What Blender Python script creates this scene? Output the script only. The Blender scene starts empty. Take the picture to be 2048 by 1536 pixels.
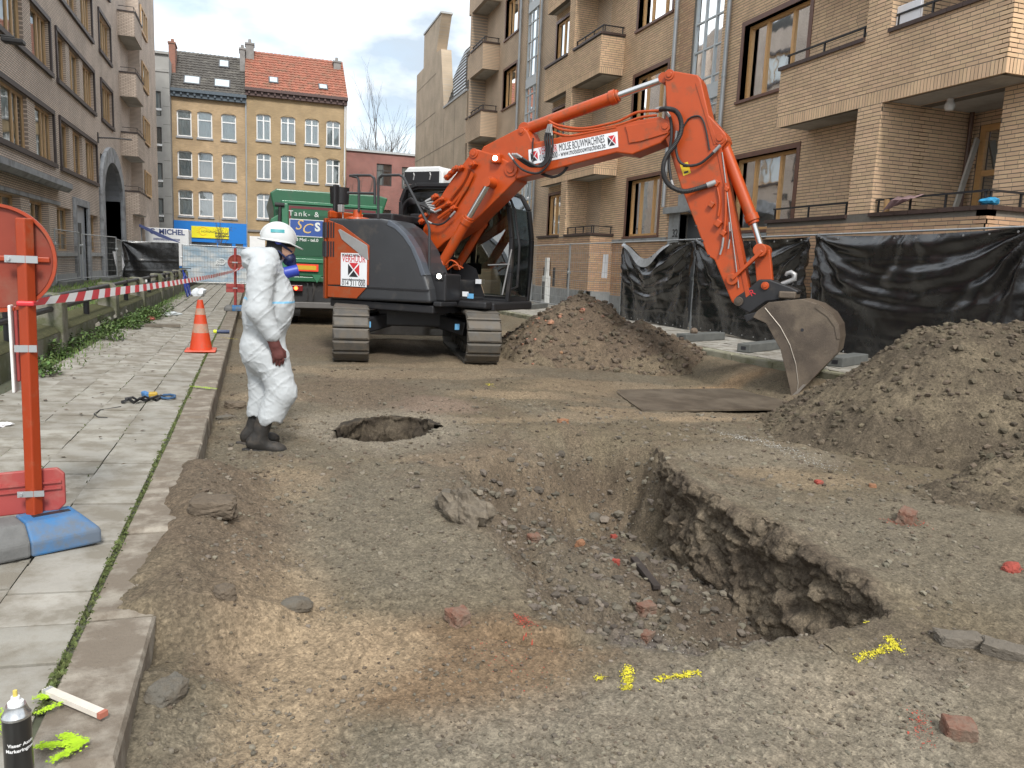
import bpy, math, random
import numpy as np
from mathutils import Vector, Matrix
random.seed(7); rng = np.random.default_rng(7)
scene = bpy.context.scene
COL = scene.collection

# ------------------------------------------------------------------ camera, sky, sun, exposure
EYE = Vector((0.0, 0.0, 1.6)); FPX = 1540.0
YAW, PITCH, ROLL = math.radians(18.775), math.radians(8.6), 0.043
_f = Vector((math.sin(YAW)*math.cos(PITCH), math.cos(YAW)*math.cos(PITCH), -math.sin(PITCH)))
_r0 = Vector((math.cos(YAW), -math.sin(YAW), 0)); _u0 = _r0.cross(_f)
_r = _r0*math.cos(ROLL) + _u0*math.sin(ROLL); _u = _u0*math.cos(ROLL) - _r0*math.sin(ROLL)
cam = bpy.data.cameras.new('camera'); cam_ob = bpy.data.objects.new('camera', cam); COL.objects.link(cam_ob)
cam_ob.matrix_world = Matrix(((_r.x,_u.x,-_f.x,EYE.x),(_r.y,_u.y,-_f.y,EYE.y),(_r.z,_u.z,-_f.z,EYE.z),(0,0,0,1)))
cam.sensor_fit = 'HORIZONTAL'; cam.sensor_width = 36.0; cam.lens = 36.0*FPX/2048.0
cam.clip_start = 0.05; cam.clip_end = 3000
scene.camera = cam_ob
def ray(x, y): return _f + _r*((x-1024)/FPX) - _u*((y-768)/FPX)
def gp(x, y, z=0.0):
    d = ray(x, y); return EYE + d*((z-EYE.z)/d.z)
def atX(x, y, X): d = ray(x, y); return EYE + d*(X/d.x)
def atY(x, y, Y): d = ray(x, y); return EYE + d*(Y/d.y)

SUN_EL, SUN_AZ = math.radians(46), math.radians(-177)     # azimuth of the sun, clockwise from +Y
w = bpy.data.worlds.new('World'); scene.world = w; w.use_nodes = True
nt = w.node_tree; nt.nodes.clear()
def WN(t, **k):
    n = nt.nodes.new(t)
    for a, b in k.items(): setattr(n, a, b)
    return n
wo = WN('ShaderNodeOutputWorld'); bg = WN('ShaderNodeBackground')
sky = WN('ShaderNodeTexSky', sky_type='NISHITA', sun_disc=False, sun_elevation=SUN_EL, sun_rotation=SUN_AZ, air_density=1.3, dust_density=1.5)
sk = WN('ShaderNodeVectorMath', operation='SCALE'); sk.inputs['Scale'].default_value = 0.105
nt.links.new(sky.outputs[0], sk.inputs[0])
tc = WN('ShaderNodeTexCoord'); mp = WN('ShaderNodeMapping'); mp.inputs['Scale'].default_value = (1.0, 1.0, 2.2); mp.inputs['Location'].default_value = (0.35, 0.1, 0.2)
nt.links.new(tc.outputs['Generated'], mp.inputs[0])
n1 = WN('ShaderNodeTexNoise'); n1.inputs['Scale'].default_value = 2.6; n1.inputs['Detail'].default_value = 7; n1.inputs['Roughness'].default_value = 0.55
n2 = WN('ShaderNodeTexNoise'); n2.inputs['Scale'].default_value = 5.0; n2.inputs['Detail'].default_value = 6
nt.links.new(mp.outputs[0], n1.inputs[0]); nt.links.new(mp.outputs[0], n2.inputs[0])
cr = WN('ShaderNodeValToRGB'); cr.color_ramp.elements[0].position = 0.28; cr.color_ramp.elements[1].position = 0.50
cr.color_ramp.elements[0].color = (0.4,)*3+(1,); cr.color_ramp.elements[1].color = (1,)*3+(1,)
nt.links.new(n1.outputs['Fac'], cr.inputs[0])
cc = WN('ShaderNodeValToRGB'); cc.color_ramp.elements[0].position = 0.36; cc.color_ramp.elements[1].position = 0.60
cc.color_ramp.elements[0].color = (0.29,0.34,0.395,1); cc.color_ramp.elements[1].color = (0.76,0.77,0.77,1)
nt.links.new(n2.outputs['Fac'], cc.inputs[0])
mx = WN('ShaderNodeMix', data_type='RGBA')
nt.links.new(cr.outputs[0], mx.inputs[0]); nt.links.new(sk.outputs[0], mx.inputs[6]); nt.links.new(cc.outputs[0], mx.inputs[7])
nt.links.new(mx.outputs[2], bg.inputs[0]); bg.inputs[1].default_value = 1.0
nt.links.new(bg.outputs[0], wo.inputs[0])
sl = bpy.data.lights.new('sun', 'SUN'); sl.energy = 1.5; sl.angle = math.radians(12); sl.color = (1.0, 0.96, 0.9)
so = bpy.data.objects.new('sun', sl); COL.objects.link(so)
_sd = Vector((math.sin(SUN_AZ)*math.cos(SUN_EL), math.cos(SUN_AZ)*math.cos(SUN_EL), math.sin(SUN_EL)))
so.rotation_euler = _sd.to_track_quat('Z', 'Y').to_euler(); so.location = (0, 0, 60)
vs = scene.view_settings; vs.view_transform = 'Standard'; vs.look = 'None'; vs.gamma = 1.0; vs.exposure = 1.25; vs.use_curve_mapping = False
scene.cycles.max_bounces = 6; scene.cycles.transparent_max_bounces = 12

# ------------------------------------------------------------------ materials
MATS = {}
def lin(c): return tuple(((v/255)/12.92 if v/255 <= 0.04045 else ((v/255+0.055)/1.055)**2.4) for v in c)
def M(name, col, rough=0.7, metal=0.0, var=0.12, scale=6.0, bump=0.0, bscale=40.0, island=0.0, dirt=None, dirt_amt=0.5, dirt_scale=2.0,
      spec=0.5, emit=None, alpha=None, detail=6, stretch=None, coat=0.0, sub=0.0, rvar=0.0, world=False):
    """a Principled material: base colour with noise variation, per-island variation, dirt patches and fine relief"""
    if name in MATS: return MATS[name]
    m = bpy.data.materials.new(name); m.use_nodes = True; t = m.node_tree; N = t.nodes; L = t.links
    b = N['Principled BSDF']; b.inputs['Roughness'].default_value = rough; b.inputs['Metallic'].default_value = metal
    b.inputs['Specular IOR Level'].default_value = spec
    if coat: b.inputs['Coat Weight'].default_value = coat; b.inputs['Coat Roughness'].default_value = 0.12
    c = N.new('ShaderNodeTexCoord'); cvec = c.outputs['Object']
    if world: cvec = N.new('ShaderNodeNewGeometry').outputs['Position']
    vec = cvec
    if stretch:
        mpn = N.new('ShaderNodeMapping'); mpn.inputs['Scale'].default_value = stretch; L.new(vec, mpn.inputs[0]); vec = mpn.outputs[0]
    nz = N.new('ShaderNodeTexNoise'); nz.inputs['Scale'].default_value = scale; nz.inputs['Detail'].default_value = detail; nz.inputs['Roughness'].default_value = 0.6
    L.new(vec, nz.inputs[0])
    hv = N.new('ShaderNodeHueSaturation'); hv.inputs['Color'].default_value = (*col, 1)
    mr = N.new('ShaderNodeMapRange'); mr.inputs[1].default_value = 0.25; mr.inputs[2].default_value = 0.75
    mr.inputs[3].default_value = 1-var; mr.inputs[4].default_value = 1+var
    L.new(nz.outputs['Fac'], mr.inputs[0]); val = mr.outputs[0]
    if island:
        g = N.new('ShaderNodeNewGeometry'); oi = N.new('ShaderNodeObjectInfo')
        ad = N.new('ShaderNodeMath'); ad.operation = 'ADD'; L.new(g.outputs['Random Per Island'], ad.inputs[0]); L.new(oi.outputs['Random'], ad.inputs[1])
        fr = N.new('ShaderNodeMath'); fr.operation = 'FRACT'; L.new(ad.outputs[0], fr.inputs[0])
        m2 = N.new('ShaderNodeMapRange'); m2.inputs[3].default_value = 1-island; m2.inputs[4].default_value = 1+island; L.new(fr.outputs[0], m2.inputs[0])
        mu = N.new('ShaderNodeMath'); mu.operation = 'MULTIPLY'; L.new(val, mu.inputs[0]); L.new(m2.outputs[0], mu.inputs[1]); val = mu.outputs[0]
        m3 = N.new('ShaderNodeMapRange'); m3.inputs[3].default_value = 0.5-island*0.05; m3.inputs[4].default_value = 0.5+island*0.05
        f2 = N.new('ShaderNodeMath'); f2.operation = 'MULTIPLY'; f2.inputs[1].default_value = 7.31; L.new(fr.outputs[0], f2.inputs[0])
        f3 = N.new('ShaderNodeMath'); f3.operation = 'FRACT'; L.new(f2.outputs[0], f3.inputs[0]); L.new(f3.outputs[0], m3.inputs[0]); L.new(m3.outputs[0], hv.inputs['Hue'])
    L.new(val, hv.inputs['Value']); out = hv.outputs[0]
    if dirt:
        dn = N.new('ShaderNodeTexNoise'); dn.inputs['Scale'].default_value = dirt_scale; dn.inputs['Detail'].default_value = 8; dn.inputs['Roughness'].default_value = 0.65
        L.new(cvec, dn.inputs[0])
        dr = N.new('ShaderNodeMapRange'); dr.inputs[1].default_value = 0.62-0.3*dirt_amt; dr.inputs[2].default_value = 0.80-0.3*dirt_amt; dr.clamp = True
        dr.inputs[4].default_value = 0.85
        L.new(dn.outputs['Fac'], dr.inputs[0])
        dm = N.new('ShaderNodeMix'); dm.data_type = 'RGBA'; L.new(dr.outputs[0], dm.inputs[0]); L.new(out, dm.inputs[6]); dm.inputs[7].default_value = (*dirt, 1)
        out = dm.outputs[2]
    L.new(out, b.inputs['Base Color'])
    if rvar:
        rr = N.new('ShaderNodeMapRange'); rr.inputs[1].default_value = 0.3; rr.inputs[2].default_value = 0.7; rr.inputs[3].default_value = max(0.02, rough-rvar); rr.inputs[4].default_value = min(1, rough+rvar)
        L.new(nz.outputs['Fac'], rr.inputs[0]); L.new(rr.outputs[0], b.inputs['Roughness'])
    if bump:
        bn = N.new('ShaderNodeTexNoise'); bn.inputs['Scale'].default_value = bscale; bn.inputs['Detail'].default_value = 8; bn.inputs['Roughness'].default_value = 0.7
        L.new(vec, bn.inputs[0]); bp = N.new('ShaderNodeBump'); bp.inputs['Strength'].default_value = bump; bp.inputs['Distance'].default_value = 0.02
        L.new(bn.outputs['Fac'], bp.inputs['Height']); L.new(bp.outputs[0], b.inputs['Normal'])
    if emit:
        b.inputs['Emission Color'].default_value = (*emit[0], 1); b.inputs['Emission Strength'].default_value = emit[1]
    if alpha is not None: b.inputs['Alpha'].default_value = alpha
    MATS[name] = m; return m
def glass_mat(name, tint, see=0.55):
    if name in MATS: return MATS[name]
    m = bpy.data.materials.new(name); m.use_nodes = True; t = m.node_tree; N = t.nodes; L = t.links
    o = N['Material Output']; N.remove(N['Principled BSDF'])
    tr = N.new('ShaderNodeBsdfTransparent'); tr.inputs[0].default_value = (*[see*v for v in tint], 1)
    gl = N.new('ShaderNodeBsdfGlossy'); gl.inputs['Roughness'].default_value = 0.03; gl.inputs[0].default_value = (0.9, 0.93, 0.95, 1)
    fr = N.new('ShaderNodeFresnel'); fr.inputs[0].default_value = 1.5
    tcn = N.new('ShaderNodeTexCoord'); nn = N.new('ShaderNodeTexNoise'); nn.inputs['Scale'].default_value = 1.3; L.new(tcn.outputs['Object'], nn.inputs[0])
    bp = N.new('ShaderNodeBump'); bp.inputs['Strength'].default_value = 0.06; bp.inputs['Distance'].default_value = 0.05; L.new(nn.outputs['Fac'], bp.inputs['Height']); L.new(bp.outputs[0], gl.inputs['Normal'])
    fm = N.new('ShaderNodeMapRange'); fm.inputs[3].default_value = 0.16; fm.inputs[4].default_value = 1.0; L.new(fr.outputs[0], fm.inputs[0]); ms = N.new('ShaderNodeMixShader'); L.new(fm.outputs[0], ms.inputs[0]); L.new(tr.outputs[0], ms.inputs[1]); L.new(gl.outputs[0], ms.inputs[2]); L.new(ms.outputs[0], o.inputs[0])
    MATS[name] = m; return m

# ------------------------------------------------------------------ mesh helpers
ORG = {}
class MB:
    def __init__(s): s.v = []; s.f = []; s.mi = []; s.cur = 0
    def add(s, vs, fs):
        o = len(s.v); s.v.extend([tuple(p) for p in vs]); s.f.extend([tuple(i+o for i in f) for f in fs]); s.mi.extend([s.cur]*len(fs)); return s
    def box(s, lo, hi):
        x0, y0, z0 = lo; x1, y1, z1 = hi
        return s.add([(x0,y0,z0),(x1,y0,z0),(x1,y1,z0),(x0,y1,z0),(x0,y0,z1),(x1,y0,z1),(x1,y1,z1),(x0,y1,z1)],
                     [(0,3,2,1),(4,5,6,7),(0,1,5,4),(1,2,6,5),(2,3,7,6),(3,0,4,7)])
    def obox(s, c, sz, ax=(1,0,0), up=(0,0,1)):
        c = Vector(c); X = Vector(ax).normalized(); U = Vector(up); Y = U.cross(X).normalized(); Z = X.cross(Y)
        P = [c + X*(sz[0]/2*a) + Y*(sz[1]/2*b) + Z*(sz[2]/2*d) for d in (-1,1) for a, b in ((-1,-1),(1,-1),(1,1),(-1,1))]
        return s.add(P, [(0,3,2,1),(4,5,6,7),(0,1,5,4),(1,2,6,5),(2,3,7,6),(3,0,4,7)])
    def bar(s, p, q, wd, ht, up=(0,0,1)):
        p, q = Vector(p), Vector(q); d = q-p
        if abs(d.normalized().dot(Vector(up))) > 0.98: up = (0,1,0.01)
        return s.obox((p+q)/2, (d.length, wd, ht), d, up)
    def cyl(s, p, q, r0, r1=None, n=16, caps=True):
        p, q = Vector(p), Vector(q); r1 = r0 if r1 is None else r1
        d = (q-p).normalized(); a = Vector((0,0,1)) if abs(d.z) < 0.9 else Vector((1,0,0)); X = d.cross(a).normalized(); Y = d.cross(X)
        vs = [c + X*(r*math.cos(2*math.pi*i/n)) + Y*(r*math.sin(2*math.pi*i/n)) for c, r in ((p,r0),(q,r1)) for i in range(n)]
        fs = [(i, (i+1)%n, n+(i+1)%n, n+i) for i in range(n)]
        if caps: fs += [tuple(range(n-1,-1,-1)), tuple(range(n,2*n))]
        return s.add(vs, fs)
    def tube(s, pts, r, n=8, closed=False):
        pts = [Vector(p) for p in pts]; k = len(pts); vs = []; X = None
        for i in range(k):
            a = pts[(i-1) % k] if (closed or i) else pts[0]; b = pts[(i+1) % k] if (closed or i < k-1) else pts[-1]
            d = (b-a).normalized()
            if X is None:
                h = Vector((0,0,1)) if abs(d.z) < 0.9 else Vector((1,0,0)); X = d.cross(h).normalized()
            else: X = (X - d*X.dot(d)).normalized()
            Y = d.cross(X); rr = r[i] if isinstance(r, (list, tuple)) else r
            vs += [pts[i] + X*(rr*math.cos(2*math.pi*j/n)) + Y*(rr*math.sin(2*math.pi*j/n)) for j in range(n)]
        fs = []
        for i in range(k if closed else k-1):
            for j in range(n):
                a, b = i*n+j, i*n+(j+1)%n; c, d2 = ((i+1)%k)*n+(j+1)%n, ((i+1)%k)*n+j; fs.append((a, b, c, d2))
        if not closed: fs += [tuple(range(n-1,-1,-1)), tuple(range((k-1)*n, k*n))]
        return s.add(vs, fs)
    def prism(s, poly, vec):
        vec = Vector(vec); n = len(poly); P = [Vector(p) for p in poly]
        return s.add(P + [p+vec for p in P], [tuple(range(n-1,-1,-1)), tuple(range(n,2*n))] + [(i,(i+1)%n,n+(i+1)%n,n+i) for i in range(n)])
    def lathe(s, prof, c=(0,0,0), n=24, ax='z'):
        c = Vector(c); vs = []
        for r, h in prof:
            for i in range(n):
                a = 2*math.pi*i/n; p = (r*math.cos(a), r*math.sin(a), h)
                if ax == 'x': p = (h, p[0], p[1])
                if ax == 'y': p = (p[0], h, p[1])
                vs.append(c + Vector(p))
        fs = [(i*n+j, i*n+(j+1)%n, (i+1)*n+(j+1)%n, (i+1)*n+j) for i in range(len(prof)-1) for j in range(n)]
        if prof[0][0] > 1e-6: fs.append(tuple(range(n-1,-1,-1)))
        if prof[-1][0] > 1e-6: fs.append(tuple(range((len(prof)-1)*n, len(prof)*n)))
        return s.add(vs, fs)
    def build(s, name, mats, parent=None, base=None, smooth=False, bevel=0.0, seg=2, local=False, auto=True, sub=0):
        me = bpy.data.meshes.new(name); ob = bpy.data.objects.new(name, me); COL.objects.link(ob)
        o = Vector((0,0,0)) if local else (ORG.get(parent.name, Vector((0,0,0))) if parent else Vector(base or (0,0,0)))
        V = np.array(s.v, dtype=float).reshape(-1, 3) - np.array(o)
        me.from_pydata(V.tolist(), [], s.f)
        mats = mats if isinstance(mats, (list, tuple)) else [mats]
        for m in mats: me.materials.append(m)
        if len(mats) > 1: me.polygons.foreach_set('material_index', s.mi)
        me.update()
        if parent: ob.parent = parent; ORG[ob.name] = o
        else: ob.location = o; ORG[ob.name] = o
        if smooth: set_smooth(me)
        if bevel:
            b = ob.modifiers.new('bevel', 'BEVEL'); b.width = bevel; b.segments = seg; b.limit_method = 'ANGLE'; b.angle_limit = math.radians(35); b.harden_normals = False
        if sub:
            b = ob.modifiers.new('subsurf', 'SUBSURF'); b.levels = sub; b.render_levels = sub
        return ob
def set_smooth(me, ang=40):
    me.polygons.foreach_set('use_smooth', [True]*len(me.polygons))
    try: me.set_sharp_from_angle(angle=math.radians(ang))
    except Exception: pass
def tag(o, label=None, cat=None, group=None, kind=None):
    if label: o['label'] = label
    if cat: o['category'] = cat
    if group: o['group'] = group
    if kind: o['kind'] = kind
    return o
def root(name, loc, label, cat, group=None):
    o = bpy.data.objects.new(name, None); COL.objects.link(o); o.location = loc; o.empty_display_size = 0.2
    ORG[o.name] = Vector(loc); return tag(o, label, cat, group)
def np_mesh(name, V, Fq, mats, parent=None, smooth=False, mi=None):
    me = bpy.data.meshes.new(name); V = np.asarray(V, float); Fq = np.asarray(Fq)
    me.vertices.add(len(V)); me.vertices.foreach_set('co', V.ravel())
    k = Fq.shape[1]; me.loops.add(Fq.size); me.loops.foreach_set('vertex_index', Fq.ravel().astype(np.int32))
    me.polygons.add(len(Fq)); me.polygons.foreach_set('loop_start', np.arange(0, Fq.size, k, dtype=np.int32))
    try: me.polygons.foreach_set('loop_total', np.full(len(Fq), k, dtype=np.int32))
    except Exception: pass
    for m in (mats if isinstance(mats, (list, tuple)) else [mats]): me.materials.append(m)
    if mi is not None: me.polygons.foreach_set('material_index', np.asarray(mi, np.int32))
    me.update(calc_edges=True); me.validate()
    me.polygons.foreach_set('use_smooth', np.full(len(me.polygons), bool(smooth)))
    ob = bpy.data.objects.new(name, me); COL.objects.link(ob)
    if parent: ob.parent = parent; ob.location = -ORG.get(parent.name, Vector((0,0,0))); ORG[ob.name] = Vector((0,0,0))
    return ob
def copy_tree(o, parent=None):
    c = o.copy(); COL.objects.link(c); c.parent = parent
    for ch in list(o.children): copy_tree(ch, c)
    return c
# value noise on numpy arrays
_perm = rng.random((64, 64, 64))
def vnoise(x, y, z=0.0):
    x, y = np.asarray(x, float), np.asarray(y, float); z = np.zeros_like(x) + z
    xi, yi, zi = np.floor(x).astype(int), np.floor(y).astype(int), np.floor(z).astype(int)
    fx, fy, fz = x-xi, y-yi, z-zi; fx, fy, fz = [t*t*(3-2*t) for t in (fx, fy, fz)]
    g = lambda a, b, c: _perm[(xi+a) & 63, (yi+b) & 63, (zi+c) & 63]
    l = lambda a, b, t: a+(b-a)*t
    return l(l(l(g(0,0,0),g(1,0,0),fx), l(g(0,1,0),g(1,1,0),fx), fy), l(l(g(0,0,1),g(1,0,1),fx), l(g(0,1,1),g(1,1,1),fx), fy), fz)*2-1
def fbm(x, y, z=0.0, oct=5, lac=2.03, gain=0.5):
    s = 0; a = 1.0; t = 0
    for i in range(oct):
        s = s + a*vnoise(x+17.3*i, y+9.1*i, z+3.7*i); t += a; a *= gain; x, y, z = x*lac, y*lac, z*lac
    return s/t
def sstep(t): t = np.clip(t, 0, 1); return t*t*(3-2*t)
# flat lettering: a text turned into a thin mesh
def lettering(txt, o, ax, up, size, mat, name='lettering', parent=None, depth=0.004, spacing=1.0, align='CENTER', bold=0.0, shear=0.0, fit=None):
    cu = bpy.data.curves.new('txt', 'FONT'); cu.body = txt; cu.size = size; cu.extrude = depth/2; cu.align_x = align; cu.align_y = 'CENTER'; cu.space_character = spacing; cu.offset = bold; cu.shear = shear
    cu.resolution_u = 3
    to = bpy.data.objects.new('txt', cu); COL.objects.link(to)
    dg = bpy.context.evaluated_depsgraph_get(); me = bpy.data.meshes.new_from_object(to.evaluated_get(dg))
    bpy.data.objects.remove(to); bpy.data.curves.remove(cu)
    if fit:
        xs = [v.co.x for v in me.vertices]; k = fit/max(1e-6, max(xs)-min(xs)); c0 = (max(xs)+min(xs))/2
        for v in me.vertices: v.co.x = (v.co.x-c0)*k
    X = Vector(ax).normalized(); U = Vector(up).normalized(); Nn = X.cross(U); o = Vector(o)
    po = ORG.get(parent.name, Vector((0,0,0))) if parent else Vector((0,0,0))
    me.transform(Matrix(((X.x,U.x,Nn.x,o.x-po.x),(X.y,U.y,Nn.y,o.y-po.y),(X.z,U.z,Nn.z,o.z-po.z),(0,0,0,1))))
    me.materials.clear(); me.materials.append(mat)
    ob = bpy.data.objects.new(name, me); COL.objects.link(ob)
    if parent: ob.parent = parent; ORG[ob.name] = po
    return ob
# ------------------------------------------------------------------ the dug-up road bed
SWZ = 0.20          # height of the left pavement above the road bed
SWR = 0.33          # height of the right pavement
KX0, KX1 = -0.62, -0.37      # left kerb stones
def kerb_right(y): return 7.45 + np.clip((13.5-np.asarray(y, float)), -30, 9)*0.06
def poly_depth(x, y, poly, widths):
    """0 outside the polygon, rising to 1 inside over each edge's own width"""
    n = len(poly); inside = np.zeros(np.shape(x), bool); fac = np.full(np.shape(x), 1e9)
    for i in range(n):
        (x0, y0), (x1, y1) = poly[i], poly[(i+1) % n]
        c = ((y0 > y) != (y1 > y)) & (x < (x1-x0)*(y-y0)/((y1-y0) if y1 != y0 else 1e-9)+x0); inside ^= c
        dx, dy = x1-x0, y1-y0; t = np.clip(((x-x0)*dx+(y-y0)*dy)/(dx*dx+dy*dy), 0, 1)
        fac = np.minimum(fac, np.hypot(x-x0-t*dx, y-y0-t*dy)/widths[i])
    return np.where(inside, sstep(fac), 0.0)
TRENCH = [(2.10,6.45),(2.75,6.85),(3.3,6.75),(3.62,6.3),(3.42,5.6),(3.22,5.0),(3.20,4.2),(3.18,3.5),(3.16,2.86),(2.62,2.70),(2.1,2.66),(1.75,2.62),(1.35,2.86),(1.12,3.2),(1.22,3.7),(1.30,4.4),(1.32,5.2),(1.60,5.9)]
TW =     [0.85,       0.80,       0.70,      0.40,      0.13,      0.13,       0.13,      0.13,      0.10,       0.20,      0.38,      0.6,        0.55,     0.50,     0.42,     0.36,     0.34,    0.60]
HOLE = [(0.66,7.0),(0.95,6.84),(1.25,6.86),(1.58,7.02),(1.80,7.4),(1.66,7.88),(1.22,8.04),(0.82,7.70)]
HW = [0.22,0.16,0.16,0.16,0.14,0.14,0.14,0.16]
def spill(y):
    """how far the loose soil spreads over the kerb at y, and how much of it lies there"""
    y = np.asarray(y, float); n = fbm(y*1.7, y*0+4, 1.0, 4, gain=0.6); pres = np.clip(sstep((y-2.75)/0.7)*sstep((6.1-y)/0.8)+0.75*sstep((y-2.0)/0.3)*sstep((3.1-y)/0.4)*0.8, 0, 1)
    return 0.16+0.15*n, np.clip(pres*(1.12+0.5*n), 0, 1)
def GH(x, y):
    x, y = np.asarray(x, float), np.asarray(y, float)
    z = 0.030*fbm(x*0.7+3, y*0.7, 0.2, 3) + 0.012*fbm(x*3.1, y*3.1, 1.2, 3)
    z = z - 0.13*np.exp(-(((x-6.4)/2.0)**2+((y-8.8)/2.2)**2))
    jx = x + 0.10*fbm(x*3.5, y*3.5, 5.5, 5, gain=0.62); jy = y + 0.10*fbm(x*3.5+40, y*3.5, 6.5, 5, gain=0.62)
    t = poly_depth(jx, jy, TRENCH, TW)
    floor = 0.30 + 0.24*sstep((x-1.7)/1.3) + 0.16*sstep((y-4.3)/1.6) + 0.10*fbm(x*1.9, y*1.9, 3.3, 4) + 0.05*fbm(x*7, y*7, 8.3, 3)
    z = z - t*floor
    z = z + 0.07*np.exp(-(((x-2.7)/1.1)**2+((y-7.0)/0.3)**2))*(1+0.6*fbm(x*4, y*4, 2.7, 3)) + 0.05*np.exp(-(((x-1.25)/0.22)**2+((y-5.2)/0.9)**2))*(1+fbm(x*5, y*5, 3.7, 3))
    z = z + 0.05*np.exp(-((x-3.35)/0.25)**2)*sstep((y-2.6)/0.6)*sstep((6-y)/0.6)*(1+fbm(x*5, y*5, 2.2, 3))
    hx = x + 0.11*fbm(x*5, y*5, 9.5, 4); hy = y + 0.11*fbm(x*5+11, y*5, 7.5, 4)
    z = z - 0.95*poly_depth(hx, hy, HOLE, HW)
    # loose soil thrown against and over the kerb
    w_, pres = spill(y); w_ = np.maximum(w_, 0.04); left = SWZ+0.035-0.08*((x+0.36)/w_)**2; right = (SWZ+0.035)*(1-sstep((x+0.36)/0.70))
    zb = np.where(x < -0.36, left, right)-(1-pres)*0.32+0.030*fbm(x*5, y*5, 4.4, 4, gain=0.6)
    z = np.where((pres > 0.01) & (x < 0.6), np.maximum(z, zb), z)
    dk = kerb_right(y)-x; z = np.where(dk < 1.25, np.maximum(z, (SWR-0.11)*(1-sstep(dk/(0.95+0.25*fbm(y*0.9, y*0+8, 2.0, 3))))+0.02*fbm(x*4, y*4, 6.1, 3)-0.12*sstep((dk-0.5)/0.5)), z)
    # flattened track marks left by the excavator
    for tx in (1.47, 3.6):
        c = tx - 0.121*(12.1-y); band = np.exp(-((x-c)/0.33)**4)*sstep((y-7.6)/0.8)*sstep((16-y)/1.0)
        z = z + band*(-0.02 + 0.014*np.sign(np.sin(y*36))*0.8)
    # broken slab crack at the near edge of the trench
    d = np.abs((y-(3.02-0.27*(x-1.0)+0.05*np.sin(x*9)))); sd_ = y-(3.02-0.27*(x-1.0)+0.05*np.sin(x*9)); ck = sstep((x-0.95)/0.1)*sstep((1.75-x)/0.15); z = z - 0.13*np.exp(-(d/0.028)**2)*ck + 0.055*ck*np.exp(-np.clip(sd_, 0, 9)/0.13)*(sd_ > 0)
    rough = 1.0 + 1.6*t
    z = z + rough*(0.020*fbm(x*9, y*9, 0.7, 5, gain=0.62) + 0.010*fbm(x*34, y*34, 1.7, 3, gain=0.6))
    return z
def GHs(x, y): return float(GH(np.array([x]), np.array([y]))[0])
C_grey = np.array([0.146,0.126,0.093]); C_brown = np.array([0.118,0.088,0.062]); C_sand = np.array([0.285,0.214,0.138]); C_clay = np.array([0.175,0.117,0.069])
C_dark = np.array([0.080,0.064,0.049]); C_pale = np.array([0.225,0.197,0.152]); C_olive = np.array([0.136,0.110,0.073])
def ground_colour(x, y):
    n = fbm(x*0.9, y*0.9, 2.0, 5, gain=0.6); n2 = fbm(x*3, y*3, 4.0, 5, gain=0.65); n3 = fbm(x*0.5+9, y*1.3, 7.0, 4)
    c = C_olive + np.zeros((len(x), 3))
    def mixin(c, m, k): m = np.clip(m, 0, 1)[:, None]; return c*(1-m) + k*m
    c = mixin(c, sstep((n+0.15)*2.2)*0.7, C_grey); c = mixin(c, sstep((n2-0.05)*3)*0.45, C_brown); c = mixin(c, sstep((n3-0.12)*4)*0.4, C_sand)
    def blob(px, py, rx, ry, k, s, sh=0.35):
        nonlocal c
        d = 1-np.hypot((x-px)/rx, (y-py)/ry); c = mixin(c, sstep((d+sh*n2+0.25)*1.6)*s, k)
    blob(0.75,2.85,0.65,0.42,C_clay,0.85); blob(0.10,3.6,0.30,1.6,C_sand,0.8); blob(0.42,3.05,0.3,0.35,C_sand,0.75); blob(0.2,5.4,0.35,0.8,C_sand,0.45)
    blob(0.8,4.4,0.8,1.1,C_grey*1.05,0.8); blob(1.6,2.1,1.4,0.5,C_pale,0.55); blob(1.2,7.5,0.9,1.1,C_pale,0.75); blob(2.0,8.6,0.5,0.6,np.array([0.25,0.18,0.14]),0.6)
    blob(3.1,9.3,0.9,0.35,C_sand,0.55); blob(4.9,7.7,0.6,0.2,C_sand,0.6); blob(4.0,8.3,0.5,0.2,C_sand,0.5); blob(6.8,9.9,0.7,0.25,C_sand*np.array([1.1,0.95,0.8]),0.5)
    blob(4.4,5.8,0.9,0.5,C_pale,0.4); blob(4.3,3.4,1.0,1.2,C_grey,0.7); blob(2.2,14.5,2.0,1.5,C_brown,0.6); blob(1.2,9.6,0.9,1.2,C_brown,0.6); blob(-0.2,4.5,0.4,1.5,C_brown,0.75)
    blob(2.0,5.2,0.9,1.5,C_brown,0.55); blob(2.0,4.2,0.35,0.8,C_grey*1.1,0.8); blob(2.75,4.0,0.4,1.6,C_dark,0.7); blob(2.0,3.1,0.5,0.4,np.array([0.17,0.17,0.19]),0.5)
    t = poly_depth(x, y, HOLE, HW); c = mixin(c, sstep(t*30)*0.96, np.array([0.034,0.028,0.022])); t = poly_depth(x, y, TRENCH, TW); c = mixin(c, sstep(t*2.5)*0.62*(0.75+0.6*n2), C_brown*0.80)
    st = np.clip(np.sin((x-0.121*y)*2.2+n*2)*0.5+0.5, 0, 1)*sstep((y-7.5)/1.5)*sstep((15-y)/2); c = mixin(c, st*0.22, C_brown)
    return c*(1+0.22*fbm(x*12, y*12, 3.0, 4, gain=0.65))[:, None]
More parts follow.
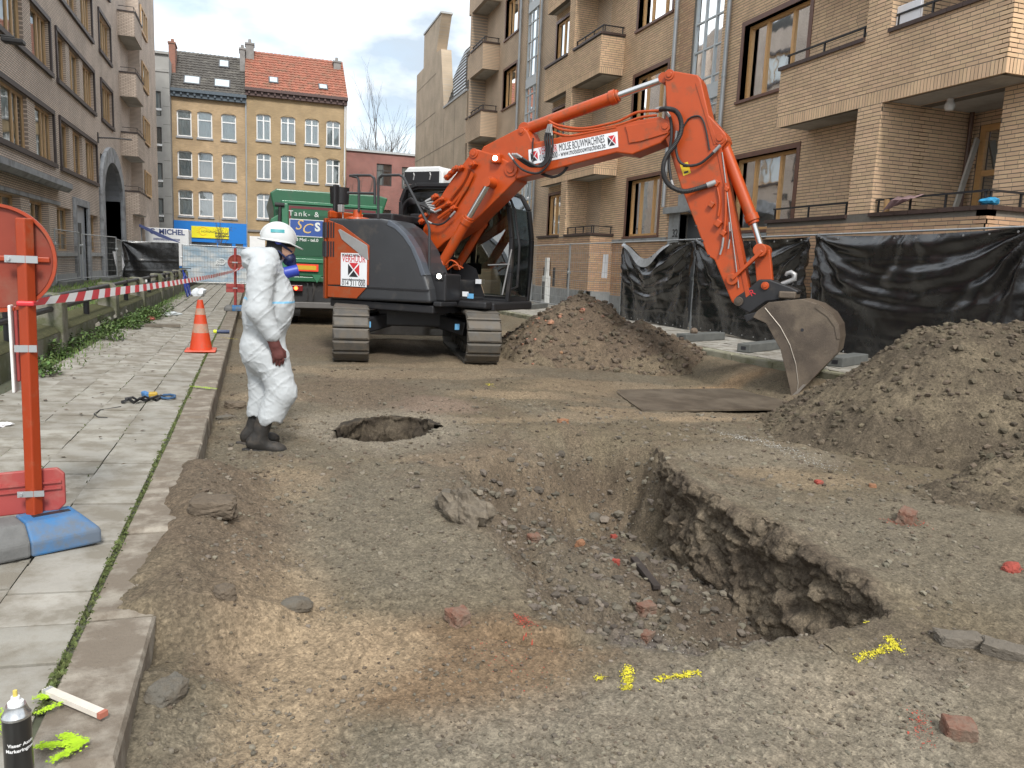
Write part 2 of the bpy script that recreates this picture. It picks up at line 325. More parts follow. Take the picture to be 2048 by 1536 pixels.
def dirt_material(name, tint=1.0):
    m = bpy.data.materials.new(name); m.use_nodes = True; t = m.node_tree; N = t.nodes; L = t.links; b = N['Principled BSDF']
    b.inputs['Roughness'].default_value = 0.93; b.inputs['Specular IOR Level'].default_value = 0.25
    at = N.new('ShaderNodeAttribute'); at.attribute_name = 'Col'; c = N.new('ShaderNodeTexCoord')
    n1 = N.new('ShaderNodeTexNoise'); n1.inputs['Scale'].default_value = 55; n1.inputs['Detail'].default_value = 7; n1.inputs['Roughness'].default_value = 0.7; L.new(c.outputs['Object'], n1.inputs[0])
    vo = N.new('ShaderNodeTexVoronoi'); vo.inputs['Scale'].default_value = 95; L.new(c.outputs['Object'], vo.inputs[0])
    mr = N.new('ShaderNodeMapRange'); mr.inputs[1].default_value = 0.3; mr.inputs[2].default_value = 0.7; mr.inputs[3].default_value = 0.58*tint; mr.inputs[4].default_value = 1.36*tint; L.new(n1.outputs['Fac'], mr.inputs[0])
    vr = N.new('ShaderNodeMapRange'); vr.inputs[3].default_value = 0.70; vr.inputs[4].default_value = 1.32; L.new(vo.outputs['Color'], vr.inputs[0])
    mu = N.new('ShaderNodeMath'); mu.operation = 'MULTIPLY'; L.new(mr.outputs[0], mu.inputs[0]); L.new(vr.outputs[0], mu.inputs[1])
    v2 = N.new('ShaderNodeTexVoronoi'); v2.inputs['Scale'].default_value = 38; L.new(c.outputs['Object'], v2.inputs[0]); v3 = N.new('ShaderNodeMapRange'); v3.inputs[3].default_value = 0.80; v3.inputs[4].default_value = 1.22; L.new(v2.outputs['Color'], v3.inputs[0]); m4 = N.new('ShaderNodeMath'); m4.operation = 'MULTIPLY'; L.new(mu.outputs[0], m4.inputs[0]); L.new(v3.outputs[0], m4.inputs[1]); mu = m4
    vm = N.new('ShaderNodeVectorMath'); vm.operation = 'SCALE'; L.new(at.outputs['Color'], vm.inputs[0]); L.new(mu.outputs[0], vm.inputs['Scale']); L.new(vm.outputs[0], b.inputs['Base Color'])
    n2 = N.new('ShaderNodeTexNoise'); n2.inputs['Scale'].default_value = 120; n2.inputs['Detail'].default_value = 6; n2.inputs['Roughness'].default_value = 0.75; L.new(c.outputs['Object'], n2.inputs[0])
    ad = N.new('ShaderNodeMath'); ad.operation = 'ADD'; L.new(n2.outputs['Fac'], ad.inputs[0]); L.new(vo.outputs['Distance'], ad.inputs[1])
    bp = N.new('ShaderNodeBump'); bp.inputs['Strength'].default_value = 0.55; bp.inputs['Distance'].default_value = 0.010; L.new(ad.outputs[0], bp.inputs['Height']); L.new(bp.outputs[0], b.inputs['Normal'])
    MATS[name] = m; return m
DIRT = dirt_material('soil')
def set_col(me, c):
    a = me.color_attributes.new('Col', 'FLOAT_COLOR', 'POINT'); a.data.foreach_set('color', np.hstack([np.clip(c, 0.01, 0.9), np.ones((len(c), 1))]).ravel())
# the mesh is finest close up and grows coarser with distance
az = np.radians(np.concatenate([np.arange(-62, -12, 0.6), np.arange(-12, 56, 0.115), np.arange(56, 100, 0.6)])); rr = [1.0]
while rr[-1] < 62: rr.append(rr[-1]*(1.0062 if rr[-1] < 17 else 1.02) + 0.0005)
rr = np.array(rr); A, R_ = np.meshgrid(az, rr); gx, gy = (R_*np.sin(A)), (R_*np.cos(A))
_w, _p = spill(gy); lo = np.where(_p > 0.35, -0.36-np.maximum(_w, 0.04)-0.10, KX1-0.06)
gx2 = np.clip(gx, lo, kerb_right(gy)+0.35)
gz = GH(gx2.ravel(), gy.ravel())
V = np.column_stack([gx2.ravel(), gy.ravel(), gz]); nr, na = gx.shape
idx = np.arange(nr*na).reshape(nr, na); Fq = np.stack([idx[:-1,:-1], idx[:-1,1:], idx[1:,1:], idx[1:,:-1]], -1).reshape(-1, 4)[:, ::-1]
ext = V[Fq][:, :, 0]; ok = (ext.max(1)-ext.min(1) > 1e-5) & ~(np.all(gx.ravel()[Fq] < lo.ravel()[Fq]-0.0, axis=1))
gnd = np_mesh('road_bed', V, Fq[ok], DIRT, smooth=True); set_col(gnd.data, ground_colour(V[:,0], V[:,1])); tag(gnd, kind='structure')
# crumbling cut faces of the trench and of the small hole, modelled in the round
def cut_face(name, path, nu, nt_, back, inset, low, ends, amp, tint):
    path = np.array(path); seg = np.r_[0, np.cumsum(np.hypot(*np.diff(path, axis=0).T))]; su = np.linspace(0, seg[-1], nu); pxs, pys = np.interp(su, seg, path[:,0]), np.interp(su, seg, path[:,1])
    dx, dy = np.gradient(pxs), np.gradient(pys); dl = np.hypot(dx, dy); kk = np.ones(25)/25; nx_, ny_ = np.convolve(np.pad(dy/dl, 12, 'edge'), kk, 'valid'), np.convolve(np.pad(-dx/dl, 12, 'edge'), kk, 'valid')
    Sx, Tt = np.meshgrid(np.arange(nu), np.linspace(0, 1, nt_)); taper = np.clip(np.minimum(su/ends[0], (seg[-1]-su)/ends[1]), 0.08, 1); out = np.interp(Tt, [0, 0.14, 0.22, 1.0], [-back, -0.04, 0.0, inset])
    fl = np.minimum(GH(pxs+nx_*(inset+0.03), pys+ny_*(inset+0.03))-0.03, -0.06) if low is None else np.full(nu, low); rim = GH(pxs-nx_*0.16, pys-ny_*0.16)
    zz = np.where(Tt < 0.22, rim[Sx]+0.012-0.05*np.clip(0.06-Tt, 0, 1)*8, rim[Sx]+0.012+(fl-rim-0.012)[Sx]*np.clip((Tt-0.22)/0.78, 0, 1)); X = pxs[Sx]+nx_[Sx]*out; Y = pys[Sx]+ny_[Sx]*out
    dsp = amp*(0.13*(np.abs(fbm(X*4.5, Y*4.5, zz*6, 3))-0.12) + 0.055*np.abs(fbm(X*12, Y*12, zz*15, 3)) + 0.10*fbm(X*2.2, Y*2.2, zz*5, 2) + 0.016*fbm(X*38, Y*38, zz*38, 3))*np.clip(Tt*5-0.35, 0, 1)*taper[Sx]
    X, Y, zz = X+nx_[Sx]*dsp, Y+ny_[Sx]*dsp, zz+0.03*fbm(X*9, Y*9, zz*9+4, 3)*np.clip(Tt*5-0.2, 0, 1)*(Tt < 0.97); i = np.arange(nt_*nu).reshape(nt_, nu); Fw = np.stack([i[:-1,:-1], i[:-1,1:], i[1:,1:], i[1:,:-1]], -1).reshape(-1, 4)
    Vw = np.column_stack([X.ravel(), Y.ravel(), zz.ravel()]); o = np_mesh(name, Vw, Fw, DIRT, smooth=True); o.parent = gnd; m_ = sstep(fbm(Vw[:,0]*6, Vw[:,1]*6, Vw[:,2]*8, 4, gain=0.6)*2+0.5)[:, None]
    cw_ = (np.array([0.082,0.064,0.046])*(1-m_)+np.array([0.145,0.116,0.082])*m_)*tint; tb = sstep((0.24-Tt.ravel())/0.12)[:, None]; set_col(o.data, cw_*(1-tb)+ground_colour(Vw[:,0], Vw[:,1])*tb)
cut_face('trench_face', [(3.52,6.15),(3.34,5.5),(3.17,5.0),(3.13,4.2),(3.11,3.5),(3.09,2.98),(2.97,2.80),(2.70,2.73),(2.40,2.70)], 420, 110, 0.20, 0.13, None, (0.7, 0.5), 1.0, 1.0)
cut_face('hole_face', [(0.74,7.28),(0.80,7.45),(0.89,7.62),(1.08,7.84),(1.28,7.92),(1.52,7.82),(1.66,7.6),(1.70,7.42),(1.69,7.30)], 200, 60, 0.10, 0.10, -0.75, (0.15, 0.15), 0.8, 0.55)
# wide sheet under everything, out to the horizon
mb = MB(); mb.box((-900,-300,-1.6),(900,1500,-1.4)); tag(mb.build('ground', M('far_ground', (0.12,0.11,0.10))), kind='structure')

# ------------------------------------------------------------------ two heaps of soil
def heap(name, label, cx, cy, fn, ext, tint, colf, res):
    u = np.linspace(-ext, ext, res); X, Y = np.meshgrid(u, u); X = X.ravel()+cx; Y = Y.ravel()+cy
    Z = fn(X, Y); g = GH(X, Y)
    Z = np.where(Z > g-0.02, Z, g-0.08); V = np.column_stack([X, Y, Z]); i = np.arange(res*res).reshape(res, res)
    F4 = np.stack([i[:-1,:-1], i[:-1,1:], i[1:,1:], i[1:,:-1]], -1).reshape(-1, 4)
    keep = np.any((Z > g-0.03)[F4], axis=1); V[:, 0] -= cx; V[:, 1] -= cy
    o = np_mesh(name, V, F4[keep], DIRT, smooth=True); o.location = (cx, cy, 0); set_col(o.data, colf(X, Y, Z)); ORG[o.name] = Vector((cx, cy, 0))
    return tag(o, label, 'soil heap', 'heaps of dug-out soil')
def heap1(x, y):
    wx = x+0.22*fbm(x*1.1, y*1.1, 2, 4); wy = y+0.22*fbm(x*1.1+7, y*1.1, 3, 4)
    a = np.hypot((wx-5.75)/1.75, (wy-13.2)/1.6); b = np.hypot((wx-6.6)/1.7, (wy-12.4)/1.35)
    z = np.maximum(1.42*np.clip(1-a, -1, 1), 0.88*np.clip(1-b, -1, 1)); z = np.where(z > 1.0, 1.0+(z-1.0)*0.45, z)
    return z - 0.04 + 0.13*fbm(x*2.1, y*2.1, 1.1, 5, gain=0.6) + 0.05*fbm(x*8, y*8, 2.1, 4, gain=0.65)
def heap2(x, y):
    wx = x+0.2*fbm(x*1.0, y*1.0, 12, 4); wy = y+0.2*fbm(x*1.0+7, y*1.0, 13, 4)
    a = np.hypot((wx-7.35)/2.25, (wy-6.2)/1.9); b = np.hypot((wx-8.3)/2.2, (wy-6.2)/2.2); c = np.hypot((wx-6.6)/1.9, (wy-4.3)/0.9)
    z = np.maximum(np.maximum(1.62*np.clip(1-a, -1, 1), 1.85*np.clip(1-b, -1, 1)), 0.55*np.clip(1-c, -1, 1)); z = np.where(z > 1.15, 1.15+(z-1.15)*0.3, z)
    z = z - 0.16*np.exp(-(((x-5.6)/0.5)**2+((y-5.0)/0.25)**2))
    return z - 0.05 + 0.11*fbm(x*1.7, y*1.7, 5.1, 5, gain=0.6) + 0.05*fbm(x*8, y*8, 6.1, 5, gain=0.65)+0.012*fbm(x*30, y*30, 4.1, 3)
def hc1(x, y, z):
    n = fbm(x*2.2, y*2.2, z*2.2, 5, gain=0.6); m = sstep((n+0.1)*3)[:, None]; c = C_brown*(1-m)+np.array([0.142,0.108,0.074])*m
    m2 = sstep((fbm(x*1.5+5, y*1.5, z*2, 4)-0.12)*6)[:, None]*0.65; return (c*(1-m2)+C_olive*1.25*m2)*(1+0.3*fbm(x*14, y*14, z*14, 4))[:, None]
def hc2(x, y, z):
    n = fbm(x*1.6, y*1.6, z*1.6, 5, gain=0.6); m = sstep((n+0.05)*3)[:, None]; c = np.array([0.088,0.070,0.049])*(1-m)+np.array([0.135,0.109,0.074])*m
    return c*(1+0.3*fbm(x*14, y*14, z*14, 4))[:, None]
heap('soil_heap', 'brown soil heap with orange brick rubble on top beside the excavator track', 6.1, 12.9, heap1, 2.6, 1, hc1, 260)
heap('soil_heap', 'large grey-brown soil heap rising at the edge of the picture below the black sheeting', 7.3, 5.9, heap2, 3.2, 1, hc2, 460)
def top_z(x, y):
    X, Y = np.array([x], float), np.array([y], float); z = GH(X, Y)
    if abs(x-6.1) < 2.6 and abs(y-12.9) < 2.6: z = np.maximum(z, heap1(X, Y))
    if abs(x-7.3) < 3.2 and abs(y-5.9) < 3.2: z = np.maximum(z, heap2(X, Y))
    return float(z[0])

# ------------------------------------------------------------------ stones and gravel
def rock_shape(n=1, seed=0, flat=0.7, jag=0.3, boxy=0.0):
    import bmesh
    bm = bmesh.new(); bmesh.ops.create_icosphere(bm, subdivisions=n, radius=1.0); v = np.array([p.co[:] for p in bm.verts]); f = [[q.index for q in p.verts] for p in bm.faces]; bm.free()
    if n <= 1: v = v*np.random.default_rng(seed+99).uniform(0.62, 1.12, len(v))[:, None]
    if boxy: v = v/np.maximum(np.abs(v).max(1, keepdims=True), 1e-6)*boxy + v*(1-boxy)
    k = 1+jag*fbm(v[:,0]*1.3+seed*5.1, v[:,1]*1.3, v[:,2]*1.3+seed, 3)+jag*0.35*fbm(v[:,0]*4+seed, v[:,1]*4, v[:,2]*4, 2)
    v = v*k[:, None]; v[:, 2] *= flat; return v, np.array(f)
GRAVEL = M('gravel_stone', (0.150,0.130,0.100), 0.95, var=0.2, scale=20, island=0.38)
def scatter(name, n, rmin, rmax, amin, amax, smin, smax, mat, mask=None, jag=0.35, zfn=None, parent=None, flat=0.65, sink=0.25):
    base = [rock_shape(1 if smax > 0.03 else 0, s, flat, jag) for s in range(8)]
    u = rng.random(n*3); r = rmin*(rmax/rmin)**u; a = np.radians(amin+(amax-amin)*rng.random(n*3)); x, y = r*np.sin(a), r*np.cos(a)
    k = (x > KX1+0.05) & (x < kerb_right(y)-0.05)
    if mask is not None: k &= mask(x, y)
    x, y, r = x[k][:n], y[k][:n], r[k][:n]; s = smin*(smax/smin)**(rng.random(len(x))**3.0)*np.clip(r/4, 0.75, 1.8)
    z = GH(x, y); Vs, Fs, o = [], [], 0
    if zfn is not None: z = np.maximum(z, zfn(x, y))
    for i in range(len(x)):
        v, f = base[i % 8]; t = rng.random()*6.283; c, sn = math.cos(t), math.sin(t); q = v*s[i]*np.array([1, 0.65+0.35*rng.random(), 1])
        Vs.append(np.column_stack([q[:,0]*c-q[:,1]*sn+x[i], q[:,0]*sn+q[:,1]*c+y[i], q[:,2]+z[i]+s[i]*(flat-sink)*0.5])); Fs.append(f+o); o += len(v)
    ob = np_mesh(name, np.vstack(Vs), np.vstack(Fs), mat, parent=parent); return ob
def patchy(x, y): return fbm(x*1.3, y*1.3, 6.6, 4, gain=0.6) > -0.12+0.5*rng.random(len(x))-0.3
tag(scatter('gravel', 10000, 1.9, 9.5, -12, 52, 0.0026, 0.022, GRAVEL, patchy), 'loose grey gravel strewn over the dug-up road bed', 'gravel', kind='stuff')
tag(scatter('soil_crumbs', 8000, 2.0, 12.0, -10, 52, 0.004, 0.018, M('soil_crumb', (0.112,0.088,0.062), 0.95, var=0.25, scale=30, bump=0.5, bscale=120, island=0.3), jag=0.5), 'brown crumbs of soil lying over the road bed', 'soil', kind='stuff')
tag(scatter('trench_rubble', 2200, 2.4, 7.5, 8, 48, 0.007, 0.042, M('rubble_stone', (0.140,0.120,0.094), 0.92, var=0.3, scale=20, bump=0.5, bscale=90, island=0.45), lambda x, y: poly_depth(x, y, TRENCH, TW) > 0.15, jag=0.45), 'stones and clods of soil lying in the trench', 'rubble', kind='stuff')
def heap_scatter(name, n, cx, cy, ext, fn, smin, smax, mat, label, mask=None):
    x = cx+(rng.random(n*3)*2-1)*ext; y = cy+(rng.random(n*3)*2-1)*ext; z = fn(x, y); k = z > GH(x, y)-0.01
    if mask is not None: k &= mask(x, y, z)
    x, y, z = x[k][:n], y[k][:n], z[k][:n]; s = smin*(smax/smin)**(rng.random(len(x))**3.0); base = [rock_shape(1, s_+20, 0.75, 0.45) for s_ in range(8)]; Vs, Fs, o = [], [], 0
    for i in range(len(x)):
        v, f = base[i % 8]; t = rng.random()*6.283; c, sn = math.cos(t), math.sin(t); q = v*s[i]
        Vs.append(np.column_stack([q[:,0]*c-q[:,1]*sn+x[i], q[:,0]*sn+q[:,1]*c+y[i], q[:,2]+z[i]+s[i]*0.2])); Fs.append(f+o); o += len(v)
    return tag(np_mesh(name, np.vstack(Vs), np.vstack(Fs), mat), label, 'soil', kind='stuff')
CLOD = M('soil_clod', (0.115,0.090,0.064), 0.95, var=0.25, scale=15, bump=0.6, bscale=80, island=0.35)
heap_scatter('soil_clods', 3200, 6.1, 12.9, 2.6, heap1, 0.008, 0.075, CLOD, 'clods of soil covering the brown heap')
heap_scatter('soil_clods', 6500, 7.3, 5.9, 3.2, heap2, 0.006, 0.05, M('soil_clod_grey', (0.108,0.087,0.060), 0.95, var=0.25, scale=15, bump=0.6, bscale=80, island=0.35), 'clods and stones covering the large grey-brown heap')
heap_scatter('brick_rubble', 60, 5.7, 13.2, 1.3, heap1, 0.03, 0.085, M('brick_rubble', (0.30,0.15,0.09), 0.9, var=0.3, island=0.4, bump=0.3, dirt=(0.16,0.12,0.09), dirt_amt=0.6, dirt_scale=8), 'broken orange brick pieces on the top of the brown heap', lambda x, y, z: (z > 0.72) | (x < 5.0))

# ------------------------------------------------------------------ pavement on the left: kerb stones and slabs
KERB = M('kerb_stone', (0.29,0.262,0.215), 0.9, var=0.2, scale=8, bump=0.5, bscale=60, island=0.12, dirt=(0.145,0.115,0.085), dirt_amt=0.85, dirt_scale=5, world=True)
SLAB = M('paving_slab', (0.32,0.305,0.268), 0.88, var=0.12, scale=9, bump=0.25, bscale=90, island=0.13, dirt=(0.175,0.155,0.12), dirt_amt=0.7, dirt_scale=4.5, world=True)
BED = M('pavement_bed', (0.075,0.08,0.05), 0.95, var=0.3, scale=12)
LAWN = M('yard_soil', (0.10,0.09,0.065), 0.95, var=0.3, scale=6, bump=0.5)
pv = MB(); pv.box((-2.55,0.6,-0.5),(KX0+0.01,70,SWZ-0.022)); pav = pv.build('pavement_left', BED); tag(pav, kind='structure')
mb = MB(); mb.box((KX0,0,0),(KX1,1,1)); 
kme = MB(); kme.box((-0.5,-0.5,-0.5),(0.5,0.5,0.5)); kob = kme.build('kerb_stone', KERB, pav, bevel=0)
def bevelled_unit(name, mat, b=0.03):
    import bmesh
    bm = bmesh.new(); bmesh.ops.create_cube(bm, size=1.0); bmesh.ops.bevel(bm, geom=[e for e in bm.edges if abs(e.verts[0].co.z-e.verts[1].co.z) < 1e-6 and e.verts[0].co.z > 0], offset=b, segments=1, affect='EDGES')
    me = bpy.data.meshes.new(name); bm.to_mesh(me); bm.free(); me.materials.append(mat); return me
kob.data = bevelled_unit('kerb_stone', KERB, 0.04); y = 1.2; first = True
while y < 40:
    L_ = 0.98; o = kob if first else kob.copy()
    if not first: COL.objects.link(o)
    first = False; dz = random.uniform(-0.008, 0.008); o.parent = pav
    o.location = ((KX0+KX1)/2, y+L_/2, SWZ-0.2+dz); o.scale = (KX1-KX0-0.006, L_-0.012, 0.4); o.rotation_euler = (random.uniform(-0.006,0.006), 0, random.uniform(-0.008,0.008)); y += L_
sme = bevelled_unit('paving_slab', SLAB, 0.018); slots = []
for i in range(6):
    for j in range(150):
        sx = KX0-0.012-0.328*(i+0.5); sy = 1.3+0.303*(j+0.5)+0.11*math.sin(i*2.1)
        if sx > -2.36+0.1 or i < 5: slots.append((sx, sy))
slots.sort(key=lambda p: p[1]+0.5*abs(p[0])); rest = MB(); cnt = 0
for sx, sy in slots:
    if sy > 46: continue
    t = random.uniform(-0.012, 0.012); dz = random.uniform(-0.006, 0.005)
    tilt = (random.uniform(-0.012,0.012), random.uniform(-0.012,0.012), t)
    if i == 5: tilt = (0, 0.05, t)
    if cnt < 298 and sy > 2.2:
        o = bpy.data.objects.new('paving_slab', sme); COL.objects.link(o); o.parent = pav; o.location = (sx, sy, SWZ-0.03+dz); o.scale = (0.311, 0.292, 0.06); o.rotation_euler = tilt; cnt += 1
    elif sy > 2.2 or True:
        rest.obox((sx, sy, SWZ-0.03+dz), (0.316, 0.292, 0.06), (math.cos(t), math.sin(t), tilt[1]))
ro = rest.build('paving_slabs', SLAB, pav); ro['kind'] = 'stuff'
# ------------------------------------------------------------------ pavement on the right
SLABR = M('paving_slab_right', (0.33,0.315,0.28), 0.9, var=0.12, scale=9, bump=0.25, bscale=90, island=0.14, dirt=(0.17,0.15,0.12), dirt_amt=0.6, dirt_scale=4.0, world=True)
pr = MB()
ys = np.linspace(-2, 60, 63); poly = [(float(kerb_right(t))+0.2, t) for t in ys]
pr.prism([(a, b, -0.5) for a, b in poly] + [(11.6, 60, -0.5), (11.6, -2, -0.5)], (0, 0, SWR-0.025+0.5)); pavr = pr.build('pavement_right', BED); tag(pavr, kind='structure')
krm = bevelled_unit('kerb_stone_right', M('kerb_stone_mossy', (0.30,0.29,0.22), 0.9, var=0.2, scale=8, bump=0.5, bscale=60, island=0.12, dirt=(0.13,0.13,0.07), dirt_amt=0.7, dirt_scale=4, world=True), 0.05); y = 3.0
while y < 44:
    a = float(kerb_right(y+0.5)); an = math.atan2(float(kerb_right(y+1))-float(kerb_right(y)), 1.0)
    o = bpy.data.objects.new('kerb_stone', krm); COL.objects.link(o); o.parent = pavr; o.location = (a+0.1, y+0.5, SWR-0.2+random.uniform(-0.01,0.01)); o.scale = (0.2, 0.985, 0.4); o.rotation_euler = (0, 0, -an); y += 1.0
smr = bevelled_unit('paving_slab_right', SLABR, 0.018); cnt = 0; rest = MB()
for j in range(140):
    sy = 4.0+0.303*(j+0.5); x0 = float(kerb_right(sy))+0.215
    for i in range(12):
        sx = x0+0.303*(i+0.5)
        if sx > 10.9: continue
        if 7 < sy < 15.2 and cnt < 200 and i < 8:
            o = bpy.data.objects.new('paving_slab', smr); COL.objects.link(o); o.parent = pavr; o.location = (sx, sy, SWR-0.03+random.uniform(-0.005,0.004)); o.scale = (0.294, 0.292, 0.06); cnt += 1
        else: rest.obox((sx, sy, SWR-0.03+random.uniform(-0.004,0.003)), (0.294, 0.292, 0.06))
ro = rest.build('paving_slabs', SLABR, pavr); ro['kind'] = 'stuff'
# yard between the left planter wall and the building, and the road on to the far houses
mb = MB(); mb.box((-6.2,5,-0.5),(-2.95,60,0.42)); tag(mb.build('yard', LAWN), kind='structure')
mb = MB(); mb.box((-20,47,-0.5),(7.5,57.9,0.06)); tag(mb.build('far_road', M('asphalt', (0.07,0.07,0.07), 0.9, var=0.2, bump=0.3)), kind='structure')
# ------------------------------------------------------------------ facades: walls with openings, real bricks, windows
class Pl:
    """a vertical wall plane: s runs along it, z up, d outwards"""
    def __init__(s, o, u, n): s.o = Vector(o); s.u = Vector(u).normalized(); s.n = Vector(n).normalized()
    def P(s, a, z, d=0.0): return s.o + s.u*a + Vector((0,0,z)) + s.n*d
    def box(s, mb, a0, a1, z0, z1, d0, d1):
        P = [s.P(a, z, d) for z in (z0, z1) for a, d in ((a0,d0),(a1,d0),(a1,d1),(a0,d1))]
        return mb.add(P, [(0,3,2,1),(4,5,6,7),(0,1,5,4),(1,2,6,5),(2,3,7,6),(3,0,4,7)])
def wall_cells(mb, pl, a0, a1, z0, z1, holes, t):
    A = sorted(set([a0, a1] + [min(max(h[i], a0), a1) for h in holes for i in (0, 1)])); Z = sorted(set([z0, z1] + [min(max(h[i], z0), z1) for h in holes for i in (2, 3)]))
    for i in range(len(A)-1):
        j = 0
        while j < len(Z)-1:
            def solid(j): 
                am, zm = (A[i]+A[i+1])/2, (Z[j]+Z[j+1])/2; return not any(h[0] < am < h[1] and h[2] < zm < h[3] for h in holes)
            if solid(j):
                k = j
                while k+1 < len(Z)-1 and solid(k+1): k += 1
                pl.box(mb, A[i], A[i+1], Z[j], Z[k+1], -t, 0); j = k+1
            else: j += 1
PITCH_B, LEN_B, JOINT = 0.066, 0.222, 0.012
def brick_rows(pl, a0, a1, z0, z1, holes, out, soldier=()):
    """collects (pl, a0, a1, z0, z1) of every brick on the face; soldier = z bands laid upright"""
    z = z0; r = 0
    bands = sorted(soldier)
    while z < z1-0.02:
        b = [q for q in bands if q[0]-0.03 < z < q[1]-0.05]
        if b:
            h = b[0][1]-z; step, L_ = 0.066, 0.054
        else: h = min(PITCH_B, z1-z); step, L_ = LEN_B, LEN_B-0.009
        nx = [q[0] for q in bands if z < q[0] < z+h-0.002]
        if nx and not b: h = nx[0]-z
        zm = z+h/2; segs = [(a0, a1)]
        for hh in holes:
            if hh[2] < zm < hh[3]:
                ns = []
                for p, q in segs:
                    if hh[1] <= p or hh[0] >= q: ns.append((p, q)); continue
                    if hh[0] > p: ns.append((p, hh[0]))
                    if hh[1] < q: ns.append((hh[1], q))
                segs = ns
        off = -random.random()*LEN_B if not b else 0.0
        for p, q in segs:
            k = math.floor((p-a0-off)/step); a = a0+off+k*step
            while a < q:
                c, d = max(a, p), min(a+L_, q)
                if d-c > 0.02: out.append((pl, c, d, z, z+h-0.0135))
                a += step
        z += h; r += 1
UNIT_ME = {}
def put_bricks(bricks, parent, mat, nearest=0, proud=0.004, name='brick'):
    """the nearest bricks are objects of their own, the rest one joined part"""
    if nearest:
        bricks.sort(key=lambda b: (b[0].P((b[1]+b[2])/2, b[3])-EYE).length if True else 0)
        vis = []
        for b in bricks:
            c = b[0].P((b[1]+b[2])/2, b[3])-EYE; px = 1024+FPX*c.dot(_r)/max(c.dot(_f), 0.1); py = 768-FPX*c.dot(_u)/max(c.dot(_f), 0.1)
            if 0 < px < 2048 and 0 < py < 440 and len(vis) < nearest: vis.append(b)
        vs = set(map(id, vis))
        if mat.name not in UNIT_ME:
            me = bpy.data.meshes.new('brick'); mb = MB(); mb.box((-0.5,-0.5,-0.5),(0.5,0.5,0.5)); me.from_pydata(mb.v, [], mb.f); me.materials.append(mat); UNIT_ME[mat.name] = me
        po = ORG[parent.name]
        for b in vis:
            pl = b[0]; o = bpy.data.objects.new(name, UNIT_ME[mat.name]); COL.objects.link(o); o.parent = parent
            c = pl.P((b[1]+b[2])/2, (b[3]+b[4])/2, proud-0.02+random.uniform(-0.0015,0.0015)) - po
            X, N_ = pl.u, pl.n; o.matrix_local = Matrix(((X.x*(b[2]-b[1]),N_.x*0.04,0,c.x),(X.y*(b[2]-b[1]),N_.y*0.04,0,c.y),(0,0,b[4]-b[3],c.z),(0,0,0,1)))
        bricks = [b for b in bricks if id(b) not in vs]
    n = len(bricks)
    if not n: return
    V = np.zeros((n, 8, 3)); jit = rng.uniform(-0.002, 0.002, n)
    for i, (pl, a0, a1, z0, z1) in enumerate(bricks):
        d = proud+jit[i]; V[i] = [pl.P(a, z, dd) for dd in (-0.005, d) for a, z in ((a0,z0),(a1,z0),(a1,z1),(a0,z1))]
    base = np.array([(7,6,5,4),(4,5,1,0),(5,6,2,1),(6,7,3,2),(7,4,0,3)]); F_ = (base[None]+8*np.arange(n)[:, None, None]).reshape(-1, 4)
    o = np_mesh(name+'s', V.reshape(-1, 3), F_, mat, parent=parent); o['kind'] = 'stuff'; return o
def brick_tex(name, c1, c2, mortar, axis='y', bw=0.222, rh=0.066, bumpy=0.5, msize=0.012):
    if name in MATS: return MATS[name]
    m = bpy.data.materials.new(name); m.use_nodes = True; t = m.node_tree; N = t.nodes; L = t.links; b = N['Principled BSDF']; b.inputs['Roughness'].default_value = 0.88
    g = N.new('ShaderNodeNewGeometry'); sp = N.new('ShaderNodeSeparateXYZ'); L.new(g.outputs['Position'], sp.inputs[0]); cb = N.new('ShaderNodeCombineXYZ')
    if axis == 'xy':
        ad = N.new('ShaderNodeMath'); ad.operation = 'ADD'; L.new(sp.outputs[0], ad.inputs[0]); L.new(sp.outputs[1], ad.inputs[1]); L.new(ad.outputs[0], cb.inputs[0])
    else: L.new(sp.outputs[{'x':0,'y':1}[axis]], cb.inputs[0])
    L.new(sp.outputs[2], cb.inputs[1])
    bt = N.new('ShaderNodeTexBrick'); bt.inputs['Scale'].default_value = 1.0; bt.inputs['Brick Width'].default_value = bw; bt.inputs['Row Height'].default_value = rh; bt.inputs['Mortar Size'].default_value = msize; bt.inputs['Mortar Smooth'].default_value = 0.1
    bt.inputs['Color1'].default_value = (*c1, 1); bt.inputs['Color2'].default_value = (*c2, 1); bt.inputs['Mortar'].default_value = (*mortar, 1); L.new(cb.outputs[0], bt.inputs[0])
    nz = N.new('ShaderNodeTexNoise'); nz.inputs['Scale'].default_value = 0.9; nz.inputs['Detail'].default_value = 8; L.new(g.outputs['Position'], nz.inputs[0])
    mr = N.new('ShaderNodeMapRange'); mr.inputs[1].default_value = 0.3; mr.inputs[2].default_value = 0.7; mr.inputs[3].default_value = 0.84; mr.inputs[4].default_value = 1.14; L.new(nz.outputs['Fac'], mr.inputs[0])
    vm = N.new('ShaderNodeVectorMath'); vm.operation = 'SCALE'; L.new(bt.outputs['Color'], vm.inputs[0]); L.new(mr.outputs[0], vm.inputs['Scale']); L.new(vm.outputs[0], b.inputs['Base Color'])
    bp = N.new('ShaderNodeBump'); bp.inputs['Strength'].default_value = bumpy; bp.inputs['Distance'].default_value = 0.01; bp.invert = True; L.new(bt.outputs['Fac'], bp.inputs['Height']); L.new(bp.outputs[0], b.inputs['Normal'])
    MATS[name] = m; return m
GLASS = glass_mat('window_glass', (0.88,0.95,0.97), 0.92)
CURTAIN = M('net_curtain', (0.82,0.83,0.82), 0.95, var=0.1, scale=3, stretch=(8,8,0.4))
CURTAIN_G = M('grey_curtain', (0.58,0.60,0.60), 0.95, var=0.1, scale=3, stretch=(8,8,0.4))
ROOM = M('room_dark', (0.10,0.098,0.092), 0.95)
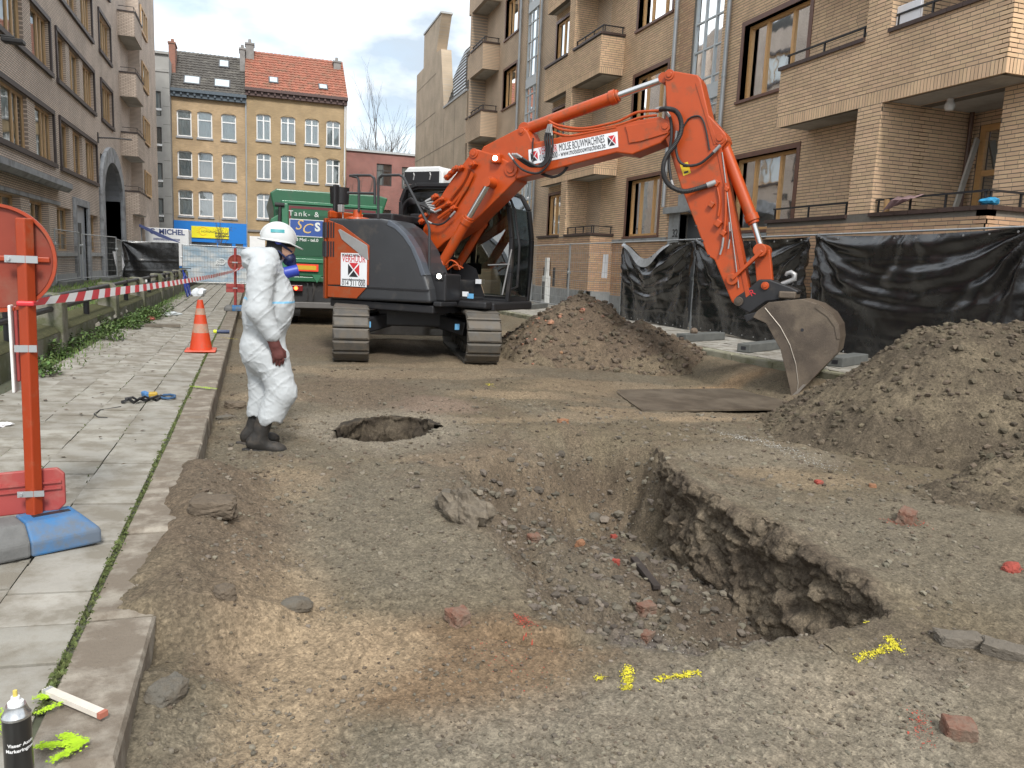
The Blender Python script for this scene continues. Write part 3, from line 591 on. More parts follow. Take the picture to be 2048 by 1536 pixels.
WOOD = M('window_wood', (0.62,0.355,0.145), 0.5, var=0.12, scale=5, stretch=(1,1,6))
TILE = M('dark_tile', (0.16,0.080,0.056), 0.45, var=0.2, scale=8)
def window(pl, a0, a1, z0, z1, parent, frame, split=(), rows=(), fw=0.07, inset=0.14, surround=None, sill=None, curtain=None, cfrac=(0.0, 1.0), sw=0.1, name='window', glass=None):
    mb = MB(); d = -inset
    for s0, s1, q0, q1 in ((a0,a1,z0,z0+fw),(a0,a1,z1-fw,z1),(a0,a0+fw,z0+fw,z1-fw),(a1-fw,a1,z0+fw,z1-fw)): pl.box(mb, s0, s1, q0, q1, d-0.05, d+0.025)
    cols = [a0+fw] + [a0+(a1-a0)*f for f in split] + [a1-fw]
    for c in cols[1:-1]: pl.box(mb, c-fw*0.6, c+fw*0.6, z0+fw, z1-fw, d-0.05, d+0.02)
    zr = [z0+fw] + [z0+(z1-z0)*f for f in rows] + [z1-fw]
    for r in zr[1:-1]: pl.box(mb, a0+fw, a1-fw, r-fw*0.45, r+fw*0.45, d-0.045, d+0.012)
    wn = mb.build(name, frame, parent)
    for i in range(len(cols)-1):
        for j in range(len(zr)-1):
            g = MB(); p0 = cols[i]+(fw*0.6 if i else 0); p1 = cols[i+1]-(fw*0.6 if i < len(cols)-2 else 0)
            tl = random.uniform(-0.004, 0.004); tz = random.uniform(-0.004, 0.004)
            g.add([pl.P(p0, zr[j], d-0.02), pl.P(p1, zr[j], d-0.02+tl), pl.P(p1, zr[j+1], d-0.02+tl+tz), pl.P(p0, zr[j+1], d-0.02+tz)], [(0,1,2,3)]); g.build('pane', glass or GLASS, wn)
    bk = MB(); pl.box(bk, a0-0.05, a1+0.05, z0-0.05, z1+0.05, d-0.75, d-0.7)
    for s0, s1, q0, q1 in ((a0-0.05,a1+0.05,z0-0.06,z0-0.01),(a0-0.05,a1+0.05,z1+0.01,z1+0.06),(a0-0.06,a0-0.01,z0,z1),(a1+0.01,a1+0.06,z0,z1)): pl.box(bk, s0, s1, q0, q1, d-0.7, d-0.06)
    bk.build('room', ROOM, wn)
    if curtain:
        n = 28; c0, c1 = a0+(a1-a0)*cfrac[0], a0+(a1-a0)*cfrac[1]; cm = MB(); vs = []
        for i in range(n+1):
            t = i/n; vs += [pl.P(c0+(c1-c0)*t, zz, d-0.075+0.014*math.sin(i*1.9)) for zz in (z0+0.02, z1)]
        cm.add(vs, [(2*i, 2*i+2, 2*i+3, 2*i+1) for i in range(n)]); cm.build('curtain', curtain, wn, smooth=True)
    if surround:
        sm = MB()
        for s0, s1, q0, q1 in ((a0-sw,a0,z0-sw*0.4,z1+sw),(a1,a1+sw,z0-sw*0.4,z1+sw),(a0,a1,z1,z1+sw)): pl.box(sm, s0, s1, q0, q1, -inset-0.02, 0.018)
        sm.build('surround', surround, wn)
    if sill:
        sm = MB(); pl.box(sm, a0-sw-0.02, a1+sw+0.02, z0-0.07, z0-0.005, -inset-0.02, 0.06); sm.build('sill', sill, wn)
    return wn

# ------------------------------------------------------------------ the tan brick apartment block on the right
XB, XF, ST = 10.2, 11.0, 3.035
BR_TAN = M('tan_brick', (0.66,0.465,0.295), 0.88, var=0.10, scale=1.2, island=0.10, world=True, dirt=(0.52,0.365,0.23), dirt_amt=0.35, dirt_scale=0.9)
BR_RED = M('reddish_brick', (0.52,0.335,0.205), 0.88, var=0.06, scale=3, island=0.13)
MORTAR = M('dark_mortar', (0.165,0.148,0.125), 0.95, var=0.15, scale=20)
TEX_TAN = brick_tex('tan_brickwork_far', (0.63,0.455,0.30), (0.57,0.41,0.27), (0.34,0.285,0.23), 'y')
PLINTH = M('bluestone', (0.30,0.31,0.31), 0.8, var=0.15, scale=5, bump=0.2, dirt=(0.18,0.17,0.15), dirt_amt=0.4)
SOFFIT = M('soffit_plaster', (0.44,0.43,0.40), 0.9, var=0.1, dirt=(0.28,0.26,0.23), dirt_amt=0.5, dirt_scale=0.8)
IRON = M('black_iron', (0.02,0.02,0.022), 0.5, var=0.2)
ZINC = M('zinc_pipe', (0.42,0.44,0.45), 0.45, 0.4, var=0.12, scale=4)
STEEL_W = M('pale_steel_frame', (0.52,0.55,0.56), 0.5, var=0.06)
OBSC = glass_mat('wired_glass', (0.55,0.62,0.64), 0.55)
bR = root('apartment_building', (11.0, 20.0, 0), 'tan brick apartment block with balconies behind the excavator and black sheeting', 'building')
TOPZ = 17.2
plF = Pl((XF, 0, 0), (0,1,0), (-1,0,0)); plB = Pl((XB, 0, 0), (0,1,0), (-1,0,0))
def loggia_unit(y0, near=True, closed_far=False, ylen=5.15):
    """projecting bay: near balcony, pier, far balcony; returns openings of the front plane"""
    return [(y0, y0+2.3), (y0+2.3, y0+2.87), (y0+2.87, y0+ylen)]
wins = [(14.19,16.48),(20.05,22.05),(33.55,35.4)]
holesF = []; win_list = []
for k in range(5):
    zs = 2.70+ST*k
    for (a, b) in wins:
        holesF.append((a, b, zs, zs+1.68)); win_list.append((a, b, zs, zs+1.68))
for (a, b) in ((17.45,18.85),(30.95,32.4)):
    holesF.append((a, b, 3.75, TOPZ-0.6)); holesF.append((a+0.1, b-0.05, 0.34, 3.2))
for k in range(5): holesF.append((9.4, 11.05, 2.75+ST*k, 4.67+ST*k)); holesF.append((11.6, 12.35, 2.75+ST*k, 4.67+ST*k))
wl = MB(); wall_cells(wl, plF, 2.0, 24.0, 0.3, TOPZ, holesF, 0.25); wallF = wl.build('wall', MORTAR, bR)
wl = MB(); wall_cells(wl, plF, 24.0, 39.0, 0.3, TOPZ, holesF, 0.25); wl.build('wall', TEX_TAN, bR)
bk = []; brick_rows(plF, 2.0, 24.0, 2.62, 13.2, holesF, bk); 
bk2 = []; brick_rows(plF, 2.0, 24.0, 0.85, 2.60, [(17.4,19.4,0,3.4)]+holesF, bk2)
red = [b for b in bk if (16.62 < (b[1]+b[2])/2 < 17.45 and False) or 18.85 < (b[1]+b[2])/2 < 19.5]; rs = set(map(id, red)); bk = [b for b in bk if id(b) not in rs]
# bay of the nearest unit
Y0, Y1 = 8.75, 13.9; P0, P1 = 11.05, 11.6
holesB = []
sold = []
for k in range(5):
    holesB += [(Y0-1, P0, 2.74+ST*k, 4.67+ST*k), (P1, Y1+1, 2.74+ST*k, 4.67+ST*k)]; sold.append((4.67+ST*k, 4.87+ST*k))
wl = MB(); wall_cells(wl, plB, Y0, Y1, 0.3, TOPZ, holesB, 0.18)
plN = Pl((XB, Y0, 0), (1,0,0), (0,-1,0))                     # end face of the balconies, towards the viewer
hN = [(-1, 0.85, 2.74+ST*k, 4.67+ST*k) for k in range(5)]
wall_cells(wl, plN, 0.0, 0.8, 0.3, TOPZ, hN, 0.18)
plS = Pl((XB, P0, 0), (1,0,0), (0,-1,0)); wall_cells(wl, plS, 0.18, 2.1, 0.3, TOPZ, [], 0.2)        # near side of the pier
plS2 = Pl((XB, 12.35, 0), (1,0,0), (0,-1,0)); wall_cells(wl, plS2, 0.8, 2.1, 0.3, TOPZ, [], 0.2)
plS4 = Pl((XB, P1, 0), (1,0,0), (0,1,0)); wall_cells(wl, plS4, 0.18, 2.1, 0.3, TOPZ, [], 0.12)
plS3 = Pl((12.3, 0, 0), (0,1,0), (-1,0,0)); hD = [(10.08,10.92,2.45+ST*k,4.45+ST*k) for k in range(5)]; wall_cells(wl, plS3, 5, 14.5, 0.3, TOPZ, hD, 0.2)
wallB = wl.build('bay_wall', MORTAR, bR)
bb = []; brick_rows(plB, Y0, Y1, 2.80, 13.0, holesB, bb, sold); brick_rows(plN, 0.0, 0.8, 2.80, 13.0, hN, bb, sold)
brick_rows(plS, 0.0, 2.1, 2.8, 9.0, [], bb); brick_rows(plS2, 0.8, 2.1, 2.8, 9.0, [], bb); brick_rows(plS3, 9.0, 12.4, 2.8, 9.0, hD, bb)
br = []; brick_rows(plB, Y0, Y1, 0.36, 2.66, [], br); brick_rows(plN, 0, 0.8, 0.36, 2.66, [], br)
put_bricks(bk, wallF, BR_TAN, nearest=0); put_bricks(bk2+red, wallF, BR_RED); put_bricks(bb, wallB, BR_TAN, nearest=298); put_bricks(br, wallB, BR_RED)
def railing(pl, a0, a1, z, d, parent, posts=4, h=0.24):
    mb = MB(); pl.box(mb, a0, a1, z+h-0.03, z+h, d-0.02, d+0.02)
    for i in range(posts):
        a = a0+0.05+(a1-a0-0.1)*i/(posts-1); pl.box(mb, a-0.014, a+0.014, z, z+h-0.03, d-0.014, d+0.014)
    mb.build('railing', IRON, parent)
CAP = M('cap_tile', (0.065,0.040,0.033), 0.5, var=0.2)
def caps(pl, a0, a1, z, parent, w0=-0.22, w1=0.05):
    """coping of separate dark tiles"""
    n = max(1, round((a1-a0)/0.3)); mb = MB()
    for i in range(n): pl.box(mb, a0+(a1-a0)*i/n+0.003, a0+(a1-a0)*(i+1)/n-0.003, z, z+0.065, w0, w1)
    mb.build('coping', CAP, parent)
for k in range(5):
    z = 2.74+ST*k
    caps(plB, Y0-0.04, P0, z-0.005, bR); caps(plB, P1, Y1+0.04, z-0.005, bR); caps(plN, 0.05, 0.8, z-0.004, bR)
    railing(plB, Y0+0.1, P0-0.02, z+0.06, -0.10, bR); railing(plB, P1+0.1, Y1-0.05, z+0.06, -0.10, bR, 3); railing(plN, 0.1, 0.8, z+0.061, -0.10, bR, 2)
    sf = MB(); sf.box((XB+0.02, Y0+0.02, 4.672+ST*k), (12.28, P0-0.02, 4.80+ST*k)); sf.box((XB+0.02, P1+0.02, 4.672+ST*k), (12.28, 12.34, 4.80+ST*k)); sf.box((XB+0.02, 12.36, 4.672+ST*k), (XF-0.02, Y1-0.02, 4.80+ST*k)); sf.build('balcony_slab', SOFFIT, bR)
    fl = MB(); fl.box((XB+0.19, Y0+0.19, z-0.35), (12.28, P0-0.02, z-0.28)); fl.build('balcony_floor', PLINTH, bR)
    window(plS3, 10.08, 10.92, 2.45+ST*k, 4.45+ST*k, bR, WOOD, (), (0.12, 0.58), fw=0.11, inset=0.05, name='balcony_door')
    lp = MB(); lp.lathe([(0.0,0),(0.06,0.01),(0.085,0.06),(0.085,0.1),(0.06,0.15),(0.055,0.155),(0.055,0.2),(0,0.2)], (11.0,10.4,4.478+ST*k), 16); lp.build('ceiling_lamp', M('opal_glass', (0.72,0.72,0.70), 0.3), bR, smooth=True)
# the farther bays
def far_bay(y0, y1, p0, p1, tex, bricks, closed):
    hB = []
    for k in range(5):
        hB.append((y0-1, p0, 2.74+ST*k, 4.62+ST*k)); hB.append((p1, y1+1, 2.74+ST*k, 4.62+ST*k))
    wl = MB(); wall_cells(wl, plB, y0, y1, 0.3, TOPZ, hB, 0.18); pn = Pl((XB, y0, 0), (1,0,0), (0,-1,0)); hn = [(-1, 0.85, 2.74+ST*k, 4.62+ST*k) for k in range(5)]
    wall_cells(wl, pn, 0.18, 0.8, 0.3, TOPZ, hn, 0.18); ps = Pl((XB, p0, 0), (1,0,0), (0,-1,0)); wall_cells(wl, ps, 0.18, 2.0, 0.3, TOPZ, [], 0.18)
    pc = Pl((XB+0.35, 0, 0), (0,1,0), (-1,0,0)); wz = [(p1+0.12, y1-0.12, 2.82+ST*k, 4.3+ST*k) for k in range(5)]; wall_cells(wl, pc, p1, y1, 0.3, TOPZ, wz, 0.2)
    wo_ = wl.build('bay_wall', MORTAR if bricks else TEX_TAN, bR)
    if bricks:
        b = []; sd = [(4.62+ST*k, 4.82+ST*k) for k in range(5)]
        brick_rows(plB, y0, y1, 2.74, 13.5, hB, b, sd); brick_rows(pn, 0, 0.8, 2.74, 13.5, hn, b, sd); brick_rows(ps, 0, 2.0, 2.74, 12, [], b); brick_rows(pc, p1, y1, 2.74, 12, wz, b); put_bricks(b, wo_, BR_TAN)
        b = []; brick_rows(plB, y0, y1, 0.95, 2.70, [(24.4,24.62,1.0,1.65),(25.75,25.95,1.0,1.65),(26.75,26.9,1.0,1.65)], b); brick_rows(pn, 0, 0.8, 0.95, 2.70, [], b); put_bricks(b, wo_, BR_RED)
    for k in range(5):
        z = 2.74+ST*k; caps(plB, y0-0.04, p0, z-0.005, bR); caps(pn, 0.05, 0.8, z-0.004, bR); caps(plB, p1, y1+0.03, z-0.005, bR)
        railing(plB, y0+0.1, p0-0.02, z+0.06, -0.1, bR); railing(pn, 0.1, 0.8, z+0.061, -0.1, bR, 2)
        sf = MB(); sf.box((XB+0.02, y0+0.02, 4.622+ST*k), (12.2, p0-0.02, 4.76+ST*k)); sf.box((XB+0.02, p1+0.02, 4.622+ST*k), (XB+0.34, y1-0.02, 4.76+ST*k)); sf.build('balcony_slab', SOFFIT, bR)
        window(pc, p1+0.12, y1-0.12, 2.82+ST*k, 4.3+ST*k, bR, WOOD, (0.36, 0.68), inset=0.08, surround=TILE, curtain=CURTAIN if k % 2 == 0 else None)
        dm = MB(); dm.box((12.0, p0-0.75, z-0.3), (12.05, p0-0.05, z+1.78)); dm.build('balcony_door', M('door_brown', (0.075,0.045,0.03), 0.5), bR)
    bw = MB(); bw.box((12.06, y0-0.3, 0.3), (12.2, p0, TOPZ)); bw.build('recess_wall', TEX_TAN, bR)
far_bay(22.9, 27.75, 25.1, 25.6, False, True, True)
far_bay(36.25, 38.95, 38.4, 38.6, True, False, False)
for i, (a, b, z0, z1) in enumerate(win_list):
    if z0 > 13.5: continue
    window(plF, a, b, z0, z1, bR, WOOD, (0.30, 0.70), inset=0.16, surround=TILE, sill=TILE, sw=0.11, curtain=CURTAIN if i % 3 else CURTAIN_G, cfrac=((0,1.0),(0.0,1.0),(0.25,1.0))[i % 3])
# glazed stairwells with pale steel frames, entrances below
for (a, b) in ((17.45,18.85),(30.95,32.4)):
    rows = [0.72/ (TOPZ-0.6-3.75)*i for i in range(1, 18)]
    st = window(plF, a, b, 3.75, TOPZ-0.6, bR, STEEL_W, (0.30, 0.66), rows, fw=0.045, inset=0.08, name='stair_window', glass=OBSC, curtain=M('stair_wall', (0.30,0.31,0.31), 0.9))
    for k in range(4):
        pm = MB(); plF.box(pm, a+0.03, b-0.03, 6.05+ST*k, 6.42+ST*k, -0.1, -0.03); pm.build('spandrel_panel', STEEL_W, bR)
    en = MB(); plF.box(en, a-0.12, a+0.1, 0.34, 3.25, -0.2, 0.03); plF.box(en, b-0.05, b+0.5, 0.34, 3.25, -0.2, 0.03); plF.box(en, a-0.25, b+0.65, 3.25, 3.42, -0.2, 0.16); plF.box(en, a-0.1, b+0.1, 3.42, 3.74, -0.2, 0.02); en.build('entrance_frame', PLINTH, bR)
    dd = MB(); plF.box(dd, a+0.1, b-0.05, 0.34, 3.24, -0.3, -0.25); door = dd.build('entrance_door', M('grey_door', (0.11,0.115,0.12), 0.5), bR)
    hd = MB(); hd.cyl(plF.P(a+0.35, 1.2, -0.22), plF.P(a+0.35, 1.7, -0.22), 0.015); hd.build('handle', ZINC, door)
n32 = atX(1350, 467, XF-0.032); lettering('32', n32, (0,-1,0), (0,0,1), 0.30, IRON, 'house_number', bR, depth=0.02)
for y in (17.08, 19.62, 30.4, 33.0):
    pm = MB(); pm.cyl((XF-0.09, y, 3.45), (XF-0.09, y, TOPZ), 0.055, n=12)
    for k in range(6): pm.cyl((XF-0.09, y, 4.4+2.0*k), (XF-0.09, y, 4.47+2.0*k), 0.066, n=12)
    pm.build('downpipe', ZINC, bR, smooth=True)
pb = MB(); plF.box(pb, 13.92, 17.38, 2.52, 2.62, -0.05, 0.05); plF.box(pb, 19.45, 22.88, 2.52, 2.62, -0.05, 0.05); pb.build('stone_band', PLINTH, bR)
pp = MB(); plF.box(pp, 12, 17.3, 0.33, 0.85, -0.05, 0.03); plF.box(pp, 19.4, 22.88, 0.33, 0.85, -0.05, 0.03); pp.box((XB-0.03, 22.86, 0.33), (XB+0.1, 27.8, 0.95)); pp.box((XB-0.03, 22.86, 0.33), (XF, 22.93, 0.95)); plF.box(pp, 27.8, 30.8, 0.33, 0.95, -0.05, 0.03); pp.build('plinth', PLINTH, bR)
for ya, yb in ((24.4,24.62),(25.75,25.95),(26.75,26.9)):
    g = MB(); g.box((XB-0.012, ya, 1.0), (XB+0.02, yb, 1.65)); cw = g.build('cellar_window', ROOM, bR); g = MB()
    for i in range(3): g.cyl((XB-0.02, ya+(yb-ya)*(i+0.5)/3, 1.0), (XB-0.02, ya+(yb-ya)*(i+0.5)/3, 1.65), 0.008, n=6)
    g.build('grille', IRON, cw)
rf = MB(); rf.box((XB-0.15, 2, TOPZ), (16, 39, TOPZ+0.2)); rf.build('roof_slab', SOFFIT, bR)
bw = MB(); bw.box((12.5, 2, 0), (16, 39, TOPZ)); bw.build('core', MORTAR, bR)
# things kept on the balconies
PAPER = M('white_paper', (0.78,0.78,0.80), 0.8, var=0.05)
o = MB(); p = atX(1210, 532, XB-0.03); o.add([(XB-0.025,p.y-0.16,p.z-0.36),(XB-0.06,p.y+0.16,p.z-0.36),(XB-0.03,p.y+0.16,p.z+0.34),(XB-0.02,p.y-0.16,p.z+0.34)], [(0,1,2,3)])
o.prism([(XB-0.025,p.y-0.165,p.z-0.37),(XB-0.027,p.y+0.165,p.z-0.37),(XB-0.027,p.y+0.165,p.z+0.35),(XB-0.025,p.y-0.165,p.z+0.35)], (0.01,0,0)); tag(o.build('paper_notice', PAPER, base=(XB-0.03, p.y, p.z-0.36)), 'white paper notice stuck on the brick bay beside the tarpaulin', 'notice')
o = MB(); o.box((XB-0.22, 26.12, 0.34), (XB-0.03, 26.5, 1.35)); o.box((XB-0.16, 26.2, 1.35), (XB-0.05, 26.42, 2.0)); mc = o.build('meter_cabinet', M('cabinet_white', (0.62,0.63,0.61), 0.6), base=(XB-0.1, 26.3, 0.34), bevel=0.01); tag(mc, 'white meter cabinet against the brick bay behind the mesh fence', 'cabinet')
o = MB(); o.box((XB-0.226, 26.18, 0.5), (XB-0.215, 26.44, 1.15)); o.build('cabinet_window', ROOM, mc)
# ------------------------------------------------------------------ the grey-brown brick apartment block on the left
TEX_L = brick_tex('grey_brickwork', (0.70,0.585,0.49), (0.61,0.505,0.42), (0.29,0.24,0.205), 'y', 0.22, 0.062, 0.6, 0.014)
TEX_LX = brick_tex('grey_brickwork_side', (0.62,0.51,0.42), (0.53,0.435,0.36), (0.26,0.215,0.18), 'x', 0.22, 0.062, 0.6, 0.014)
DARKT = M('dark_frame_tile', (0.045,0.033,0.032), 0.55, var=0.25, scale=6)
BLUE_STONE = M('grey_blue_stone', (0.31,0.325,0.345), 0.75, var=0.18, scale=3, bump=0.2, dirt=(0.13,0.13,0.13), dirt_amt=0.45)
WOOD_L = M('window_wood_left', (0.55,0.36,0.19), 0.5, var=0.12, scale=5)
bL = root('apartment_building', (-6.0, 36.0, 0), 'grey-brown brick apartment block with wooden windows and an arched stone doorway', 'building')
XL, SL = -6.0, 2.78
plL = Pl((XL, 0, 0), (0,1,0), (1,0,0))
AW = [(20.6,22.6),(23.4,25.85),(26.7,28.8)]; BW = [(29.8,31.15),(31.75,33.35),(34.0,36.0)]; CW = [(37.7,40.35)]
hol = []; wl_ = []
for k in range(5):
    z0 = 4.27+SL*k
    for a, b in AW+BW: hol.append((a, b, z0, z0+1.5)); wl_.append((a, b, z0, z0+1.5))
    if k >= 1:
        for a, b in CW: hol.append((a, b, z0+0.05, z0+1.55)); wl_.append((a, b, z0+0.05, z0+1.55))
    hol.append((46.6, 48.6, z0+0.5, z0+1.7)); wl_.append((46.6, 48.6, z0+0.5, z0+1.7))
GW = [(22.3,24.7),(25.65,27.8),(28.85,31.05),(34.05,36.05)]
for a, b in GW: hol.append((a, b, 1.5, 2.95)); wl_.append((a, b, 1.5, 2.95))
hol.append((31.6, 33.6, 0.4, 3.15)); hol.append((37.0, 41.9, 0.3, 5.6))
wb = MB(); wall_cells(wb, plL, 12, 53, 0.2, 17, hol, 0.3); wb.build('wall', TEX_L, bL)
for i, (a, b, z0, z1) in enumerate(wl_):
    if z0 > 13 or (z0 > 10.5 and b < 29): continue
    gw = z0 < 2
    window(plL, a, b, z0, z1, bL, WOOD_L, (0.5,) if b-a < 1.7 else ((0.62,) if gw else (0.55, 0.75)), (0.42,) if gw else (), fw=0.075, inset=0.22 if gw else 0.12, curtain=(CURTAIN_G, CURTAIN_G, CURTAIN)[i % 3], cfrac=((0,1),(0.1,0.8),(0.3,1))[i % 3])
    if gw: continue
for k in range(4):
    z0 = 4.27+SL*k
    for grp in (AW, BW) + ((CW,) if k else ()):
        a, b = grp[0][0]-0.13, grp[-1][1]+0.13; dz = 0.05 if grp is CW else 0; sm = MB()
        plL.box(sm, a-0.05, b+0.05, z0+dz-0.14, z0+dz-0.004, -0.1, 0.09); plL.box(sm, a, b, z0+dz+1.504, z0+dz+1.64, -0.1, 0.07); plL.box(sm, a, a+0.125, z0+dz, z0+dz+1.5, -0.12, 0.05); plL.box(sm, b-0.125, b, z0+dz, z0+dz+1.5, -0.2, 0.07)
        sm.build('window_surround', DARKT, bL)
lg = MB(); lg.prism([plL.P(12, 3.46, 0), plL.P(12, 3.40, 0.3), plL.P(12, 3.52, 0.42), plL.P(12, 3.68, 0.42), plL.P(12, 3.72, 0)], (0, 17.25, 0)); lg.build('ledge', BLUE_STONE, bL)
lg = MB(); plL.box(lg, 12, 29.2, 2.97, 3.08, -0.02, 0.05); lg.build('lintel_band', BLUE_STONE, bL)
sb = MB(); plL.box(sb, 12, 31.3, 1.34, 1.46, -0.05, 0.09); plL.box(sb, 33.95, 36.6, 1.34, 1.46, -0.05, 0.09); sb.build('sill_band', M('pale_stone', (0.42,0.43,0.43), 0.8, var=0.12), bL)
sb = MB(); plL.box(sb, 12, 31.3, 0.3, 0.75, -0.05, 0.05); plL.box(sb, 33.95, 36.4, 0.3, 0.75, -0.05, 0.05); sb.build('plinth', M('pale_stone', (0.42,0.43,0.43)), bL)
df = MB(); plL.box(df, 31.28, 31.6, 0.35, 3.15, -0.1, 0.08); plL.box(df, 33.6, 33.95, 0.35, 3.15, -0.1, 0.08); plL.box(df, 31.28, 33.95, 3.15, 3.4, -0.1, 0.08); df.build('door_frame', BLUE_STONE, bL)
dd = MB(); plL.box(dd, 31.6, 33.6, 0.4, 3.15, -0.14, -0.06); dr = dd.build('door', M('grey_blue_door', (0.36,0.39,0.43), 0.5, var=0.08), bL)
g = MB(); plL.box(g, 32.35, 32.9, 1.4, 2.55, -0.06, -0.05); g.build('pane', ROOM, dr); g = MB(); g.cyl(plL.P(33.3,1.3,-0.03), plL.P(33.3,1.55,-0.03), 0.02); g.build('handle', ZINC, dr)
# arched portal
def arch_pts(c, hw, zs, top, n=20): return [(c-hw, 0.3)] + [(c-hw*math.cos(math.pi*i/n), zs+(top-zs)*math.sin(math.pi*i/n)) for i in range(n+1)] + [(c+hw, 0.3)]
ao, ai = arch_pts(39.45, 3.05, 3.9, 6.1), arch_pts(39.45, 2.45, 3.9, 5.45); am = MB()
for i in range(len(ao)-1):
    q = [ao[i], ao[i+1], ai[i+1], ai[i]]; am.prism([plL.P(a, z, -0.02) for a, z in q], plL.n*0.16)
am.build('arch_stone', BLUE_STONE, bL)
am = MB()
for i in range(len(ai)-1):
    am.prism([plL.P(ai[i][0], ai[i][1], -0.7), plL.P(ai[i+1][0], ai[i+1][1], -0.7), plL.P(ai[i+1][0], ai[i+1][1]+0.01, -0.02), plL.P(ai[i][0], ai[i][1]+0.01, -0.02)], (0, 0, 0.0005))
am.add([plL.P(a, z, -0.7) for a, z in ai], [tuple(range(len(ai)))]); am.build('arch_recess', M('recess_stone', (0.25,0.265,0.285), 0.8, var=0.2, scale=2), bL)
ad = MB(); plL.box(ad, 37.05, 38.3, 0.3, 2.6, -0.68, -0.62); ad.build('portal_gate', M('rust_brown', (0.11,0.085,0.075), 0.7), bL)
jm = MB()
for z in (1.2, 2.0, 2.8, 3.5): plL.box(jm, 37.05, 41.85, z, z+0.03, -0.702, -0.694)
jm.build('stone_joints', ROOM, bL)
# balconies, projecting
for k in range(4):
    z = 3.40+SL*k; y0, y1, x1 = 42.75, 45.3, -5.27; bm_ = MB()
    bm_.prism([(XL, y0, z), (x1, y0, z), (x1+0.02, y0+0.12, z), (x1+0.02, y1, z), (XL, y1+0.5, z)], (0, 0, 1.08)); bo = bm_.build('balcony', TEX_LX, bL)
    cp = MB(); cp.prism([(XL, y0-0.04, z+1.08), (x1+0.02, y0-0.04, z+1.08), (x1+0.06, y0+0.1, z+1.08), (x1+0.06, y1+0.04, z+1.08), (XL, y1+0.54, z+1.08)], (0, 0, 0.06)); cp.build('coping', DARKT, bo)
    sf = MB(); sf.prism([(XL, y0+0.02, z-0.012), (x1-0.02, y0+0.02, z-0.012), (x1-0.02, y1, z-0.012), (XL, y1+0.45, z-0.012)], (0, 0, 0.01)); sf.build('soffit', SOFFIT, bo)
    rl = MB(); rl.tube([(XL+0.05, y0+0.06, z+1.34), (x1-0.02, y0+0.06, z+1.34), (x1-0.02, y1-0.1, z+1.34)], 0.015, 6); rl.cyl((x1-0.02, y0+0.06, z+1.1), (x1-0.02, y0+0.06, z+1.34), 0.012, n=6); rl.cyl((x1-0.02, y1-0.1, z+1.1), (x1-0.02, y1-0.1, z+1.34), 0.012, n=6); rl.build('railing', IRON, bo)
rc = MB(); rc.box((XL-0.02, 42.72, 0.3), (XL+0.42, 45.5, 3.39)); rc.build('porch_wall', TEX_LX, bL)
bb_ = MB(); bb_.box((XL, 45.9, 0.3), (XL+0.55, 52.9, 16.5)); bb_.build('end_bay', TEX_L, bL)
for k in range(4):
    window(Pl((XL+0.55,0,0),(0,1,0),(1,0,0)), 46.4, 48.9, 4.6+SL*k, 5.9+SL*k, bL, WOOD_L, (0.4,0.7), inset=-0.06, fw=0.09)
cr_ = MB(); cr_.box((-15, 12, 0), (XL-1.7, 53, 17)); cr_.build('core', ROOM, bL)
# wall lamp arm and flood lamp
lm = MB(); lm.tube([(XL+0.02, 36.6, 6.15), (XL+0.6, 36.7, 6.2), (XL+1.25, 36.8, 6.2)], 0.03, 8); lm.box((XL, 36.5, 5.95), (XL+0.03, 36.7, 6.35)); l1 = lm.build('lamp_arm', IRON, base=(XL, 36.6, 5.95)); tag(l1, 'dark iron bracket arm sticking out above the arched doorway', 'bracket')
fl = MB(); p = atX(4, 70, XL+0.5); fl.tube([(XL, p.y, p.z), (XL+0.75, p.y, p.z-0.02)], 0.03, 8); fa = root('wall_lamp', (XL, p.y, p.z-0.15), 'dark wall lamp on an arm at the picture edge of the grey-brown facade', 'lamp'); fl.build('arm', IRON, fa)
fl = MB(); fl.box((XL+0.5, p.y-0.15, p.z-0.16), (XL+0.95, p.y+0.15, p.z-0.06)); fl.build('lamp_head', IRON, fa, bevel=0.02)

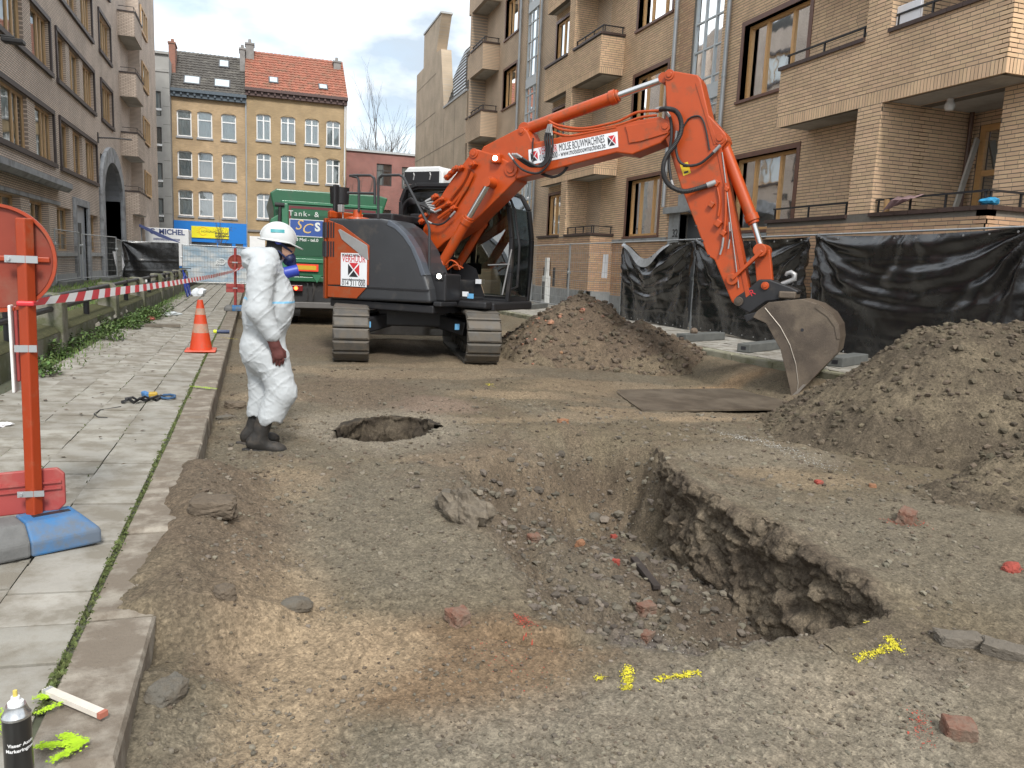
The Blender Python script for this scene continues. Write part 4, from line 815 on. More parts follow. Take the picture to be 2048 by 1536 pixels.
# ------------------------------------------------------------------ low planter wall with posts and black rails
CONC = M('mossy_concrete', (0.21,0.20,0.17), 0.95, var=0.2, scale=5, bump=0.6, bscale=50, dirt=(0.085,0.095,0.04), dirt_amt=0.7, dirt_scale=3.0)
MOSS = M('moss_top', (0.085,0.085,0.035), 0.98, var=0.3, scale=12, bump=0.8, bscale=60)
pw = root('planter_wall', (-2.6, 20, SWZ), 'low mossy concrete planter wall with posts and black rails along the pavement', 'wall')
PY = [3.4, 7.6, 11.85, 16.25, 20.3, 24.2, 27.6, 30.6, 33.4]
for i, y in enumerate(PY):
    big = 0.62 if y == 24.2 else 0.34; m_ = MB(); x0 = -2.45
    m_.prism([(x0-0.32, y, SWZ-0.1), (x0, y, SWZ-0.1), (x0, y, SWZ+0.66), (x0-0.08, y, SWZ+0.78), (x0-0.32, y, SWZ+0.80)], (0, big, 0)); m_.build('post', CONC, pw, bevel=0.03)
    if i+1 < len(PY):
        ya, yb = y+big+0.005, PY[i+1]-0.005; m_ = MB(); m_.box((x0-0.42, ya, SWZ-0.2), (x0-0.03, yb, SWZ+0.27)); w_ = m_.build('low_wall', CONC, pw)
        m_ = MB(); m_.prism([(x0-0.42, ya, SWZ+0.272), (x0-0.02, ya, SWZ+0.272), (x0-0.08, ya, SWZ+0.34), (x0-0.42, ya, SWZ+0.40)], (0, yb-ya, 0)); m_.build('moss_cap', MOSS, w_, bevel=0.03)
        for dz in (0.58, 0.74):
            m_ = MB(); ys = [ya-0.05, ya+0.3, (ya+yb)/2, yb-0.3, yb+0.05]; m_.tube([(x0-0.14, t, SWZ+dz) for t in ys], 0.038, 10); m_.build('rail', IRON, pw, smooth=True)
        m_ = MB(); m_.cyl((x0-0.14, (ya+yb)/2, SWZ+0.3), (x0-0.14, (ya+yb)/2, SWZ+0.78), 0.045, n=10); m_.build('rail_support', IRON, pw, smooth=True)
# grass and weeds
def grass(name, label, n, area, h, mat, seed, zf, cat='grass'):
    r = np.random.default_rng(seed); Vs, Fs = [], []; o = 0
    for i in range(n):
        x, y = area(r); z = zf(x, y); a = r.random()*6.283; hh = h*(0.4+0.9*r.random()); wd = 0.006+0.006*r.random(); ln = r.normal(0, 0.35)*hh; dx, dy = math.cos(a), math.sin(a)
        Vs += [(x-dx*wd, y-dy*wd, z), (x+dx*wd, y+dy*wd, z), (x+dy*ln*0.4+dx*wd*0.7, y-dx*ln*0.4+dy*wd*0.7, z+hh*0.6), (x+dy*ln, y-dx*ln, z+hh)]; Fs.append((o, o+1, o+2, o+3)); o += 4
    return tag(np_mesh(name, Vs, Fs, mat), label, cat, kind='stuff')
def leaves(name, label, clumps, mat, seed):
    r = np.random.default_rng(seed); Vs, Fs = [], []; o = 0
    for cx, cy, cz, rad, ht, n in clumps:
        for i in range(n):
            a = r.random()*6.283; q = rad*math.sqrt(r.random()); p = np.array([cx+q*math.cos(a), cy+q*math.sin(a), cz+ht*r.random()*(1-0.6*q/rad)])
            s = 0.018+0.03*r.random(); d = r.normal(size=3); d[2] *= 0.4; d /= np.linalg.norm(d); e = np.cross(d, [0.3, 0.2, 1]); e /= np.linalg.norm(e)
            Vs += [p, p+d*s+e*s*0.45, p+d*s*2+np.array([0,0,-0.3*s]), p+d*s-e*s*0.45]; Fs.append((o, o+1, o+2, o+3)); o += 4
    return tag(np_mesh(name, Vs, Fs, mat), label, 'weeds', kind='stuff')
GRASS = M('grass_blade', (0.11,0.17,0.045), 0.8, var=0.3, island=0.35); WEED = M('weed_leaf', (0.095,0.16,0.04), 0.7, var=0.3, island=0.4)
grass('yard_grass', 'patchy green grass behind the planter wall', 5000, lambda r: (-3.0-2.6*r.random()**1.3, 12+22*r.random()), 0.13, GRASS, 3, lambda x, y: 0.42)
def wpos(r):
    y = 10+22*r.random()**1.4; return (-2.43+0.28*abs(r.normal())*0.7, y)
grass('wall_weeds', 'grass growing along the foot of the planter wall', 1500, wpos, 0.06, GRASS, 4, lambda x, y: SWZ-0.01)
cl = []
for p in [(140,660),(150,650),(160,640),(175,632),(128,672),(200,640),(250,632),(262,628),(275,622),(290,615),(300,612),(215,655),(310,608),(330,600),(110,690),(70,725)]:
    q = gp(p[0], p[1]+25, SWZ); cl.append((q.x, q.y, SWZ, 0.20+0.12*random.random(), 0.22+0.16*random.random(), 380))
leaves('weeds', 'leafy green weeds at the foot of the planter wall', cl, WEED, 5)
def moss(r):
    i = r.integers(0, 4); y = 2.5+14*r.random()**1.3
    while vnoise(np.array([y*1.9]), np.array([i*3.3]))[0] < 0.05: y = 2.5+14*r.random()**1.3
    return (KX0-0.006-0.328*(0 if r.random() < 0.75 else i)+r.normal()*0.012, y)
mo = grass('joint_moss', 'moss and grass growing in the pavement joints', 3800, moss, 0.013, M('joint_moss', (0.10,0.125,0.04), 0.9, var=0.3, island=0.3), 6, lambda x, y: SWZ-0.012, 'moss')
# ------------------------------------------------------------------ the row of houses closing the street
WHITE_F = M('white_window_frame', (0.78,0.79,0.79), 0.5, var=0.05)
YEL = brick_tex('yellow_brickwork', (0.48,0.335,0.185), (0.38,0.262,0.14), (0.37,0.295,0.21), 'x', 0.21, 0.07, 0.5)
YEL2 = brick_tex('ochre_brickwork', (0.43,0.30,0.16), (0.36,0.25,0.13), (0.32,0.26,0.175), 'x', 0.21, 0.07, 0.5)
def tile_roof(name, parent, x0, x1, y0, z0, y1, z1, mat, pitch=0.28, row=0.33):
    """pantiles: ribbed courses, each overlapping the one below"""
    nx = int((x1-x0)/pitch*6); L_ = math.hypot(y1-y0, z1-z0); nr = int(L_/row); xs = np.linspace(x0, x1, nx+1); prof = 0.035*np.abs(np.sin(math.pi*(xs-x0)/pitch)); ny, nz = -(z1-z0)/L_, (y1-y0)/L_; Vs, Fs = [], []; o = 0
    for r in range(nr):
        for t, lift in ((r/nr, 0.05), ((r+1)/nr, 0.012)):
            y, z = y0+(y1-y0)*t, z0+(z1-z0)*t; jj = rng.normal(0, 0.006, nx+1); Vs.append(np.column_stack([xs, y+ny*(prof+lift+jj), z+nz*(prof+lift+jj)]))
        i = np.arange(nx); Fs.append(np.stack([o+i, o+i+1, o+nx+1+i+1, o+nx+1+i], -1)); o += 2*(nx+1)
        if r: Fs.append(np.stack([o-3*(nx+1)+i, o-3*(nx+1)+i+1, o-2*(nx+1)+i+1, o-2*(nx+1)+i], -1))
    return np_mesh(name, np.vstack(Vs), np.vstack(Fs), mat, parent=parent)
def house(label, x0, x1, zt, ridge, cols, rows, wall_mat, roof_mat, cornice, split, tfrac, ybase=58.0):
    r = root('brick_house', ((x0+x1)/2, ybase, 0), label, 'house', 'houses closing the street'); pl = Pl((0, ybase, 0), (1,0,0), (0,-1,0)); hol = [(a, b, z0, z1) for a, b in cols for z0, z1 in rows]
    wb = MB(); wall_cells(wb, pl, x0, x1, 0, zt, hol, 0.3); wb.build('wall', wall_mat, r)
    for i, (a, b, z0, z1) in enumerate(hol):
        w_ = window(pl, a, b, z0, z1, r, WHITE_F, split, (tfrac,), fw=0.075, inset=0.13, curtain=(CURTAIN, CURTAIN_G, CURTAIN)[i % 3], cfrac=(0,1))
        s = MB(); pl.box(s, a-0.06, b+0.06, z0-0.13, z0-0.004, -0.1, 0.08); s.build('sill', BLUE_STONE, w_)
        s = MB(); n = 8; pts = [pl.P(a-0.05+(b-a+0.1)*t/n, z1-0.12+0.2*math.sin(math.pi*t/n), 0.012) for t in range(n+1)]; pts2 = [p+Vector((0,0,0.2)) for p in pts]
        for t in range(n): s.prism([pts[t], pts[t+1], pts2[t+1], pts2[t]], (0, 0.1, 0))
        s.build('lintel', wall_mat, w_)
    tile_roof('roof', r, x0-0.05, x1+0.05, ybase-0.25, zt+0.05, ybase+3.6, ridge, roof_mat)
    gb = MB(); gb.prism([(x0, ybase+0.3, zt), (x0, ybase+3.6, ridge-0.1), (x0, ybase+7, zt)], (x1-x0, 0, 0)); gb.build('gable', wall_mat, r)
    co = MB(); co.box((x0-0.06, ybase-0.42, zt-0.12), (x1+0.06, ybase-0.003, zt+0.08)); co.box((x0-0.03, ybase-0.25, zt-0.42), (x1+0.03, ybase-0.002, zt-0.122)); cb = co.build('cornice', cornice, r)
    n = int((x1-x0)/0.42)
    for i in range(n):
        b_ = MB(); b_.box((x0+0.15+i*0.42, ybase-0.36, zt-0.3), (x0+0.27+i*0.42, ybase-0.251, zt-0.123)); b_.build('bracket', WHITE_F if i % 1 == 9 else cornice, cb)
    return r, pl
def skylight(r, x0, x1, t0, t1, zt, ridge, ybase=58.0):
    f = lambda t, d: (ybase-0.25+3.85*t - d*0.62, zt+0.05+(ridge-zt-0.05)*t + d*0.78); m_ = MB()
    (ya, za), (yb, zb) = f(t0, 0.12), f(t1, 0.12); (yc, zc), (yd, zd) = f(t0, -0.05), f(t1, -0.05)
    m_.add([(x0,ya,za),(x1,ya,za),(x1,yb,zb),(x0,yb,zb),(x0,yc,zc),(x1,yc,zc),(x1,yd,zd),(x0,yd,zd)], [(0,1,2,3),(0,4,5,1),(1,5,6,2),(2,6,7,3),(3,7,4,0)]); sk_ = m_.build('skylight', M('skylight_frame', (0.08,0.08,0.085), 0.5), r)
    (ya, za), (yb, zb) = f(t0+0.02, 0.135), f(t1-0.02, 0.135); g = MB(); g.add([(x0+0.08,ya,za),(x1-0.08,ya,za),(x1-0.08,yb,zb),(x0+0.08,yb,zb)], [(0,1,2,3)]); g.build('pane', M('skylight_glass', (0.45,0.52,0.55), 0.08, spec=1.0), sk_)
R3 = [(9.38,11.08),(6.72,8.42),(4.15,5.85)]
h1, pl1 = house('yellow brick house with dark tiled roof above the blue shop front', -5.05, -0.37, 12.3, 15.6, [(-4.74,-3.82),(-3.46,-2.52),(-1.95,-1.0)], R3, YEL, M('dark_roof_tile', (0.075,0.068,0.06), 0.8, var=0.3, scale=3, island=0.0, dirt=(0.15,0.14,0.12), dirt_amt=0.4), M('blue_grey_cornice', (0.075,0.10,0.125), 0.5), (), 0.68)
h2, pl2 = house('ochre brick house with red tiled roof and narrow double windows', -0.35, 6.42, 12.85, 16.2, [(0.32,1.26),(1.93,2.9),(3.56,4.5),(5.02,5.98)], [(9.58,11.3),(6.95,8.68),(4.25,5.95)], YEL2, M('red_roof_tile', (0.29,0.105,0.066), 0.75, var=0.35, scale=2.5, dirt=(0.20,0.11,0.07), dirt_amt=0.5), M('brown_cornice', (0.085,0.05,0.045), 0.55), (0.5,), 0.76)
for a, b, t0, t1 in ((-4.3,-3.25,0.12,0.33),(-2.4,-1.35,0.12,0.33),(-2.15,-1.45,0.66,0.86)): skylight(h1, a, b, t0, t1, 12.3, 15.6)
for a, b, t0, t1 in ((1.15,1.8,0.16,0.32),(4.5,5.15,0.14,0.28)): skylight(h2, a, b, t0, t1, 12.85, 16.2)
def chimney(r, x0, x1, y0, y1, z0, z1, mat):
    m_ = MB(); m_.box((x0,y0,z0),(x1,y1,z1)); m_.box((x0-0.05,y0-0.05,z1),(x1+0.05,y1+0.05,z1+0.12)); m_.cyl(((x0+x1)/2,(y0+y1)/2,z1+0.12),((x0+x1)/2,(y0+y1)/2,z1+0.45),0.13,0.1,10); m_.build('chimney', mat, r)
RED_CH = brick_tex('red_chimney', (0.33,0.12,0.08), (0.24,0.09,0.06), (0.2,0.15,0.12), 'xy'); GREY_CH = M('rendered_chimney', (0.22,0.21,0.20), 0.9, var=0.25, scale=3)
chimney(h1, -5.25, -4.85, 59.2, 60.6, 12.5, 15.5, RED_CH); chimney(h2, -0.75, -0.4, 60.2, 61.4, 14.0, 15.9, GREY_CH); chimney(h2, -0.35, 0.2, 60.6, 61.5, 14.0, 16.4, GREY_CH); chimney(h2, 5.75, 6.25, 60.6, 61.6, 14.0, 15.9, GREY_CH)
for x, yb, zt, par in ((-5.12, 57.9, 12.2, h1), (-0.36, 57.93, 12.3, h1), (6.3, 57.9, 12.4, h2)):
    m_ = MB(); m_.cyl((x, yb, 0), (x, yb, zt), 0.05, n=8); m_.build('downpipe', M('white_pipe', (0.6,0.62,0.63), 0.5) if x > 1 or x < -3 else ZINC, par)
# shop front
BLUE = M('blue_shop_paint', (0.010,0.19,0.62), 0.45, var=0.05); YELS = M('yellow_sign', (0.82,0.74,0.02), 0.5, var=0.03); INK = M('dark_ink', (0.02,0.02,0.03), 0.6, var=0.0); ORANGE_INK = M('orange_ink', (0.75,0.30,0.02), 0.6, var=0.0)
m_ = MB(); m_.box((-5.04, 57.80, 2.42), (-0.38, 57.95, 3.80))
for x0, x1 in ((-5.04,-4.0),(-2.35,-2.08),(-1.35,-1.12),(-0.62,-0.38)): m_.box((x0, 57.82, 0), (x1, 57.95, 2.42))
m_.box((-4.0,57.82,0),(-0.62,57.95,0.7)); m_.build('shop_front', BLUE, h1)
for x0, x1 in ((-4.0,-2.35),(-2.08,-1.35),(-1.12,-0.62)):
    m_ = MB(); m_.box((x0, 57.88, 0.7), (x1, 57.9, 2.42)); m_.build('shop_window', M('shop_glass', (0.05,0.055,0.06), 0.08, spec=0.8), h1)
m_ = MB(); m_.box((-3.94, 57.74, 2.70), (-1.54, 57.798, 3.48)); sg = m_.build('sign_board', YELS, h1)
sgn = MB(); c0 = Vector((-3.2, 57.738, 3.15)); ringp = [c0+Vector((0.26*math.cos(a), 0, 0.26*math.sin(a))) for a in np.linspace(0.3, 5.6, 24)]; sgn.tube(ringp, 0.016, 5)
for a in np.linspace(0.4, 3.4, 9): sgn.bar(c0+Vector((0.32*math.cos(a),0,0.30*math.sin(a))), c0+Vector((0.42*math.cos(a),0,0.38*math.sin(a))), 0.012, 0.022, (0,1,0))
sgn.build('sun_emblem', ORANGE_INK, sg)
lettering('HORIZON', (-2.85, 57.737, 3.13), (1,0,0), (0,0,1), 0.20, INK, 'lettering', sg)
sw_ = MB()
for i in range(14): sw_.box((-2.42+i*0.062, 57.737, 2.98+0.02*(i % 3)), (-2.38+i*0.062, 57.739, 3.10)); sw_.box((-2.42+i*0.062, 57.737, 2.82), (-2.375+i*0.062, 57.739, 2.92))
o = sw_.build('small_print', INK, sg); o['kind'] = 'stuff'
m_ = MB(); m_.box((-0.18, 57.93, 0), (0.85, 57.985, 3.0)); dr = m_.build('door', WHITE_F, h2); m_ = MB(); m_.box((0.0, 57.92, 1.8), (0.7, 57.928, 2.2)); m_.build('pane', ROOM, dr)
m_ = MB(); m_.box((-0.36, 57.9, 3.3), (6.4, 57.99, 3.45)); m_.build('string_course', GREY_CH, h2)
# narrow grey rendered block between the left block and the houses
GREYR = M('grey_panels', (0.33,0.325,0.31), 0.9, var=0.12, scale=1.5, bump=0.1); gB = root('concrete_building', (-6.2, 57, 0), 'narrow grey concrete block with dark stacked windows beside the yellow house', 'building')
plG = Pl((0, 57.2, 0), (1,0,0), (0,-1,0)); gw = [(-6.45,-5.6,z0,z0+1.55) for z0 in (3.6,5.87,8.17,10.42)]; m_ = MB(); wall_cells(m_, plG, -9.5, -5.07, 0, 14.3, gw, 0.3); m_.box((-9.5,57.5,0),(-5.08,62,14.2)); m_.build('wall', GREYR, gB)
for i, (a, b, z0, z1) in enumerate(gw): window(plG, a, b, z0, z1, gB, M('dark_window_frame', (0.05,0.05,0.05), 0.5), (0.4,), (0.30,), fw=0.06, inset=0.1, curtain=CURTAIN if i in (0, 1, 3) else None); m_ = MB(); plG.box(m_, a-0.02, b+0.02, z0+0.34, z0+0.48, -0.08, 0.03); m_.build('window_bar', WHITE_F, gB)
m_ = MB(); plG.box(m_, -9.5, -5.07, 14.3, 14.45, -0.3, 0.15); plG.box(m_, -9.5, -5.07, 13.2, 13.35, -0.05, 0.05); m_.build('cornice', GREYR, gB)
pj = MB()
for z in np.arange(3, 14, 1.15): plG.box(pj, -9.5, -6.55, z, z+0.02, -0.01, 0.004); plG.box(pj, -5.5, -5.08, z, z+0.02, -0.01, 0.004)
pj.build('panel_joints', ROOM, gB)
# low red brick building
REDB = brick_tex('red_brickwork', (0.30,0.105,0.085), (0.24,0.085,0.07), (0.24,0.17,0.15), 'x', 0.21, 0.07, 0.4); rB = root('red_brick_building', (9.5, 59.6, 0), 'low flat-roofed red brick building behind the excavator', 'building')
plR = Pl((0, 59.6, 0), (1,0,0), (0,-1,0)); rw = [(8.85,9.98,7.25,8.85),(10.75,11.85,7.15,8.75),(8.85,9.98,3.9,5.5)]; m_ = MB(); wall_cells(m_, plR, 6.45, 20, 0, 9.6, rw, 0.3); m_.box((6.45,59.95,0),(20,66,9.5)); m_.build('wall', REDB, rB)
for a, b, z0, z1 in rw: window(plR, a, b, z0, z1, rB, M('dark_window_frame', (0.05,0.05,0.05)), (0.45,), (0.7,), fw=0.06, inset=0.12, curtain=CURTAIN, cfrac=(0, 0.45))
m_ = MB(); plR.box(m_, 6.4, 20, 9.6, 9.75, -0.4, 0.12); m_.build('coping', M('pale_stone', (0.42,0.43,0.43)), rB)
# blind tan wall of the next house on the right, with its tiled roof
TANW = brick_tex('tan_blind_brickwork', (0.52,0.41,0.29), (0.47,0.37,0.26), (0.46,0.39,0.31), 'y', 0.22, 0.066, 0.3); tB = root('gable_building', (11, 46, 0), 'house with a blind tan brick wall and stepped dark tiled roof past the apartment block', 'building'); m_ = MB()
prof = [(52.1,0),(52.1,13.7),(50.0,13.7),(50.0,15.6),(45.3,15.65),(46.4,13.8),(45.2,13.7),(44.1,10.25),(39.1,10.25),(39.1,0)]
m_.prism([(10.25, y, z) for y, z in prof][::-1], (0.6, 0, 0)); m_.build('wall', TANW, tB)
m_ = MB(); m_.box((10.9, 39.1, 0), (18, 52, 10.2)); m_.box((11.95, 39.1, 10.2), (18, 46, 13.9)); m_.build('core', TANW, tB)
m_ = MB(); m_.box((10.2, 39.1, 10.25), (10.9, 44.1, 10.35)); m_.box((10.2, 45.25, 15.65), (10.9, 50.05, 15.75)); m_.build('coping', M('pale_stone', (0.42,0.43,0.43)), tB)
m_ = MB(); dk = M('dark_roof_tile', (0.075,0.068,0.06))
# roof facing the street: tiles climbing away from the parapet
nx = 150; ys = np.linspace(39.1, 46.0, nx+1); Vs, Fs, o_ = [], [], 0
for r in range(14):
    for t, lift in ((r/14, 0.05), ((r+1)/14, 0.012)):
        Vs.append(np.column_stack([10.42+1.5*t - 0.9*(0.035*np.abs(np.sin(math.pi*ys/0.28))+lift), ys, 10.3+3.7*t+0.35*(0.035*np.abs(np.sin(math.pi*ys/0.28))+lift)]))
    i = np.arange(nx); Fs.append(np.stack([o_+i, o_+nx+1+i, o_+nx+1+i+1, o_+i+1], -1)); o_ += 2*(nx+1)
np_mesh('roof', np.vstack(Vs), np.vstack(Fs), dk, parent=tB)
for y in (41.5, 44.0, 46.5, 49.0): 
    m_ = MB(); m_.box((10.243, y, 1.0), (10.248, y+0.02, 10.0)); m_.build('wall_joint', MORTAR, tB)
for z in (4.0, 6.1, 8.2, 10.4, 12.6):
    m_ = MB(); m_.box((10.242, 46.3 if z > 10.3 else 39.2, z), (10.249, 49.9 if z > 13.6 else 52.0, z+0.025)); m_.build('wall_joint', MORTAR, tB)
# bare trees
def bare_tree(name, label, base, h, r0, seed, depth=5, spread=0.5, leaves_n=0, n0=None):
    r = random.Random(seed); wood = MB(); tips = []
    def grow(p, d, ln, rad, k):
        pts = [p]; q = p
        for i in range(4):
            d = (d+Vector((r.uniform(-1,1), r.uniform(-1,1), r.uniform(-0.3,0.6)))*0.13).normalized(); q = q+d*(ln/4); pts.append(q)
        wood.tube(pts, [rad*(1-0.11*i) for i in range(5)], 6 if k > 2 else 4)
        if k == 0: tips.append(q); return
        for j in range(r.choice((2,3)) if k < depth else 4):
            a = r.uniform(0, 6.283); sp = spread*r.uniform(0.6, 1.3); nd = (d+Vector((math.cos(a)*sp, math.sin(a)*sp, r.uniform(0, 0.4)))).normalized(); s = pts[r.choice((2,3,4))] if j else q
            grow(s, nd, ln*r.uniform(0.6,0.85), rad*0.58, k-1)
    t = root(name, base, label, 'tree'); grow(Vector(base), Vector((0,0,1)), h*0.3, r0, depth); tr = wood.build('trunk', M('bark', (0.10,0.09,0.08), 0.95, var=0.25), t)
    if leaves_n:
        lf = MB()
        for i in range(leaves_n):
            p = r.choice(tips)+Vector((r.uniform(-.2,.2), r.uniform(-.2,.2), r.uniform(-.2,.2))); d = Vector((r.uniform(-1,1), r.uniform(-1,1), r.uniform(-1,0.3))).normalized()*0.07; e = d.cross(Vector((0,0,1))).normalized()*0.03; lf.add([p, p+d+e, p+d*2, p+d-e], [(0,1,2,3)])
        lf.build('crown', M('dull_leaf', (0.10,0.085,0.03), 0.8, var=0.3, island=0.3), t)
    return t
bare_tree('bare_tree', 'tall bare winter tree rising behind the red brick building', (9.0, 70, 0), 17.5, 0.17, 11, 6, 0.42)
bare_tree('bare_tree', 'slighter bare tree behind the red brick building beside the tan wall', (11.6, 69, 0), 15.5, 0.14, 14, 6, 0.40)
bare_tree('street_tree', 'bare street tree with thin branches in front of the red brick building', (5.6, 46, 0), 7.5, 0.09, 5, 5, 0.42)
bare_tree('street_tree', 'thin young street tree with a few leaves before the blue shop', (-2.1, 51, 0), 4.2, 0.05, 8, 4, 0.36, 60)
# ------------------------------------------------------------------ the orange tracked excavator
XC, XH = Vector((2.73, 13.9, 0.0)), math.radians(-46.11)
_F = Vector((math.cos(XH), math.sin(XH), 0)); _R = Vector((_F.y, -_F.x, 0))
def mp(x, y, r):
    """a point on the machine's lengthwise plane r metres to its right, in the machine's own axes"""
    d = ray(x, y); n = _R; p0 = XC+_R*r; t = (p0-EYE).dot(n)/d.dot(n); q = EYE+d*t; return Vector(((q-XC).dot(_F), -r, q.z))
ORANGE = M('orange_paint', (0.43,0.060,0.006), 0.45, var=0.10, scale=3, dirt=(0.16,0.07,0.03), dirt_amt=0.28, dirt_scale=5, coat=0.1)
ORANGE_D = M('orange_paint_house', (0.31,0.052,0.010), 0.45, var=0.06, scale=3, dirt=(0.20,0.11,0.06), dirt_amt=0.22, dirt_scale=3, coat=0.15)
XDARK = M('charcoal_paint', (0.035,0.037,0.041), 0.42, var=0.12, scale=3, dirt=(0.09,0.08,0.07), dirt_amt=0.15, coat=0.2)
XBLACK = M('black_paint', (0.016,0.016,0.018), 0.5, var=0.15, dirt=(0.07,0.06,0.05), dirt_amt=0.15)
RUBBER = M('black_hose', (0.022,0.022,0.024), 0.6, var=0.15)
CHROME = M('cylinder_rod', (0.62,0.62,0.62), 0.18, 0.95, var=0.05)
TRACK = M('track_steel', (0.098,0.092,0.083), 0.65, 0.25, var=0.25, scale=8, bump=0.3, bscale=50, island=0.14, dirt=(0.118,0.100,0.078), dirt_amt=0.75, dirt_scale=7)
BUCK = M('worn_bucket_steel', (0.098,0.076,0.058), 0.55, 0.25, var=0.35, scale=3.5, bump=0.25, bscale=40, dirt=(0.165,0.13,0.095), dirt_amt=0.6, dirt_scale=2.5)
SILVER = M('silver_trim', (0.33,0.33,0.33), 0.4, 0.3)
WHITE_D = M('white_decal', (0.75,0.77,0.80), 0.4, var=0.04); RED_D = M('red_decal', (0.55,0.03,0.04), 0.5, var=0.03); BLACK_D = M('black_decal', (0.02,0.02,0.025), 0.5, var=0.03)
ex = root('excavator', XC, 'orange and charcoal tracked excavator with its arm lowered and a wide bucket', 'excavator'); ex.rotation_euler = (0, 0, XH); ORG[ex.name] = Vector((0,0,0))
def XB_(name, mb, mat, parent=ex, **k): return mb.build(name, mat, parent, **k)
def V3(f, r, z): return Vector((f, -r, z))
# --- house
def extr(pts, r0, r1):
    m = MB(); m.prism([V3(f, r0, z) for f, z in pts], (0, -(r1-r0), 0)); return m
side = [(-0.95,0.93),(1.18,0.97),(1.18,1.02),(1.15,1.2),(1.06,1.42),(0.97,1.62),(0.84,1.84),(0.68,2.03),(0.5,2.18),(0.33,2.27),(0.18,2.30),(-0.95,2.30)]
XB_('side_hood', extr(side, 0.42, 1.17), XDARK, bevel=0.05, seg=3)
m = MB(); RC = 1.56; arc = [(RC*math.cos(math.radians(a)), RC*math.sin(math.radians(a))) for a in np.linspace(129, 231, 26)]
pl_ = [(-0.97, 1.20)] + [p for p in arc] + [(-0.97, -1.20)]
pl_ = [(-0.965, 1.205)] + [(f, max(-1.205, min(1.205, r))) for f, r in arc] + [(-0.965, -1.205)]
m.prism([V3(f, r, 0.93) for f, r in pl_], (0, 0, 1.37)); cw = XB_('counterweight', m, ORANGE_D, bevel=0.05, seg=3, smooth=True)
m = MB(); m.prism([V3(f, r, 2.30) for f, r in [(-0.97,1.1),(-1.12,0.98),(-1.36,0.5),(-1.4,0),(-1.36,-0.5),(-1.12,-0.98),(-0.97,-1.1)]], (0, 0, 0.14)); XB_('counterweight_top', m, ORANGE, bevel=0.03)
m = MB(); m.box((-0.95, -0.41, 0.95), (-0.1, 1.18, 2.28)); XB_('engine_hood', m, XDARK, bevel=0.04)
# orange skirt and side panel, set proud of the hood
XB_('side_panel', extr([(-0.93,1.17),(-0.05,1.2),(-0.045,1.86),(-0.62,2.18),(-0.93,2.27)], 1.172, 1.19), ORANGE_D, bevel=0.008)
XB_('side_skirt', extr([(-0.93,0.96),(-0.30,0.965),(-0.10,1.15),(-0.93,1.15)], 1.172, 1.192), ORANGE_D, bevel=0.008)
XB_('trim_strip', extr([(-0.70,2.10),(-0.66,2.12),(-0.08,1.86),(-0.05,1.62),(-0.10,1.63),(-0.62,1.95)], 1.191, 1.20), SILVER, bevel=0.006)
XB_('sill_strip', extr([(-0.93,1.152),(1.15,1.16),(1.16,1.19),(-0.93,1.168)], 1.17, 1.185), XBLACK)
XB_('shoulder_trim', extr([(0.33,2.285),(0.5,2.2),(0.7,2.045),(0.86,1.85),(0.99,1.62),(1.08,1.42),(1.0,1.40),(0.9,1.62),(0.78,1.84),(0.62,2.02),(0.46,2.14),(0.3,2.2)], 1.0, 1.18), M('blue_grey_sheen', (0.10,0.115,0.14), 0.3, 0.3, coat=0.4), bevel=0.01)
for i in range(4):
    for z0, z1 in ((1.72,1.98),(1.40,1.66)):
        a0 = math.radians(137.5-3.2*i); m = MB(); c = Vector((-0.99-0.045*i, -1.207+0.006*i, (z0+z1)/2)); f0 = -0.955-0.052*i; m.box((f0-0.045, -1.2125, z0+0.25), (f0-0.02, -1.19, z1+0.25)) if i < 1 else m.obox((RC*math.cos(a0)*1.003, -min(1.208, RC*math.sin(a0)*1.003), (z0+z1)/2+0.25), (0.03, 0.03, z1-z0), (math.cos(a0), -math.sin(a0), 0)); XB_('vent_slot', m, BLACK_D, cw)
for i in range(3):
    for z0 in (1.97, 1.65):
        m = MB(); m.box((-0.93+0.055*i, -1.1945, z0), (-0.90+0.055*i, -1.18, z0+0.26)); XB_('vent_slot', m, BLACK_D)
# poster on the side panel
a, b, c, d = [mp(x, y, 1.195) for x, y in ((682,505),(734,508),(735,575),(683,571))]; f0, f1, z0, z1 = a.x, b.x, (c.z+d.z)/2, (a.z+b.z)/2
m = MB(); m.box((f0, -1.1955, z0), (f1, -1.1905, z1)); po = XB_('poster', m, WHITE_D); cx = (f0+f1)/2; wz = z1-z0; wf = f1-f0
lt = lambda t, zz, s, mt, p=po, bold=0.0, sp=1.0: lettering(t, (cx, -1.1975, z0+wz*zz), (1,0,0), (0,0,1), s, mt, 'lettering', p, depth=0.003, bold=bold, spacing=sp, fit=wf*0.90)
lt('MOLSE BOUWMACHINES', 0.93, 0.070, BLACK_D, sp=0.86); lt('VERHUUR', 0.82, 0.165, RED_D); lt('www.molsebouwmachines.be', 0.205, 0.058, BLACK_D, sp=0.84); lt('014 311 000', 0.085, 0.118, BLACK_D)
def emblem(parent, c, ax, up, w_, h_, n):
    """square emblem of four triangles parted by a white cross, cut corners"""
    ax, up, n, c = Vector(ax), Vector(up), Vector(n), Vector(c); g = 0.07
    for k, (pts, mt) in enumerate((([(-0.40,0.5),(0.40,0.5),(0,0.06)], RED_D), ([(0.5,0.42),(0.5,-0.42),(0.07,0)], RED_D), ([(-0.40,-0.5),(0,-0.06),(0.40,-0.5)], BLACK_D), ([(-0.5,0.42),(-0.07,0),(-0.5,-0.42)], BLACK_D))):
        m = MB(); m.prism([c+ax*(x*w_)+up*(y*h_) for x, y in pts], n*0.003); m.build('emblem_triangle', mt, parent, local=True)
